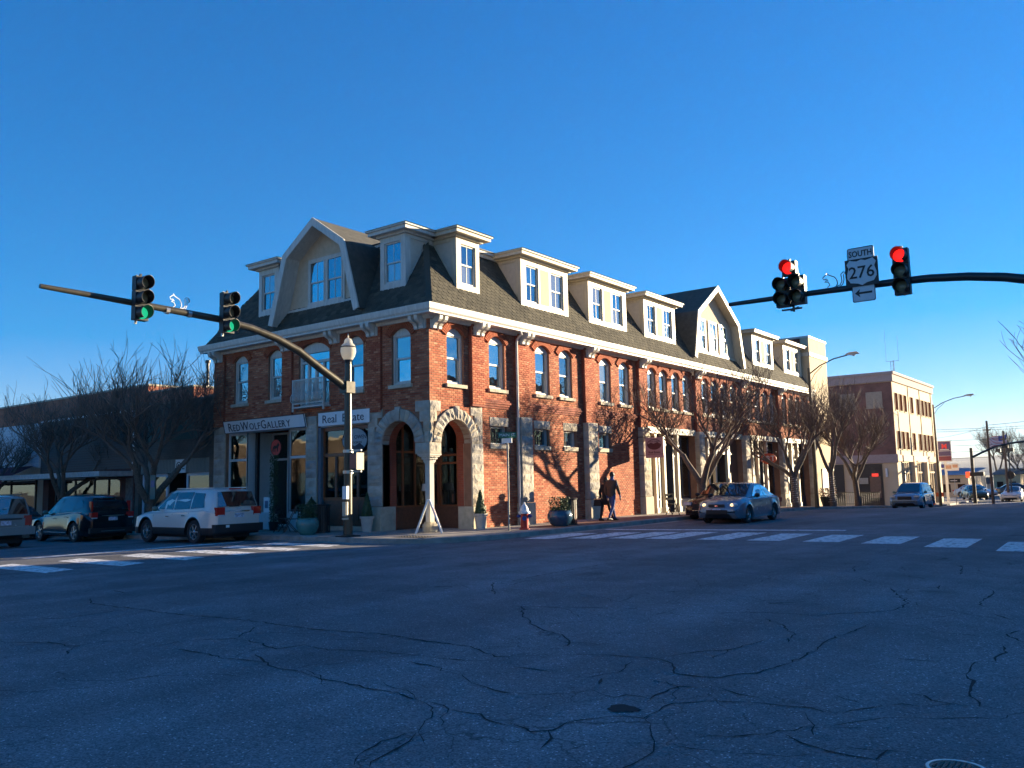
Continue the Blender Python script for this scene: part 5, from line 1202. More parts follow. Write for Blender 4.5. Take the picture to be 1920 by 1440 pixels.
def leaves(m, n, fn, s, r_):
    for i in range(n):
        c = Vector(fn()); a = Vector((r_.gauss(0,1), r_.gauss(0,1), r_.gauss(0,1))).normalized(); b = a.cross(Vector((r_.gauss(0,1), r_.gauss(0,1), 1))).normalized(); L_ = s*r_.uniform(.6,1.4)
        m.add([c-a*L_, c+b*L_*.45, c+a*L_, c-b*L_*.45], [(0,1,2,3)])
def topiary(label, loc):
    t = thing('potted_topiary', label, 'potted plant', loc)
    k = MB(); k.lathe([(.15,0),(.20,.42),(.235,.43),(.24,.50),(.21,.50),(.20,.46),(.01,.46)], 20); k.build('pot', mat('pale_pot', (.46,.42,.37), rough=.7, var=.12), t, smooth=35)
    r_ = random.Random(len(label)); k = MB()
    def f():
        h = r_.random()**1.4; a = r_.uniform(0, 6.28); q = .20*(1-h)**.75*sqrt(r_.random()*.4+.6); return (q*cos(a), q*sin(a), .48+h*.78)
    leaves(k, 1500, f, .028, r_); tag(k.build('foliage', LEAF, t), kind='stuff')
    k = MB(); k.lathe([(.17,.48),(.14,.75),(.07,1.05),(.01,1.2)], 10); k.build('inner_foliage', LEAF, t)
topiary('cone-shaped topiary in a pale pot left of the left stone arch', (-2.40, -.42, .15)); topiary('cone-shaped topiary in a pale pot by the right stone arch pier', (.33, 2.05, .15))
def bowl(label, loc, col, seed, R=.46):
    t = thing('planter_bowl', label, 'planter', loc)
    k = MB(); k.lathe([(R*.55,0),(R*.8,.10),(R,.28),(R*.98,.40),(R*.86,.50),(R*.90,.53),(R*.84,.54),(R*.80,.48),(.01,.48)], 28); k.build('bowl', mat('glaze_%d' % seed, col, rough=.22, var=.25, scale=4, coat=.4), t, smooth=40)
    r_ = random.Random(seed); k = MB()
    def f():
        a = r_.uniform(0, 6.28); q = R*.85*sqrt(r_.random()); return (q*cos(a), q*sin(a), .48+r_.random()**2*.5)
    leaves(k, 900, f, .04, r_)
    for i in range(60):
        a = r_.uniform(0, 6.28); q = R*.6*sqrt(r_.random()); h = r_.uniform(.2, .55); p = Vector((q*cos(a), q*sin(a), .48)); k.tube([p, p+Vector((r_.gauss(0,.06), r_.gauss(0,.06), h))], [.005,.001], 3)
    tag(k.build('foliage', LEAF, t), kind='stuff')
bowl('turquoise glazed bowl planter near the silver suv on the corner', (-3.30, -2.1, .13), (.06,.20,.19), 31, .36); bowl('dark blue glazed bowl planter by the right kerb near the walkers', (2.05, 4.15, .15), (.025,.07,.12), 32, .43)
def litterbin(label, loc, s=1.0):
    t = thing('litter_bin', label, 'litter bin', loc); k = MB(); k.lathe([(.20,.05),(.20,.85),(.01,.85)], 16); k.build('liner', BLACKP, t)
    sl_ = MB(); sl_.box(-.02,.02,.27,.28,.05,.88); me = sl_.mesh('slat', BLACKM)
    for i in range(22): link('slat', me, t, (0,0,0), 2*pi*i/22)
    k = MB(); k.ring([(.30,.86),(.31,.90),(.27,.92),(.18,.92)], 20); k.build('rim', BLACKM, t, smooth=40); k = MB(); k.lathe([(.29,0),(.29,.05)], 20); k.build('base', BLACKM, t)
litterbin('black slatted litter bin behind the turquoise bowl planter', (-3.7, -1.2, .15)); litterbin('black slatted litter bin just behind the dark blue bowl planter', (1.85, 5.0, .15))
t_ = thing('bush', 'dark bushy evergreen shrub in front of the gallery window', 'bush', (-4.75, -.75, .15)); t_.scale = (.8,.8,.75)
r_ = random.Random(8); k = MB()
def f():
    a = r_.uniform(0,6.28); h = r_.random(); q = .42*sin(pi*min(1,h*.9+.12))*sqrt(r_.random()); return (q*cos(a), q*sin(a), .15+h*1.35)
leaves(k, 2600, f, .045, r_); tag(k.build('foliage', LEAF, t_), kind='stuff'); k = MB(); k.tube([(0,0,0),(0,0,.7)], .03, 6); k.build('trunk', BARK, t_)
t_ = thing('climbing_plant', 'dark potted climbing plant on a thin stake by the gallery entrance', 'potted plant', (-7.3, -.35, .12))
k = MB(); k.lathe([(.14,0),(.18,.30),(.15,.30)], 12); k.build('pot', BLACKP, t_); k = MB(); k.tube([(0,0,.1),(0,0,2.6)], .015, 5); k.build('stake', BLACKM, t_)
k = MB()
def f(): a = r_.uniform(0,6.28); h = r_.random(); q = .16*sqrt(r_.random()); return (q*cos(a+h*9), q*sin(a+h*9), .3+h*2.4)
leaves(k, 1300, f, .035, r_); tag(k.build('foliage', LEAF, t_), kind='stuff')
t_ = thing('sandwich_board', 'white folding A-frame sign standing open at the corner column', 'sign', (.12, -.20, .15), radians(40))
for s in (-1, 1):
    k = MB(); k.obox((s*.21, 0, .50), (.22, 0, -.50*1.0), (0,.27,0), (.012,0,.006)); p_ = None
    q = MB()
    a0, a1 = Vector((s*.02,0,1.02)), Vector((s*.40,0,.0))
    for y in (-.28, .28): q.bar(a0+Vector((0,y,0)), a1+Vector((0,y,0)), .05, .04, up=(0,1,0))
    q.bar(a0+Vector((0,-.28,-.02)), a0+Vector((0,.28,-.02)), .05); b1 = a0+(a1-a0)*.82; q.bar(b1+Vector((0,-.28,0)), b1+Vector((0,.28,0)), .05)
    fr_ = q.build('frame', WHITEP, t_); q = MB(); c_ = (a0+b1)/2; d_ = (b1-a0)/2; nrm = Vector((d_.z,0,-d_.x)).normalized(); q.obox(c_, d_, (0,.26,0), nrm*.008); q.build('panel', WHITEP, fr_)
    if s > 0: q = MB(); q.obox(c_+nrm*.0-d_*.1+Vector((0,0,0))+nrm*(-.012), d_*.25, (0,.12,0), nrm*.004); q.build('print', mat('faded_print', (.35,.12,.10), rough=.6), fr_)
t_ = thing('poster_stand', 'small white framed notice standing under the gallery window', 'sign', (-7.85, -.25, .75))
k = MB(); k.box(-.17,.17,0,.03,0,.55); k.build('frame', WHITEP, t_); k = MB(); k.box(-.09,.09,-.01,0,.15,.42); k.build('picture', mat('blue_grey_print', (.12,.17,.24), rough=.6, var=.4), t_)
k = MB(); k.box(-.35,.35,-.1,.25,-.6,0); k.build('shelf', WG, t_)
def cafe_chair(label, loc, rz):
    t = thing('cafe_chair', label, 'chair', loc, rz, 'folding cafe chairs on the pavement')
    k = MB(); k.box(-.2,.2,-.2,.2,.44,.465); k.build('seat', BLACKM, t)
    for s in (-1, 1):
        k = MB(); k.bar((s*.2,-.22,0),(s*.2,.2,.9),.025); k.build('leg', BLACKM, t); k = MB(); k.bar((s*.17,.22,0),(s*.17,-.18,.46),.025); k.build('leg', BLACKM, t)
    k = MB(); k.box(-.2,.2,.15,.17,.62,.72); k.box(-.2,.2,.17,.19,.78,.88); k.build('backrest', BLACKM, t)
cafe_chair('black folding cafe chair right behind the silver suv', (-6.0,-1.0,.12), 2.0); cafe_chair('black folding cafe chair beside the dark bush', (-5.15,-1.3,.13), -.8)
cafe_chair('black folding chair on the pavement in front of the mauve sign shop', (1.6, 13.3, .15), 1.2)
t_ = thing('cafe_table', 'small round black cafe table between the chairs by the gallery', 'table', (-5.5,-.7,.13)); k = MB(); k.lathe([(.32,.72),(.32,.74)], 20); k.build('tabletop', BLACKM, t_); k = MB(); k.lathe([(.22,0),(.02,.03),(.02,.72)], 10); k.build('pedestal', BLACKM, t_)
t_ = thing('parking_sign', 'green and blue parking sign on a pole in front of the tan brick shop', 'sign', (-11.9,-2.3,.0)); k = MB(); k.tube([(0,0,0),(0,0,2.2)], .03, 6); k.build('post', POLEM, t_)
k = MB(); k.box(-.17,.17,-.04,-.03,1.3,2.2); k.build('board', mat('faded_green', (.05,.12,.11), rough=.5), t_); k = MB(); k.box(-.12,.12,-.05,-.04,1.75,2.0); k.build('symbol_panel', BLH, t_)
# ---------------------------------------------------------------- vehicles (local x forward, y left, z up)
CARGLASS = glass_mat('car_glass', (.008,.011,.014), refl=.16, rtint=(.9,.96,1))
CARGLASS2 = glass_mat('car_side_glass', (.006,.014,.03), refl=.07, rtint=(.9,.97,1))
ALLOY = mat('alloy_rim', (.55,.56,.57), rough=.25, metal=.9, var=.03); CHROME = mat('chrome', (.75,.76,.78), rough=.1, metal=1.0, var=0)
TAIL = mat('tail_lens', (.45,.015,.01), rough=.12, var=.05, coat=.5); TRIMBLK = mat('black_plastic', (.015,.015,.017), rough=.5, var=.05)
HEADL = mat('headlamp_lens', (.55,.58,.6), rough=.08, var=.05, coat=.8); PLATEM = mat('plate_face', (.45,.50,.60), rough=.5, var=.5, scale=14)
def paint(name, col, metal=.35, rough=.28):
    return mat(name, col, rough=rough, metal=metal, var=.02, coat=.6)
def lerp(tab, x):
    tab = sorted(tab)
    if x <= tab[0][0]: return tab[0][1]
    for (a, p), (b, q) in zip(tab, tab[1:]):
        if x <= b: t = (x-a)/(b-a); t = t*t*(3-2*t)*.5+t*.5; return p+(q-p)*t
    return tab[-1][1]
def wheel_parts(r, w, spokes):
    k = MB(); k.ring([(r*.66,-w/2+.01),(r*.93,-w/2),(r,-w/2+.03),(r,w/2-.03),(r*.93,w/2),(r*.66,w/2-.01)], 28, axis='y'); ty = k.mesh('tyre', RUBBER, 40)
    k = MB(); k.ring([(r*.67,-w/2+.02),(r*.67,w/2-.02),(r*.60,w/2-.02),(r*.56,w/2-.06),(r*.54,-w/2+.04)], 28, axis='y')
    for i in range(spokes):
        a = 2*pi*i/spokes; d = Vector((cos(a),0,sin(a))); e = Vector((-sin(a),0,cos(a)))
        k.add([d*r*.10+e*r*.08+Vector((0,w/2-.03,0)), d*r*.10-e*r*.08+Vector((0,w/2-.03,0)), d*r*.62-e*r*.055+Vector((0,w/2-.035,0)), d*r*.62+e*r*.055+Vector((0,w/2-.035,0)),
               d*r*.10+e*r*.08+Vector((0,w/2-.07,0)), d*r*.10-e*r*.08+Vector((0,w/2-.07,0)), d*r*.62-e*r*.055+Vector((0,w/2-.07,0)), d*r*.62+e*r*.055+Vector((0,w/2-.07,0))],
              [(0,1,2,3),(0,4,5,1),(1,5,6,2),(2,6,7,3),(3,7,4,0)])
    k.lathe([(r*.14,w/2-.06),(r*.14,w/2-.02),(r*.10,w/2-.005),(.001,w/2-.003)], 12, axis='y'); rim = k.mesh('rim', ALLOY, 35)
    k = MB(); k.lathe([(.001,-.02),(r*.56,-.02),(r*.56,.0),(.001,.0)], 20, axis='y'); hub = k.mesh('brake_disc', TRIMBLK)
    return ty, rim, hub
def car(name, label, cat, loc, heading, P, group=None):
    t = thing(name, label, cat, loc, heading, group)
    L, W_, H = P['L'], P['W'], P['H']; xf, xr, r = P['xf'], P['xr'], P['r']; body = P['paint']; top = P['top']; hw = W_/2
    bz = P.get('bz', .24)
    def plan(x):       # half width in plan: rounded ends
        e = L/2-abs(x); cr = P.get('cr', .42)
        return hw*(1 - .20*max(0, 1-e/cr)**2)
    xs = set([-L/2, L/2, -L/2+.05, L/2-.05, -L/2+.14, L/2-.14, -L/2+.3, L/2-.3])
    for xw in (xf, xr):
        for i in range(-8, 9): xs.add(xw+(r+.075)*sin(pi/2*i/8))
        xs.add(xw-r-.078); xs.add(xw+r+.078)
    x = -L/2+.45
    while x < L/2-.45: xs.add(x); x += .22
    xs = sorted(q for q in xs if -L/2 <= q <= L/2); X = [xs[0]]
    for q in xs[1:]:
        if q-X[-1] > .002: X.append(q)
    bt = P['belt']          # side crease/shoulder height by x
    k = MB(); rows = []; ra = r+.07
    for x in X:
        w = plan(x); zt = lerp(top, x); zs = min(lerp(bt, x), zt-.01); e = min(1, (L/2-abs(x))/.12)
        zb = bz+(1-e)*.16; za = 0
        for xw in (xf, xr):
            if abs(x-xw) < ra: za = max(za, r+sqrt(ra*ra-(x-xw)**2))
        zl = max(zb, za); q = P.get('inw', .05)
        fl = .018 if za > 0 or any(abs(x-xw) < ra+.12 for xw in (xf, xr)) else 0
        rows.append([(w-.25, zb), (w-.25, max(zb, min(zl, zs-.12))), (w-.03+fl, zl if za else zb), (w+fl, max(zl+.001, zb+.10)), (w+fl*.6, max(zl+.03, .5)), (w-.012, max(zl+.05, zs-.16)), (w-.03, zs-.03), (w-.07, zs), (w*.80, (zs+zt)/2+.012), (w*.5, zt-.004), (0, zt+.012)])
    n = len(rows[0])
    for row, x in zip(rows, X):
        for y, z in row: k.v.append((x, y, z))
        for y, z in row[:-1][::-1]: k.v.append((x, -y, z))
    m_ = 2*n-1
    for i in range(len(X)-1):
        for j in range(m_):
            j2 = (j+1) % m_
            if j == m_-1: pass
            k.f.append((i*m_+j, (i+1)*m_+j, (i+1)*m_+j2, i*m_+j2))
            seg = j if j < n else (m_-1-j); clad = P.get('clad') and (seg <= 3 and True); k.m.append(1 if (clad or seg < 1 or j == m_-1) else 0)
    k.f.append(tuple(range(m_-1, -1, -1))); k.m.append(0); k.f.append(tuple((len(X)-1)*m_+j for j in range(m_))); k.m.append(0)
    k.build('body', [body, TRIMBLK], t, smooth=38)
    # cabin
    cb = P['cabin']       # list of (x, zbase, ztop, wbase, wtop)
    k = MB(); rows = []
    for x, zb, zt, wb, wt in cb:
        h = zt-zb
        rows.append([(wb, zb-.04), (wb+(wt-wb)*.06, zb+h*.06), (wb+(wt-wb)*.5+.018*min(1,h*3), zb+h*.5), (wt+.0, zt-.05*min(1,h*4)), (wt-.06*min(1,h*4), zt-.008), (wt*.55, zt+.02*min(1,h*4)), (0, zt+.028*min(1,h*4))])
    n = len(rows[0]); m_ = 2*n-1
    for row, c_ in zip(rows, cb):
        for y, z in row: k.v.append((c_[0], y, z))
        for y, z in row[:-1][::-1]: k.v.append((c_[0], -y, z))
    for i in range(len(cb)-1):
        for j in range(m_-1): k.f.append((i*m_+j, (i+1)*m_+j, (i+1)*m_+j+1, i*m_+j+1)); k.m.append(0)
    k.f.append(tuple(range(m_-1, -1, -1))); k.m.append(0); k.f.append(tuple((len(cb)-1)*m_+j for j in range(m_))); k.m.append(0)
    k.build('roof', body, t, smooth=38)
    def cab(x):
        c_ = sorted(cb); 
        if x <= c_[0][0]: return c_[0][1:]
        for a, b in zip(c_, c_[1:]):
            if x <= b[0]:
                q = (x-a[0])/(b[0]-a[0]); return tuple(a[i]+(b[i]-a[i])*q for i in range(1, 5))
        return c_[-1][1:]
    def sidept(x, z, s, o=.012):
        zb, zt, wb, wt = cab(x); f = max(0, min(1, (z-zb)/max(.05, zt-zb))); y = wb+(wt-wb)*f+.018*sin(pi*f)*min(1,(zt-zb)*3)
        return (x, s*(y+o), z)
    for s in (-1, 1):
        for poly in P['side']:
            # subdivide polygon edges by fan from centroid for curvature safety
            k = MB(); a = [sidept(x, z, s) for x, z in poly]; b = [sidept(x, z, s, -.01) for x, z in poly]; nn = len(poly)
            k.add(a+b, [tuple(range(nn))]+[(i, (i+1) % nn, nn+(i+1) % nn, nn+i) for i in range(nn)]); k.build('side_window', P.get('sglass', CARGLASS2), t)
        if P.get('chromeline'):
            k = MB(); a = P['side'][0][0]; q0 = min(p[0] for po in P['side'] for p in po); q1 = max(p[0] for po in P['side'] for p in po)
            zz = lambda x: cab(x)[0]+.03
            for u in range(6): x0 = q0+(q1-q0)*u/6; x1 = q0+(q1-q0)*(u+1)/6; k.bar(sidept(x0, zz(x0), s, .016), sidept(x1, zz(x1), s, .016), .012)
            k.build('window_trim', CHROME, t)
    def slopeglass(name, xa, za_, xb, zb_, wa, wb_, up=.034, g=CARGLASS):
        k = MB(); d = Vector((xb-xa, 0, zb_-za_)).normalized(); nrm = Vector((-d.z, 0, d.x)); nrm = nrm if nrm.z > 0 else -nrm
        V = []
        for x, z, w in ((xa, za_, wa), (xb, zb_, wb_)):
            for f in (-1, -.5, 0, .5, 1): V.append(Vector((x, f*w, z))+nrm*(up+.014*(1-f*f)))
        k.add(V, [(i, i+1, i+6, i+5) for i in range(4)]); k.build(name, g, t, smooth=60)
    for a in P['glass']: slopeglass(*a)
    # wheels
    ty, rim, hub = wheel_parts(r, P.get('ww', .22), P.get('spokes', 5))
    for xw in (xf, xr):
        for s in (-1, 1):
            w = thing('wheel', None, None, (xw, s*(hw-P.get('ww', .22)/2-.02), r), 0 if s > 0 else pi); w.parent = t; st = P.get('steer', 0)
            if xw == xf and st: w.rotation_euler[2] += st
            link('tyre', ty, w); link('rim', rim, w); link('brake_disc', hub, w)
    k = MB(); k.box(-L/2+.35, L/2-.35, -hw+.3, hw-.3, .18, .45); k.build('underbody', TRIMBLK, t)
    def bx(nm, m, *b, sm=0, par=None): q = MB(); q.box(*b); return q.build(nm, m, par or t)
    # seams, handles, mirrors
    for s in (-1, 1):
        q = MB(); y = s*(hw-.004)
        for x in P['seams']: q.bar((x, s*(hw-.010), bz+.14), (x, s*(hw-.028), lerp(bt, x)-.05), .012, .01, up=(0,1,0))
        q.build('door_seam', BLACKP, t)
        for x in P['handles']: q = MB(); z = lerp(bt, x)-.13; q.bar((x-.09, s*(hw+.015), z), (x+.09, s*(hw+.015), z), .03, .03); q.build('door_handle', P.get('hmat', body), t)
        mx_ = P['mirror']; q = MB(); zb_ = cab(mx_)[0]+.08; q.lathe([(.02,-.10),(.07,-.07),(.085,0),(.07,.07),(.02,.10)], 10, (mx_, s*(cab(mx_)[2]+.14), zb_), axis='y'); q.bar((mx_, s*(cab(mx_)[2]), zb_-.05), (mx_, s*(cab(mx_)[2]+.1), zb_-.03), .04); q.build('mirror', P.get('mmat', TRIMBLK), t, smooth=50)
        if P.get('sidestrip'): q = MB(); q.bar((xr+r+.12, s*(hw+.004), .36), (xf-r-.12, s*(hw+.004), .36), .035, .02, up=(0,0,1)); q.build('side_strip', P['sidestrip'], t)
    for nm, m, b in P['boxes']: bx(nm, m, *b)
    for nm, m, c_, rr, s_ in P.get('blobs', []):
        q = MB(); nn = 9
        q.lathe([(max(.001, sin(pi*i/nn)), -cos(pi*i/nn)) for i in range(nn+1)], 16); me = q.mesh(nm, m, 60)
        for y in ((-1, 1) if s_ else (1,)): o = link(nm, me, t, (c_[0], y*c_[1], c_[2])); o.scale = rr
    return t
def L2(b): return [b, (b[0], b[1], -b[3], -b[2], b[4], b[5])]
# --- beige silver suv (seen from behind)
BEIGE = paint('beige_silver_paint', (.66,.62,.57), .15, .38)
suv = dict(L=4.68, W=1.88, H=1.71, xf=1.40, xr=-1.30, r=.37, bz=.28, clad=True, paint=BEIGE, spokes=6, ww=.24,
  top=[(-2.34,.98),(-2.25,1.02),(-1.5,1.06),(.9,1.06),(1.15,1.08),(1.7,1.02),(2.1,.92),(2.3,.72),(2.34,.62)],
  belt=[(-2.34,.95),(-1.8,1.04),(0,.98),(1.2,.94),(2.0,.86),(2.34,.60)],
  cabin=[(-2.24,1.0,1.02,.80,.74),(-2.14,1.0,1.45,.84,.70),(-1.98,1.02,1.64,.86,.66),(-1.6,1.03,1.69,.87,.65),(-.7,1.02,1.71,.87,.65),(.2,1.0,1.68,.87,.64),(.42,1.0,1.62,.87,.63),(1.28,1.02,1.04,.80,.70)],
  side=[[(-1.75,1.12),(-1.05,1.08),(-1.05,1.58),(-1.60,1.55)],[(-.98,1.08),(-.12,1.06),(-.12,1.60),(-.98,1.60)],[(-.04,1.06),(.88,1.08),(.30,1.55),(-.04,1.60)]],
  glass=[('rear_window',-2.23,1.13,-2.06,1.58,.70,.62),('windshield',1.22,1.08,.46,1.60,.70,.60)],
  seams=[-.10,1.0,-1.02], handles=[-.78,.12], mirror=.78, mmat=mat('grey_green_mirror', (.10,.16,.13), rough=.3), hmat=CHROME,
  boxes=[('licence_plate',PLATEM,(-2.37,-2.33,-.16,.16,.80,.93)),('plate_garnish',CHROME,(-2.375,-2.33,-.36,.36,.97,1.01)),('rear_bumper',TRIMBLK,(-2.39,-2.1,-.86,.86,.36,.60)),
         ('brake_light',TAIL,(-2.16,-2.04,-.18,.18,1.66,1.70)),('badge',CHROME,(-2.365,-2.33,-.05,.05,1.055,1.095)),('bumper_sticker',WHITEP,(-2.40,-2.385,.38,.50,.50,.58)),('wiper',TRIMBLK,(-2.27,-2.24,-.05,.3,1.13,1.15))]
        + [('tail_light',TAIL,b) for b in L2((-2.36,-2.20,.52,.795,.86,1.12))] + [('reverse_light',HEADL,b) for b in L2((-2.37,-2.30,.54,.77,.85,.89))] + [('roof_rail',BEIGE,b) for b in L2((-1.9,.1,.60,.63,1.70,1.73))])
car('parked_suv', 'beige silver suv with dark lower cladding parked nearest the gallery, tail to us', 'suv', (-7.15, -3.55, hz(-7,-3.5)), pi, suv, 'cars parked along the left kerb')
# --- black suv
BLK = paint('black_car_paint', (.006,.008,.012), .0, .15)
s2_ = dict(suv); s2_.update(L=4.64, W=1.89, paint=BLK, clad=False, bz=.26, spokes=5, sidestrip=CHROME, chromeline=True, sglass=CARGLASS2,
  top=[(-2.32,.94),(-2.25,1.0),(-1.5,1.10),(.85,1.06),(1.1,1.06),(1.7,.98),(2.1,.86),(2.32,.60)], belt=[(-2.32,.90),(-1.6,1.10),(0,1.0),(1.2,.92),(2.0,.82),(2.32,.58)],
  cabin=[(-2.2,1.0,1.04,.78,.70),(-2.06,1.04,1.45,.82,.66),(-1.8,1.06,1.62,.84,.62),(-1.3,1.06,1.68,.86,.62),(-.5,1.04,1.71,.87,.63),(.2,1.0,1.68,.87,.63),(.45,1.0,1.61,.87,.62),(1.30,1.0,1.03,.80,.68)],
  side=[[(-1.70,1.28),(-1.15,1.16),(-1.15,1.56),(-1.45,1.53)],[(-1.08,1.15),(-.14,1.08),(-.14,1.60),(-1.08,1.57)],[(-.06,1.08),(.90,1.08),(.32,1.55),(-.06,1.60)]],
  glass=[('rear_window',-2.17,1.14,-1.90,1.58,.66,.56),('windshield',1.22,1.07,.49,1.59,.68,.58)],
  boxes=[('licence_plate',PLATEM,(-2.35,-2.31,-.16,.16,.78,.91)),('plate_garnish',CHROME,(-2.35,-2.31,-.42,.42,.945,.97)),('rear_bumper',TRIMBLK,(-2.36,-2.1,-.84,.84,.34,.52)),('skid_strip',CHROME,(-2.37,-2.33,-.45,.45,.40,.42)),('brake_light',TAIL,(-2.1,-1.98,-.16,.16,1.64,1.67))]
        + [('tail_light',TAIL,b) for b in L2((-2.33,-2.12,.56,.79,.90,1.08))] + [('tail_light',TAIL,b) for b in L2((-2.17,-2.02,.665,.735,1.10,1.48))] + [('reverse_light',HEADL,b) for b in L2((-2.335,-2.2,.58,.76,.86,.90))])
car('parked_suv', 'black suv with tall red tail lights parked second from the corner', 'suv', (-14.75, -3.55, hz(-15,-3.5)), pi, s2_, 'cars parked along the left kerb')
# --- dark maroon sedan further along, almost hidden
sed = dict(L=4.5, W=1.76, H=1.44, xf=1.35, xr=-1.22, r=.31, bz=.22, paint=paint('dark_maroon_paint', (.05,.012,.016), .3, .2), spokes=5, ww=.2,
  top=[(-2.25,.80),(-2.15,.92),(-1.5,.98),(-1.2,.96),(.8,.94),(1.0,.96),(1.6,.88),(2.05,.76),(2.25,.58)], belt=[(-2.25,.78),(-1.6,.92),(0,.90),(1.0,.86),(2.0,.72),(2.25,.56)],
  cabin=[(-1.72,.94,.96,.72,.62),(-1.0,.92,1.36,.80,.60),(-.6,.91,1.42,.82,.60),(0,.90,1.43,.83,.60),(.22,.90,1.40,.83,.59),(1.08,.92,.94,.76,.64)],
  side=[[(-1.35,1.0),(-.42,.96),(-.42,1.35),(-.86,1.29)],[(-.34,.96),(.72,.97),(.16,1.33),(-.34,1.35)]],
  glass=[('rear_window',-1.62,.99,-1.02,1.34,.60,.52),('windshield',1.00,.99,.26,1.38,.62,.54)], seams=[-.38,.80,-1.15], handles=[-.9,0], mirror=.62,
  boxes=[('licence_plate',PLATEM,(-2.28,-2.24,-.16,.16,.62,.75)),('rear_bumper',TRIMBLK,(-2.27,-2.0,-.75,.75,.28,.36))]+[('tail_light',TAIL,b) for b in L2((-2.26,-2.1,.50,.80,.70,.84))])
car('parked_sedan', 'dark maroon sedan mostly hidden behind the black and silver suvs', 'sedan', (-21.0, -3.6, hz(-21,-3.5)), pi, sed, 'cars parked along the left kerb')
# --- silver boxy suv driving away at the left edge
s3_ = dict(suv); s3_.update(L=4.75, W=1.87, clad=False, paint=paint('pewter_paint', (.27,.30,.29), .3, .25), spokes=5, bz=.34, r=.37,
  top=[(-2.37,.98),(-2.3,1.02),(.9,1.08),(1.15,1.10),(1.9,1.06),(2.25,.95),(2.37,.7)], belt=[(-2.37,.96),(0,1.02),(1.2,1.02),(2.1,.96),(2.37,.68)],
  cabin=[(-2.30,1.02,1.04,.82,.76),(-2.22,1.02,1.45,.84,.74),(-2.08,1.02,1.68,.85,.70),(-1.7,1.02,1.73,.86,.69),(-.5,1.02,1.74,.86,.69),(.35,1.02,1.70,.86,.68),(.55,1.02,1.64,.86,.67),(1.15,1.02,1.06,.82,.74)],
  side=[[(-2.0,1.12),(-1.2,1.12),(-1.2,1.60),(-1.95,1.58)],[(-1.12,1.12),(-.2,1.12),(-.2,1.62),(-1.12,1.62)],[(-.12,1.12),(.95,1.12),(.50,1.58),(-.12,1.62)]],
  glass=[('rear_window',-2.27,1.12,-2.14,1.62,.72,.64),('windshield',1.12,1.10,.58,1.62,.74,.64)],
  boxes=[('licence_plate',PLATEM,(-2.41,-2.36,-.16,.16,.78,.92)),('plate_recess',TRIMBLK,(-2.395,-2.36,-.5,.3,.95,1.0)),('rear_bumper',paint('pewter_bumper',(.25,.28,.27),.2,.4),(-2.50,-2.2,-.88,.88,.46,.72)),('badge',CHROME,(-2.32,-2.27,-.06,.06,1.30,1.34))]
        + [('tail_light',TAIL,b) for b in L2((-2.39,-2.2,.60,.80,.76,1.08))] + [('roof_rail',TRIMBLK,b) for b in L2((-2.0,.3,.62,.65,1.74,1.78))])
car('driving_suv', 'boxy pewter suv cut by the left edge, driving away in the street', 'suv', (-14.15, -7.55, hz(-14,-7)), pi+.04, s3_)
# --- blue-grey sedan, front three-quarter
BLUEG = paint('blue_grey_paint', (.19,.25,.31), .35, .25)
sub = dict(L=4.42, W=1.74, H=1.44, xf=1.33, xr=-1.20, r=.31, bz=.20, paint=BLUEG, spokes=5, ww=.2, steer=-.02, cr=.5,
  top=[(-2.21,.78),(-2.12,.92),(-1.6,.96),(-1.2,.95),(.8,.94),(1.02,.96),(1.5,.90),(1.95,.80),(2.12,.68),(2.21,.56)], belt=[(-2.21,.76),(-1.6,.92),(0,.90),(1.0,.88),(1.8,.76),(2.21,.52)],
  cabin=[(-1.70,.94,.96,.70,.60),(-1.02,.92,1.34,.78,.57),(-.6,.91,1.42,.80,.58),(-.05,.90,1.435,.81,.58),(.2,.90,1.40,.81,.57),(1.06,.92,.94,.76,.64)],
  side=[[(-1.32,.99),(-.40,.96),(-.40,1.35),(-.88,1.28)],[(-.33,.96),(.74,.96),(.15,1.33),(-.33,1.35)]],
  sglass=glass_mat('bright_side_glass', (.10,.16,.20), refl=.62, rtint=(.85,1,1)),
  glass=[('rear_window',-1.60,.99,-1.05,1.32,.58,.50),('windshield',1.00,.98,.25,1.375,.64,.53)], seams=[-.36,.82,-1.16], handles=[-.86,.04], mirror=.64,
  boxes=[('grille',BLACKP,(2.19,2.235,-.30,.30,.60,.70)),('lower_intake',BLACKP,(2.17,2.24,-.40,.40,.36,.50)),('grille_badge',CHROME,(2.23,2.245,-.05,.05,.63,.66)),('licence_plate',PLATEM,(2.235,2.25,-.15,.15,.50,.535)),('antenna',TRIMBLK,(-.55,-.54,.3,.31,1.42,1.62))]
        + [('side_moulding',BLUEG,b) for b in L2((-.85,.95,.868,.880,.50,.53))]+[('tail_light',TAIL,b) for b in L2((-2.2,-2.0,.55,.82,.68,.84))] + [('sill',BLUEG,b) for b in L2((-.85,.92,.78,.875,.20,.24))],
  blobs=[('fog_light',TRIMBLK,(2.12,.60,.40),(.06,.11,.06),True),('headlight',HEADL,(2.02,.58,.665),(.10,.155,.085),True)])
c_ = car('driving_sedan', 'blue-grey sedan with round headlights lit, driving towards us behind the stop line', 'sedan', (5.35, 11.55, hz(5,11.5)), -pi/2, sub)
HLIT = emit_mat('headlamp_on', (1.0,.66,.30), .55)
for s in (-1, 1):
    q = MB(); nn = 8; q.lathe([(max(.001, sin(pi*i/nn)), -cos(pi*i/nn)) for i in range(nn+1)], 14); me = q.mesh('headlight_lamp', HLIT, 60); o = link('headlight_lamp', me, c_, (2.075, s*.535, .665)); o.scale = (.07,.075,.07)
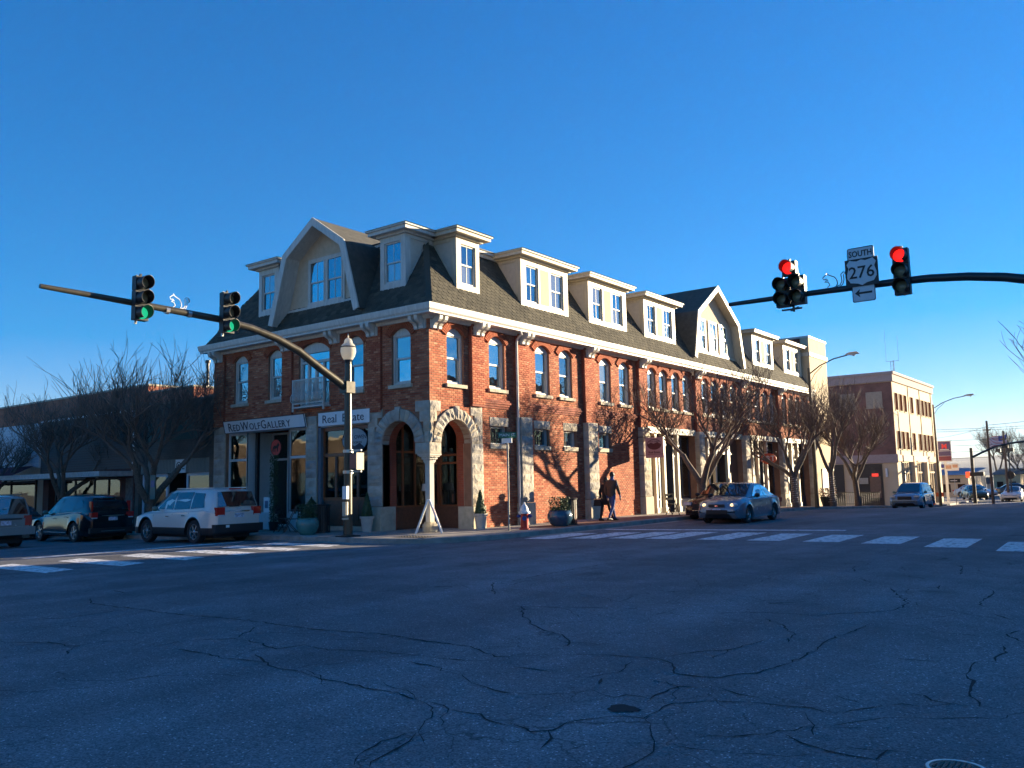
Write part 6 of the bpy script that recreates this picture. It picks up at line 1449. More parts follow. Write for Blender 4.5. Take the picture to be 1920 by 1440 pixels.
# --- bronze parked car behind it
maz = dict(sub); maz.update(paint=paint('bronze_red_paint', (.085,.035,.026), .35, .22), L=4.5, W=1.76, steer=0, sglass=CARGLASS2,
  boxes=[('grille',BLACKP,(2.19,2.27,-.42,.42,.42,.66)),('grille_trim',CHROME,(2.2,2.275,-.40,.40,.38,.40)),('badge',CHROME,(2.27,2.285,-.08,.08,.56,.64))]+[('headlight',HEADL,b) for b in L2((2.05,2.2,.50,.80,.60,.72))]+[('tail_light',TAIL,b) for b in L2((-2.25,-2.0,.5,.8,.7,.84))], blobs=[])
car('parked_hatchback', 'dark bronze-red car parked at the kerb half hidden behind the blue-grey sedan', 'car', (3.72, 13.9, hz(3.7,14)), -pi/2, maz)
# --- far cars
inf = dict(suv); inf.update(L=4.98, W=1.96, clad=False, paint=paint('ice_blue_paint', (.22,.31,.40), .35, .22), bz=.26, sglass=CARGLASS2, chromeline=True,
  boxes=[('grille',BLACKP,(2.29,2.42,-.42,.42,.62,.84)),('lower_intake',BLACKP,(2.3,2.41,-.6,.6,.36,.46)),('licence_plate',WHITEP,(2.4,2.43,-.16,.16,.48,.60))]+[('headlight',HEADL,b) for b in L2((2.10,2.30,.58,.88,.78,.90))]+[('sill_trim',CHROME,b) for b in L2((-.8,1.0,.93,.95,.36,.40))])
car('driving_suv', 'ice-blue crossover with chrome sills near the tan office block', 'suv', (4.65, 43.0, hz(4,43)), -pi/2, inf)
wh = dict(sed); wh.update(L=5.0, W=1.9, paint=paint('white_car_paint', (.55,.55,.56), .1, .3), boxes=[('grille',BLACKP,(2.2,2.28,-.55,.55,.52,.62)),('bumper',mat('grey_bumper',(.4,.4,.4)),(2.2,2.32,-.85,.85,.36,.50))]+[('headlight',HEADL,b) for b in L2((2.1,2.27,.5,.82,.62,.72))])
car('driving_sedan', 'white sedan far off at the right edge coming towards us', 'sedan', (6.25, 79.0, hz(6,79)), -pi/2, wh)
for i, (x, y, c_, lb) in enumerate([(2.6, 80.0, (.03,.05,.045), 'dark green car parked by the petrol sign pole'), (1.3, 89, (.50,.50,.50), 'pale car parked beyond the petrol sign'), (4.5, 97.0, (.02,.025,.035), 'black car parked at the far low buildings')]):
    fc = dict(sed); fc.update(paint=paint('far_paint_%d' % i, c_, .2, .3)); car('parked_car', lb, 'car', (x, y, hz(x, y)+.15), -1.2+i*.7, fc, 'cars parked far down the street')
# ---------------------------------------------------------------- bare street trees
def bare_tree(seed, forks, R, H, trunk_h=1.3, r0=.17, lean=(0,0), twigs=.8):
    """vase-shaped pruned street tree: limbs rise to a dome of radius R, top at H, ending in upright shoots"""
    r_ = random.Random(seed); T = MB(); C = MB()
    def seg(m, p, d, L_, ra, rb, n, wob, up=0.0):
        path = [p.copy()]; rr = [ra]; q = p.copy(); dd = d.normalized()
        for i in range(n):
            dd = (dd+Vector((r_.gauss(0, wob), r_.gauss(0, wob), r_.gauss(0, wob*.7)+up))).normalized(); q = q+dd*L_/n; path.append(q.copy()); rr.append(ra+(rb-ra)*(i+1)/n)
        m.tube(path, rr, 8 if ra > .05 else (5 if ra > .02 else 3), cap=False); return path, rr, dd
    lx, ly = lean; top = Vector((lx, ly, trunk_h)); T.tube([(0,0,-.15), (lx*.3, ly*.3, trunk_h*.5), top], [r0*1.4, r0*1.05, r0], 10, cap=False)
    for i in range(forks):
        a = 2*pi*(i+r_.uniform(-.12,.12))/forks+seed; d = Vector((cos(a)*.55, sin(a)*.55, 1))
        p1, r1, d1 = seg(T, top-Vector((0,0,.08)), d, (H-trunk_h)*.26, r0*.70, r0*.52, 5, .10, .0)
        for j in range(3):
            a2 = a+(j-1)*.75+r_.uniform(-.25,.25); d2 = (d1*.55+Vector((cos(a2), sin(a2), .75+.45*(j == 1)))*.75)
            p2, r2, dd2 = seg(C, p1[-1 if j != 1 else -2], d2, R*.48*r_.uniform(.85,1.15), r0*.36, r0*.20, 5, .14, .04)
            for k in range(4):
                f = 2+r_.randint(0,3); a3 = a2+r_.uniform(-1.2,1.2); d3 = dd2*.5+Vector((cos(a3)*.8, sin(a3)*.8, r_.uniform(.1,.95)))
                p3, r3, dd3 = seg(C, p2[min(f,5)], d3, R*.40*r_.uniform(.7,1.15), r0*.19, r0*.09, 5, .17, .03)
                for l in range(6):
                    f3 = r_.randint(1,5); a4 = r_.uniform(0,2*pi); d4 = dd3*.45+Vector((cos(a4)*.65, sin(a4)*.65, r_.uniform(.0,1.2)))
                    p4, r4, dd4 = seg(C, p3[f3], d4, R*.27*r_.uniform(.6,1.2), r0*.085, .009, 4, .18, .06)
                    for m_ in range(int(5*twigs)):
                        f4 = r_.randint(1,4); a5 = r_.uniform(0,2*pi); d5 = dd4*.4+Vector((cos(a5)*.5, sin(a5)*.5, r_.uniform(-.1,1.1)))
                        L5 = R*.21*r_.uniform(.5,1.6); p5, r5, dd5 = seg(C, p4[f4], d5, L5, .0105, .006, 3, .12, .08)
                        if r_.random() < .75: seg(C, p5[r_.randint(1,2)], dd5+Vector((r_.gauss(0,.5), r_.gauss(0,.5), .5)), L5*.6, .0075, .0045, 2, .12, .05)
    ms = max(v[2] for v in C.v); open('/tmp/tree.txt','a').write('%d %d top %.2f R %.2f %.2f\n' % (seed, len(C.f), ms, max(abs(v[0]) for v in C.v), max(abs(v[1]) for v in C.v)))
    sc = H/ms
    for m in (T, C): m.v = [(x, y, z*sc if z > 0 else z) for x, y, z in m.v]
    return T.mesh('trunk', BARK, 60), C.mesh('crown', TWIG)
TREES = [bare_tree(1, 3, 3.7, 7.7, 1.25, .19), bare_tree(4, 4, 3.0, 7.2, 1.4, .16, (.1,0), .7), bare_tree(9, 3, 2.8, 8.2, 1.6, .15, (.05,.1), .75), bare_tree(12, 4, 4.2, 7.8, 1.1, .20)]
def tree(i, label, loc, rz, s=1.0, cat='tree'):
    t = thing('bare_tree', label, cat, loc, rz, 'bare street trees'); t.scale = (s, s, s)
    link('trunk', TREES[i][0], t); link('crown', TREES[i][1], t); return t
tree(0, 'bare forked tree behind the blue-grey sedan, its shadow on the brick wall', (2.55, 14.35, .15), .4, 1.0)
tree(1, 'bare tree with lights round its trunk in front of the ART sign shop', (2.3, 26.6, hz(2,26.6)+.15), 2.1, 1.0)
tree(2, 'bare tree just past the cream corner tower', (2.35, 33.0, hz(2,33)+.15), 1.0, 1.0)
tree(1, 'bare tree with forked crown left of the ice-blue crossover', (2.35, 38.3, hz(2,38)+.15), 4.0, 1.05)
tree(3, 'large bare tree with several limbs behind the beige suv', (-12.8, -1.9, .0), 1.9, 1.0)
tree(1, 'bare low tree behind the black suv at left', (-20.3, -1.8, -.15), .6, .95)
tree(0, 'bare tree partly cut by the left edge of the view', (-27.5, -1.9, -.3), 2.9, .85)
tree(2, 'bare tree on the south pavement reflected in the gallery windows', (-6.5, -22, .1), 0, 1.3)
tree(3, 'second bare tree on the south pavement across the road', (-14.5, -22, .1), 2, 1.2)
tree(0, 'bare tree whose twigs reach in at the right edge, far right pavement', (17.9, 11.0, .1), 2.4, 1.0)
# far trees behind the filling station
for i, (x, y, s) in enumerate([(5, 135, 1.5),(9, 128, 1.4),(12.5, 140, 1.7),(1.5, 128, 1.3),(15.5, 150, 1.7),(7, 150, 1.6),(-3, 140, 1.4)]):
    tree((i*3) % 4, ['bare tree behind the flagpole, low crown','bare far tree under the mast arm','tall bare far tree at the right edge','small bare tree behind the price sign','tallest bare tree at the far right','bare tree behind the light pole','bare far tree left of the sign pole'][i], (x, y, -1.3), i*1.3, s)
# white light strings round two trunks
def lights(label, x, y, z, top):
    t = thing('light_string', label, 'string lights', (x, y, z)); k = MB(); q = MB(); r_ = random.Random(int(x*10+y)); P = []
    for i in range(90):
        a = i*.9; h = .2+top*i/90; rr = .23-.05*i/90; P.append((rr*cos(a), rr*sin(a), h))
        if i % 2 == 0: q.box(rr*cos(a)-.012, rr*cos(a)+.012, rr*sin(a)-.012, rr*sin(a)+.012, h-.015, h+.015)
    k.tube(P, .004, 3); k.build('wire', WHITEP, t); q.build('bulb', WHITEP, t)
lights('string of small white bulbs wound round the trunk by the ART shop', 2.3, 26.6, hz(2,26.6)+.15, 1.5)
lights('string of small white bulbs wound round the tree past the tower', 2.35, 33.0, hz(2,33)+.15, 1.7)
# hedge bush far right
for x, y, s, lb in ((7.2, 92, 1.0, 'round dark evergreen bush far off by the light pole'), (8.6, 100, 1.5, 'larger dark bush at the far right kerb')):
    t = thing('bush', lb, 'bush', (x, y, -1.1)); r_ = random.Random(int(x)); k = MB()
    def f(): a = r_.uniform(0,6.28); h = r_.random(); q = 1.0*s*sin(pi*min(1,h*.85+.15))*sqrt(r_.random()); return (q*cos(a), q*sin(a), h*2.1*s)
    leaves(k, 1500, f, .14, r_); tag(k.build('foliage', LEAF, t), kind='stuff')
    k = MB(); k.lathe([(.6*s,0),(.8*s,.6*s),(.6*s,1.4*s),(.1*s,1.9*s)], 10); k.build('inner_foliage', LEAF, t)
# distant wooded hills
def hill(name, cx, cy, w, d, h, seed, m_):
    r_ = random.Random(seed); nx, ny = 40, 8; k = MB(); ph = [r_.uniform(0,6.28) for _ in range(6)]
    for j in range(ny+1):
        for i in range(nx+1):
            u = i/nx*2-1; v = j/ny*2-1; e = max(0, 1-u*u)*max(0, 1-v*v)
            z = h*e*(.75+.2*sin(5*u+ph[0])+.12*sin(11*u+ph[1])+.05*sin(23*u+ph[2]+v*3))-3
            k.v.append((cx+u*w, cy+v*d, z))
    for j in range(ny):
        for i in range(nx): a = j*(nx+1)+i; k.f.append((a, a+1, a+nx+2, a+nx+1)); k.m.append(0)
    return tag(k.build(name, m_, smooth=80), kind='structure')
HILL = mat('wooded_hill', (.085,.085,.075), rough=1, var=.3, scale=.02)
hill('hills', 300, 2600, 1300, 500, 108, 3, HILL)
hill('hills', -900, 3200, 1500, 500, 100, 5, HILL)
# ---------------------------------------------------------------- tan office block down the street
OFT = mat('office_tan', (.62,.50,.33), rough=.9, var=.07, scale=1, bump=.002); OFP = mat('office_pink_stucco', (.40,.31,.28), rough=.9, var=.08); OFB = brick_tex_mat('office_brick', (.25,.11,.08), (.21,.095,.07), (.19,.11,.085))
BRW = mat('brown_glass', (.05,.018,.012), rough=.95, var=.2, spec=.0)
of = thing('office_building', 'three-storey tan office block with brick side wall down the street', 'building')
k = MB(); k.box(-20, 1.0, 55.4, 71, -1.6, 10.2); k.build('wall', OFT, of)
k = MB(); k.box(-20, .99, 55.34, 55.4, 3.35, 9.35); k.build('brick_side', OFB, of)
k = MB(); k.box(-20, 1.12, 55.22, 71.1, 9.40, 10.0); k.box(-20, 1.22, 55.12, 71.2, 10.0, 10.22); k.build('parapet', OFP, of)
k = MB(); k.box(1.0, 1.1, 55.3, 71.05, 9.42, 10.0); k.build('parapet_front', mat('office_brown_band', (.40,.28,.19), rough=.8, var=.06), of)
k = MB(); k.box(-20, 1.1, 55.26, 55.4, 2.65, 3.35); k.build('band', OFP, of); k = MB(); k.box(1.0, 1.1, 55.3, 69.6, 2.75, 3.3); k.build('band', mat('office_wood_band', (.50,.33,.21), rough=.8, var=.06), of)
for y0 in (60.85, 65.35, 70.2): k = MB(); k.box(1.0, 1.05, y0-.04, y0+.04, 3.3, 9.4); k.build('joint', mat('joint_brown', (.16,.10,.07), rough=.8), of)
def ofwin(y0, y1, z0, z1):
    k = MB(); k.box(.985, 1.012, y0, y1, z0, z1); w = k.build('window', BRW, of); k = MB(); k.box(1.0, 1.05, y0-.06, y0, z0, z1); k.box(1.0, 1.05, y1, y1+.06, z0, z1); k.box(1.0, 1.06, y0-.06, y1+.06, z0-.08, z0); k.build('frame', OFT, w)
for z0, z1 in ((7.05,8.5),(3.8,5.3)):
    for g in ((56.0,57.55,59.1),(61.6,64.0),(65.9,67.4,68.9)):
        for y in g: ofwin(y, y+.95, z0, z1)
for a, b in ((56.9,59.6),(60.6,64.3),(65.6,69.6)):
    k = MB(); k.box(.9, 1.02, a, b, -1.0, 2.65); o = k.build('shopfront', glass_mat('office_shop_glass', (.10,.08,.06), refl=.2) if 'office_shop_glass' not in MATS else MATS['office_shop_glass'], of)
    k = MB()
    for i in range(5): y = a+(b-a)*i/4; k.box(1.0, 1.08, y-.06, y+.06, -1.0, 2.65)
    k.box(1.0,1.07,a,b,1.75,1.9); k.build('mullion', OFT, o)
for y in (60.1, 65.0, 70.3): k = MB(); k.box(1.0, 1.4, y-.35, y+.35, -1.2, 2.75); k.build('pier', OFT, of)
k = MB(); k.box(1.4,1.5,55.5,55.75,1.1,1.9); k.box(1.05,1.2,70.7,70.9,1.1,1.9); k.build_each('wall_lamp', BLACKP, of)
for x in (-3.3, -1.1): k = MB(); k.box(x, x+1.3, 55.28, 55.36, 7.3, 8.6); k.box(x-.05, x+1.35, 55.27, 55.33, 7.2, 7.3); k.build('window', mat('tan_shade_window', (.35,.28,.2), rough=.5, var=.1), of)
for a, b in ((-4.3,-3.3),(-2.1,-.2)): k = MB(); k.box(a, b, 55.25, 55.36, -1.0, 2.6); k.build('opening', mat('dark_opening', (.03,.025,.02), rough=.6, var=.2), of)
k = MB(); k.box(-1.2,-.35,55.2,55.25,-.2,1.6); k.build('brown_poster', mat('brown_blind', (.22,.13,.08), rough=.8), of); k = MB(); k.box(-1.0,-.5,55.15,55.2,1.55,1.8); k.build('neon_sign', emit_mat('red_neon', (1,.05,.03), .25), of)
k = MB(); k.box(-2.0,-1.3,55.0,55.1,.95,1.45); k.build('address_board', SMOOTHSTONE, of)
for x in (-2.75, .1): k = MB(); k.box(x,x+.14,55.1,55.25,1.5,2.2); k.build('wall_lamp', WHITEP, of)
GALV = mat('dull_antenna', (.30,.30,.30), rough=.9, spec=0)
an = thing('roof_antenna', 'thin lattice antenna standing on the office block roof', 'antenna', (-1.2, 66, 10.2)); k = MB()
for x, y in ((-.15,-.15),(.15,-.15),(0,.15)): k.bar((x,y,0),(x,y,2.2),.03)
for z in (.4,.8,1.2,1.6,2.0): k.bar((-.15,-.15,z),(.15,-.15,z+.3),.02); k.bar((.15,-.15,z),(0,.15,z+.3),.02)
k.bar((-.6,0,2.2),(.6,0,2.2),.03); k.build('mast', GALV, an)
k = MB(); k.bar((-.55,0,2.2),(-.55,0,5.2),.018); k.bar((.55,0,2.2),(.55,0,4.6),.018); k.build('aerial', GALV, an)
# ---------------------------------------------------------------- street lamps
def cobra(label, x, y, z, H_, reach, rise):
    t = thing('street_lamp', label, 'street lamp', (x, y, z), 0, 'cobra-head street lamps'); k = MB(); k.lathe([(.13,0),(.12,.3),(.10,H_*.6),(.075,H_)], 10); k.build('pole', POLEM, t)
    k = MB(); k.tube([(0,0,H_-.35),(reach*.25,0,H_-.35+rise*.5),(reach*.55,0,H_-.35+rise*.85),(reach*.85,0,H_-.35+rise)], .035, 6); k.tube([(0,0,H_-.9),(reach*.12,0,H_-.45+rise*.1),(reach*.3,0,H_-.4+rise*.52)], .018, 5); k.build('arm', POLEM, t)
    k = MB(); zz = H_-.33+rise; k.prism([(reach*.80,-.12,zz+.02),(reach*.9,-.15,zz+.10),(reach+.15,-.15,zz+.12),(reach+.25,-.12,zz+.02),(reach*.9,-.12,zz-.04)], (0,.27,0)); k.build('lamp_head', STEEL, t)
    k = MB(); k.lathe([(.01,-.09),(.08,-.06),(.11,0)], 12, (reach*.98,.0,zz-.02)); k.build('lens', mat('lamp_lens', (.7,.7,.66), rough=.2), t)
cobra('cobra-head street lamp in front of the cream corner tower', 3.0, 28.0, hz(3,28)+.1, 7.75, 2.5, .85)
cobra('cobra-head street lamp beside the tan office block', 2.95, 61.0, hz(3,61)+.1, 8.7, 3.0, .9)
# ---------------------------------------------------------------- petrol sign, poles, far signals, flag
t_ = thing('petrol_sign', 'tall petrol station sign with red M over dark panels', 'sign', (1.2, 74, -1.1), radians(10))
PUR = mat('sign_purple', (.10,.07,.16), rough=.4); k = MB(); k.box(-.12,.12,-.1,.1,0,4.2); k.build('pole', WHITEP, t_)
k = MB(); k.box(-.62,.62,-.12,.12,3.95,6.0); k.build('cabinet', WHITEP, t_); k = MB(); k.box(-.55,.55,-.14,-.12,5.05,5.95); k.build('panel', PUR, t_); k = MB(); k.box(-.55,.55,-.14,-.12,4.05,4.5); k.build('panel', mat('sign_maroon', (.20,.04,.05), rough=.4), t_)
k = MB(); k.box(-.55,.55,-.14,-.12,4.53,5.0); k.prism([(-.55,-.15,4.9),(.1,-.15,4.9),(.5,-.15,4.62),(.1,-.15,4.8),(-.55,-.15,4.8)], (0,.01,0)); k.build('panel', PUR, t_)
text('M', .62, mat('sign_bright_red', (.75,.05,.04), rough=.4), t_, (0,-.15,5.45), bold=.03); k = MB(); k.box(-.4,.4,-.15,-.14,5.12,5.18); k.build('lettering_bar', WHITEP, t_)
k = MB(); k.box(-.75,-.05,-.1,.1,3.2,3.75); k.box(-.05,1.15,-.12,.08,3.05,3.75); c_ = k.build('lower_cabinet', WHITEP, t_); k = MB(); k.box(-.70,-.15,-.12,-.1,3.35,3.7); k.build('panel', mat('sign_blue', (.03,.03,.25), rough=.4), c_); k = MB(); k.box(.0,.5,-.14,-.12,3.25,3.6); k.box(.6,1.05,-.14,-.12,3.35,3.65); k.build('panel', mat('sign_pale_orange', (.6,.35,.22), rough=.4), c_)
for lb, x, y, H_ in (('slim dark utility pole, taller of the pair left of the flag', 5.6, 70.5, 7.7), ('slim dark utility pole, shorter of the pair nearer the flag', 6.0, 77.5, 7.0)):
    t_ = thing('utility_pole', lb, 'pole', (x, y, -1.2)); k = MB(); k.lathe([(.13,0),(.09,H_)], 8); k.build('pole', mat('pole_wood', (.10,.075,.06), rough=.9), t_); k = MB(); k.box(-.3,.3,-.05,.05,H_-.9,H_-.8); k.build('crossarm', BARK, t_)
t_ = thing('traffic_signal_pole', 'far dark signal pole with curved arm at the next crossing', 'traffic signal', (4.35, 69.0, -1.1)); k = MB(); k.lathe([(.17,0),(.13,5.1)], 10); k.build('pole', BLACKM, t_)
k = MB(); k.tube([(0,0,4.2),(.8,.6,4.65),(1.8,1.3,5.15),(3.0,2.1,5.45),(4.6,3.2,5.65),(6.5,4.5,5.75),(9,6,5.75)], [.11,.10,.10,.09,.09,.08,.07], 8); k.build('mast_arm', BLACKM, t_)
k = MB(); k.box(2.3,2.8,1.75,1.85,5.0,5.3); k.build('arm_lamp', BLACKM, t_); k = MB(); k.box(6.3,6.75,4.2,4.25,5.5,6.0); k.build('arm_sign', mat('dim_sign', (.2,.2,.22), rough=.5), t_)
k = MB(); k.box(-.6,-.25,-.1,.1,2.35,2.9); k.build('hand_signal', emit_mat('orange_hand', (1,.10,.03), .35), t_); k = MB(); k.box(-.25,.9,-.15,.15,2.5,2.85); k.build('signal_box', BLACKM, t_)
t_ = thing('arrow_sign', 'narrow one-way arrow sign on a thin post at the next crossing', 'sign', (3.3, 66.0, -1.1)); k = MB(); k.lathe([(.03,0),(.03,2.3)], 6); k.build('post', STEEL, t_); k = MB(); k.box(-.45,.45,-.02,.02,1.95,2.3); k.build('board', BLACKP, t_); k = MB(); k.box(-.35,.2,-.03,-.02,2.09,2.16); k.build('arrow', WHITEP, t_)
t_ = thing('floodlight_pole', 'thin pole with twin floodlights beyond the signal arm', 'pole', (4.0, 93, -1.1)); k = MB(); k.lathe([(.08,0),(.06,5.3)], 6); k.bar((-.6,0,5.1),(.6,0,5.1),.06); k.build('pole', BLACKM, t_); k = MB(); k.box(-.85,-.35,-.2,.2,5.15,5.5); k.box(.35,.95,-.2,.2,5.15,5.55); k.build('floodlight', BLACKM, t_)
t_ = thing('flagpole', 'tall pole flying the stars and stripes far down the street', 'flag', (1.35, 118, -1.2)); k = MB(); k.lathe([(.11,0),(.06,8.4)], 8); k.build('pole', BLACKM, t_)
FR = mat('flag_red', (.55,.06,.05), rough=.8); FW = mat('flag_white', (.75,.72,.70), rough=.8); FB = mat('flag_blue', (.05,.06,.25), rough=.8)
k = MB(); n = 13; nx = 14
for i in range(nx+1):
    u = i/nx
    for j in range(n+1): k.v.append((-.1-u*2.3, .18*sin(u*7), 8.2-j*1.35/n-u*u*.55-.10*sin(u*6)))
for i in range(nx):
    for j in range(n):
        a = i*(n+1)+j; k.f.append((a, a+1, a+n+2, a+n+1)); k.m.append(2 if (i < 6 and j < 7) else j % 2)
k.build('flag', [FR, FW, FB], t_)
t_ = thing('road_sign', 'round-headed sign seen from its dark back near the white sedan', 'sign', (6.3, 77.5, -1.1)); k = MB(); k.lathe([(.06,0),(.05,2.6)], 6); k.build('post', BLACKM, t_); k = MB(); k.lathe([(.01,-.02),(.42,-.02),(.42,.02),(.01,.02)], 8, (0,0,2.5), axis='y'); k.build('board', BLACKP, t_)
for nm, lb, x0, x1, y0, y1, h, c_ in (('shop','tan shop with blue canopy beyond the office block',-7,-.6,97,110,1.5,(.55,.42,.28)),('shop','low tan building behind the flag',-1.2,2.2,121,130,1.4,(.50,.38,.22)),('shop','low dark blue building at the right edge',2.3,9,128,135,.6,(.08,.11,.16)),('house','white gabled far house left of the flag',-.8,-.4,112,113,.2,(.6,.6,.6))):
    t_ = thing(nm, lb, 'building'); k = MB(); k.box(x0,x1,y0,y1,-1.6,h); k.build('wall', mat('far_wall_'+nm+str(int(y0)), c_, rough=.9, var=.1), t_); k = MB(); k.add([(x0-.3,y0-.4,h),(x1+.3,y0-.4,h),(x1+.3,y1,h+.9),(x0-.3,y1,h+.9)],[(0,1,2,3)]); k.build('roof', mat('far_roof'+str(int(y0)), (.08,.14,.22) if y0 == 97 else (.12,.08,.06), rough=.7), t_)
    k = MB(); q = x0+.4
    while q < x1-.6: k.box(q,q+.8,y0-.05,y0+.02,-.6,.4 if h > 1 else 0); q += 1.6
    k.build('window', BRW, t_)
# overhead wires
t_ = thing('overhead_wires', 'thin utility wires crossing the sky at the far right', 'wire', (0,0,0)); k = MB()
def wire(a, b, sag, r_=.014):
    P = [Vector(a).lerp(Vector(b), i/12)-Vector((0,0,sag*4*(i/12)*(1-i/12))) for i in range(13)]; k.tube(P, r_, 3)
for z in (6.5, 6.25, 5.2, 4.6, 3.9, 3.2): wire((-6, 76+z, z+.1), (26, 92+z, z+1.6), .5, .022)
wire((1.0, 71, 5.1), (5.6, 70.5, 6.0), .15); wire((5.6,70.5,6.0),(6.0,77.5,5.6),.1); wire((5.6,70.5,6.1),(20,60,7.5),.4,.02); k.build('wire', BLACKP, t_)
# plaza furniture, cones
PL_ = thing('metal_fence', 'low black metal fence along the plaza before the office block', 'fence', (-4.0, 47.0, hz(2,47)+.15), 0); k = MB(); k.box(0,5.6,-.02,.02,.95,1.0); k.box(0,5.6,-.02,.02,.12,.16); k.build('rail', BLACKM, PL_)
q = MB(); q.box(-.012,.012,-.012,.012,0,1.0); me = q.mesh('baluster', BLACKM)
for i in range(37): link('baluster', me, PL_, (.08+i*.15, 0, 0))
for x, y, lb in ((1.85,60.6,'orange traffic cone nearer the crossover'),(2.1,62.6,'orange traffic cone further from the crossover')):
    t_ = thing('traffic_cone', lb, 'traffic cone', (x, y, hz(x,y)+.15), 0, 'orange cones'); k = MB(); k.lathe([(.15,.04),(.03,.72),(.02,.72)], 12); k.build('cone', mat('cone_orange', (.80,.13,.02), rough=.5), t_); k = MB(); k.box(-.19,.19,-.19,.19,0,.04); k.build('base', mat('cone_orange', (0,0,0)), t_)
t_ = thing('newspaper_box', 'small orange box on a post beside the cones', 'box', (2.4,64,hz(2,64)+.15)); k = MB(); k.box(-.05,.05,-.05,.05,0,.7); k.build('post', BLACKM, t_); k = MB(); k.box(-.3,.3,-.2,.2,.7,1.05); k.build('case', mat('cone_orange', (0,0,0)), t_)
t_ = thing('flower_planter', 'planter of red and pale winter flowers between the two plaza trees', 'planter', (1.6, 34.6, hz(2,34.6)+.15)); k = MB(); k.lathe([(.35,0),(.5,.6),(.45,.6)], 16); k.build('tub', BLACKM, t_)
r_ = random.Random(4)
for nm, c_, n_ in (('foliage',(.12,.11,.04),500),('red_flowers',(.6,.03,.02),120),('pale_flowers',(.7,.6,.4),160)):
    k = MB()
    def f(): a = r_.uniform(0,6.28); q = .55*sqrt(r_.random()); return (q*cos(a), q*sin(a), .6+r_.random()*.55)
    leaves(k, n_, f, .05, r_); tag(k.build(nm, mat('planter_'+nm, c_, rough=.8, var=.3), t_), kind='stuff')
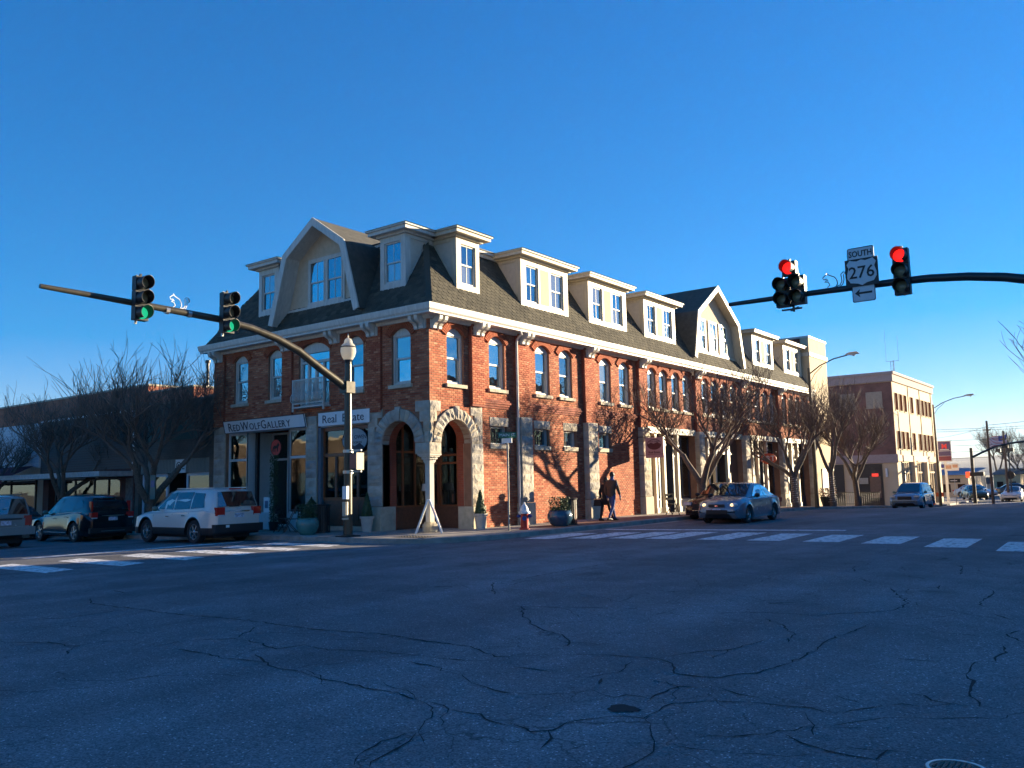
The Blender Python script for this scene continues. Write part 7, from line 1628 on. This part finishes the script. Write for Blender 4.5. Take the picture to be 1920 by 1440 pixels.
# ---------------------------------------------------------------- people
SKIN = mat('skin', (.42,.25,.17), rough=.6, var=.05)
def skinned(name, verts, edges, radii, mt, parent, root=0, sub=2):
    me = bpy.data.meshes.new(name); me.from_pydata(verts, edges, []); me.materials.append(mt); o = link(name, me, parent)
    md = o.modifiers.new('skin', 'SKIN'); md.use_smooth_shade = True
    sk = me.skin_vertices[0].data if me.skin_vertices else None
    if sk is None:
        bm = bmesh.new(); bm.from_mesh(me); bm.verts.layers.skin.verify(); bm.to_mesh(me); bm.free(); sk = me.skin_vertices[0].data
    for i, r in enumerate(radii): sk[i].radius = (r if isinstance(r, tuple) else (r, r))
    sk[root].use_root = True
    ss = o.modifiers.new('sub', 'SUBSURF'); ss.levels = sub; ss.render_levels = sub
    return o
def walker(name, label, loc, rz, H, coat, trousers, hair, stride, coat_len, arm=.1, long_hair=False, turn=0.0, group='couple walking past the brick wall'):
    """walks along local +x; left is +y"""
    t = thing(name, label, 'person', loc, rz, group); s = H/1.78
    def V(x, y, z): return (x*s, y*s, z*s)
    st = stride
    body_v = [V(0,0,.93), V(.01,0,1.10), V(.02,0,1.28), V(.03,0,1.44), V(.04,0,1.52), V(.05,0,1.60), V(.06,0,1.70),
       V(0,.09,.88), V(st*.5,.10,.50), V(st*.85,.10,.10), V(st*.85+.14,.11,.03),
       V(0,-.09,.88), V(-st*.30,-.10,.50), V(-st*1.0,-.10,.14), V(-st*1.0+.11,-.11,.04),
       V(.03,.19,1.42), V(-.02-arm,.24,1.14), V(.06-arm,.23,.90), V(.09-arm,.22,.82), V(.03,-.19,1.42), V(.02+arm,-.24,1.14), V(.14+arm,-.23,.92), V(.17+arm,-.22,.84)]
    body_e = [(0,1),(1,2),(2,3),(3,4),(4,5),(5,6),(0,7),(7,8),(8,9),(9,10),(0,11),(11,12),(12,13),(13,14),(3,15),(15,16),(16,17),(17,18),(3,19),(19,20),(20,21),(21,22)]
    R_ = [.13,.125,.145,.12,.055,.085,.075,.09,.062,.042,.035,.09,.062,.042,.035,.055,.042,.032,.036,.055,.042,.032,.036]
    b = skinned('body', body_v, body_e, [q*s for q in R_], trousers, t)
    # head with face
    k = MB(); nn = 12; k.lathe([(max(.001, sin(pi*i/nn))*(1.0 if i > 5 else .92), -cos(pi*i/nn)) for i in range(nn+1)], 16); hd = k.build('head', SKIN, t, smooth=60); hd.location = V(.075,0,1.665); hd.scale = (.098*s,.078*s,.118*s); hd.rotation_euler = (0,0,turn)
    k = MB(); k.tube([(.95,0,.2),(1.2,0,-.12)], [.10,.17], 6); k.tube([(.98,-.28,-.42),(.98,.28,-.42)], .05, 5)
    for sy in (-1,1): k.tube([(.05,sy*1.0,.15),(.0,sy*1.12,-.15)], [.16,.14], 6)
    k.build('face', SKIN, hd)
    k = MB(); 
    for sy in (-1,1): k.lathe([(.01,-.05),(.10,0),(.01,.05)], 6, (.93,sy*.36,.08))
    k.build('eyes', BLACKP, hd)
    k = MB(); pr = [(max(.001, sin(pi*i/10)), -cos(pi*i/10)) for i in range(4, 11)]; k.lathe(pr, 14); hr = k.build('hair', hair, t, smooth=60); hr.location = V(.055,0,1.68); hr.scale = (.108*s,.090*s,.122*s); hr.rotation_euler = (0,-.35,turn)
    if long_hair:
        skinned('hair_length', [V(.0,0,1.68), V(-.03,0,1.56), V(-.05,0,1.42)], [(0,1),(1,2)], [.09*s,.085*s,.05*s], hair, t)
    # coat: torso, skirt of the coat and sleeves as one surface, a little larger than the body
    cv = [V(0,0,1.40), V(.02,0,1.47), V(0,0,1.18), V(0,0,.98), V(0,0,coat_len), V(.03,.19,1.42), V(-.02-arm,.24,1.14), V(.06-arm,.23,.92), V(.03,-.19,1.42), V(.02+arm,-.24,1.14), V(.14+arm,-.23,.94)]
    ce = [(0,1),(0,2),(2,3),(3,4),(0,5),(5,6),(6,7),(0,8),(8,9),(9,10)]
    skinned('coat', cv, ce, [.165*s,.085*s,(.17*s,.16*s),(.175*s,.165*s),(.19*s,.17*s),.085*s,.066*s,.056*s,.085*s,.066*s,.056*s], coat, t)
    for sx, (x, y, z) in ((1, (.09-arm,.22,.82)), (-1, (.17+arm,-.22,.84))):      # hands: palm, thumb and four fingers
        k = MB(); p = Vector(V(x, y, z)); k.tube([p+Vector((0,0,.03)), p, p-Vector((0,0,.05))], [.024,.034,.028], 8)
        for j in range(4): q = p+Vector((-.024+.016*j,0,-.045)); k.tube([q, q+Vector((.004,-.004*sx,-.035)), q+Vector((.012,-.012*sx,-.06+.006*abs(j-1.5)))], [.009,.008,.006], 5)
        q = p+Vector((.022,0,-.005)); k.tube([q, q+Vector((.022,-.006*sx,-.02)), q+Vector((.024,-.01*sx,-.045))], [.010,.009,.007], 5); k.build('hand', SKIN, t, smooth=60)
    for (x, y, z) in ((st*.85,.105,.0), (-st*1.0,-.105,.03)):
        k = MB(); p = Vector(V(x, y, z)); k.tube([p+Vector((-.08,0,.06)), p+Vector((0,0,.07)), p+Vector((.10,0,.05)), p+Vector((.19,0,.035))], [.045,.055,.045,.028], 8); k.build('shoe', BLACKP, t, smooth=60)
    return t
BROWNC = mat('brown_jacket', (.11,.06,.035), rough=.85, var=.15); BLKC = mat('black_coat', (.012,.012,.014), rough=.9, var=.1); JEANS = mat('blue_jeans', (.05,.085,.22), rough=.85, var=.2); DKH = mat('dark_hair', (.015,.01,.008), rough=.6, var=.1)
walker('person', 'man in brown jacket and blue jeans walking past the brick wall', (1.95, 7.75, .15), radians(84), 1.80, BROWNC, JEANS, DKH, .34, .86, .05)
w2 = walker('person', 'person in black knee-length coat with a dark handbag, walking left of the man', (1.60, 7.90, .15), radians(86), 1.62, BLKC, BLKC, DKH, -.30, .62, .06, True)
t_ = thing('handbag', 'dark handbag held by the walker in the black coat', 'bag', (1.37, 7.70, .15)); k = MB(); k.prism([(-.17,-.05,.55),(.17,-.05,.55),(.12,-.05,.80),(-.12,-.05,.80)], (0,.10,0)); k.build('bag', BLKC, t_); k = MB(); k.tube([(-.09,0,.79),(-.05,0,.90),(.05,0,.90),(.09,0,.79)], .010, 5); k.build('handle', BLACKP, t_)
walker('person', 'person in dark top standing by the orange cones near the office block', (1.75, 63.6, hz(2,63.6)+.15), -2.2, 1.75, BLKC, mat('dark_trousers', (.05,.03,.03), rough=.9), DKH, .05, .95, .0, group='')
# ---------------------------------------------------------------- air
hb = MB(); hb.box(-3500, 3500, -400, 3900, -4.2, 118)
hm = bpy.data.materials.new('haze'); hm.use_nodes = True; hn = hm.node_tree.nodes; hn.remove(hn['Principled BSDF'])
pv = hn.new('ShaderNodeVolumePrincipled'); pv.inputs['Color'].default_value = (.80,.87,1,1); pv.inputs['Density'].default_value = .00011; pv.inputs['Anisotropy'].default_value = .2
hm.node_tree.links.new(pv.outputs[0], hn['Material Output'].inputs['Volume'])
tag(hb.build('haze', hm), kind='stuff')
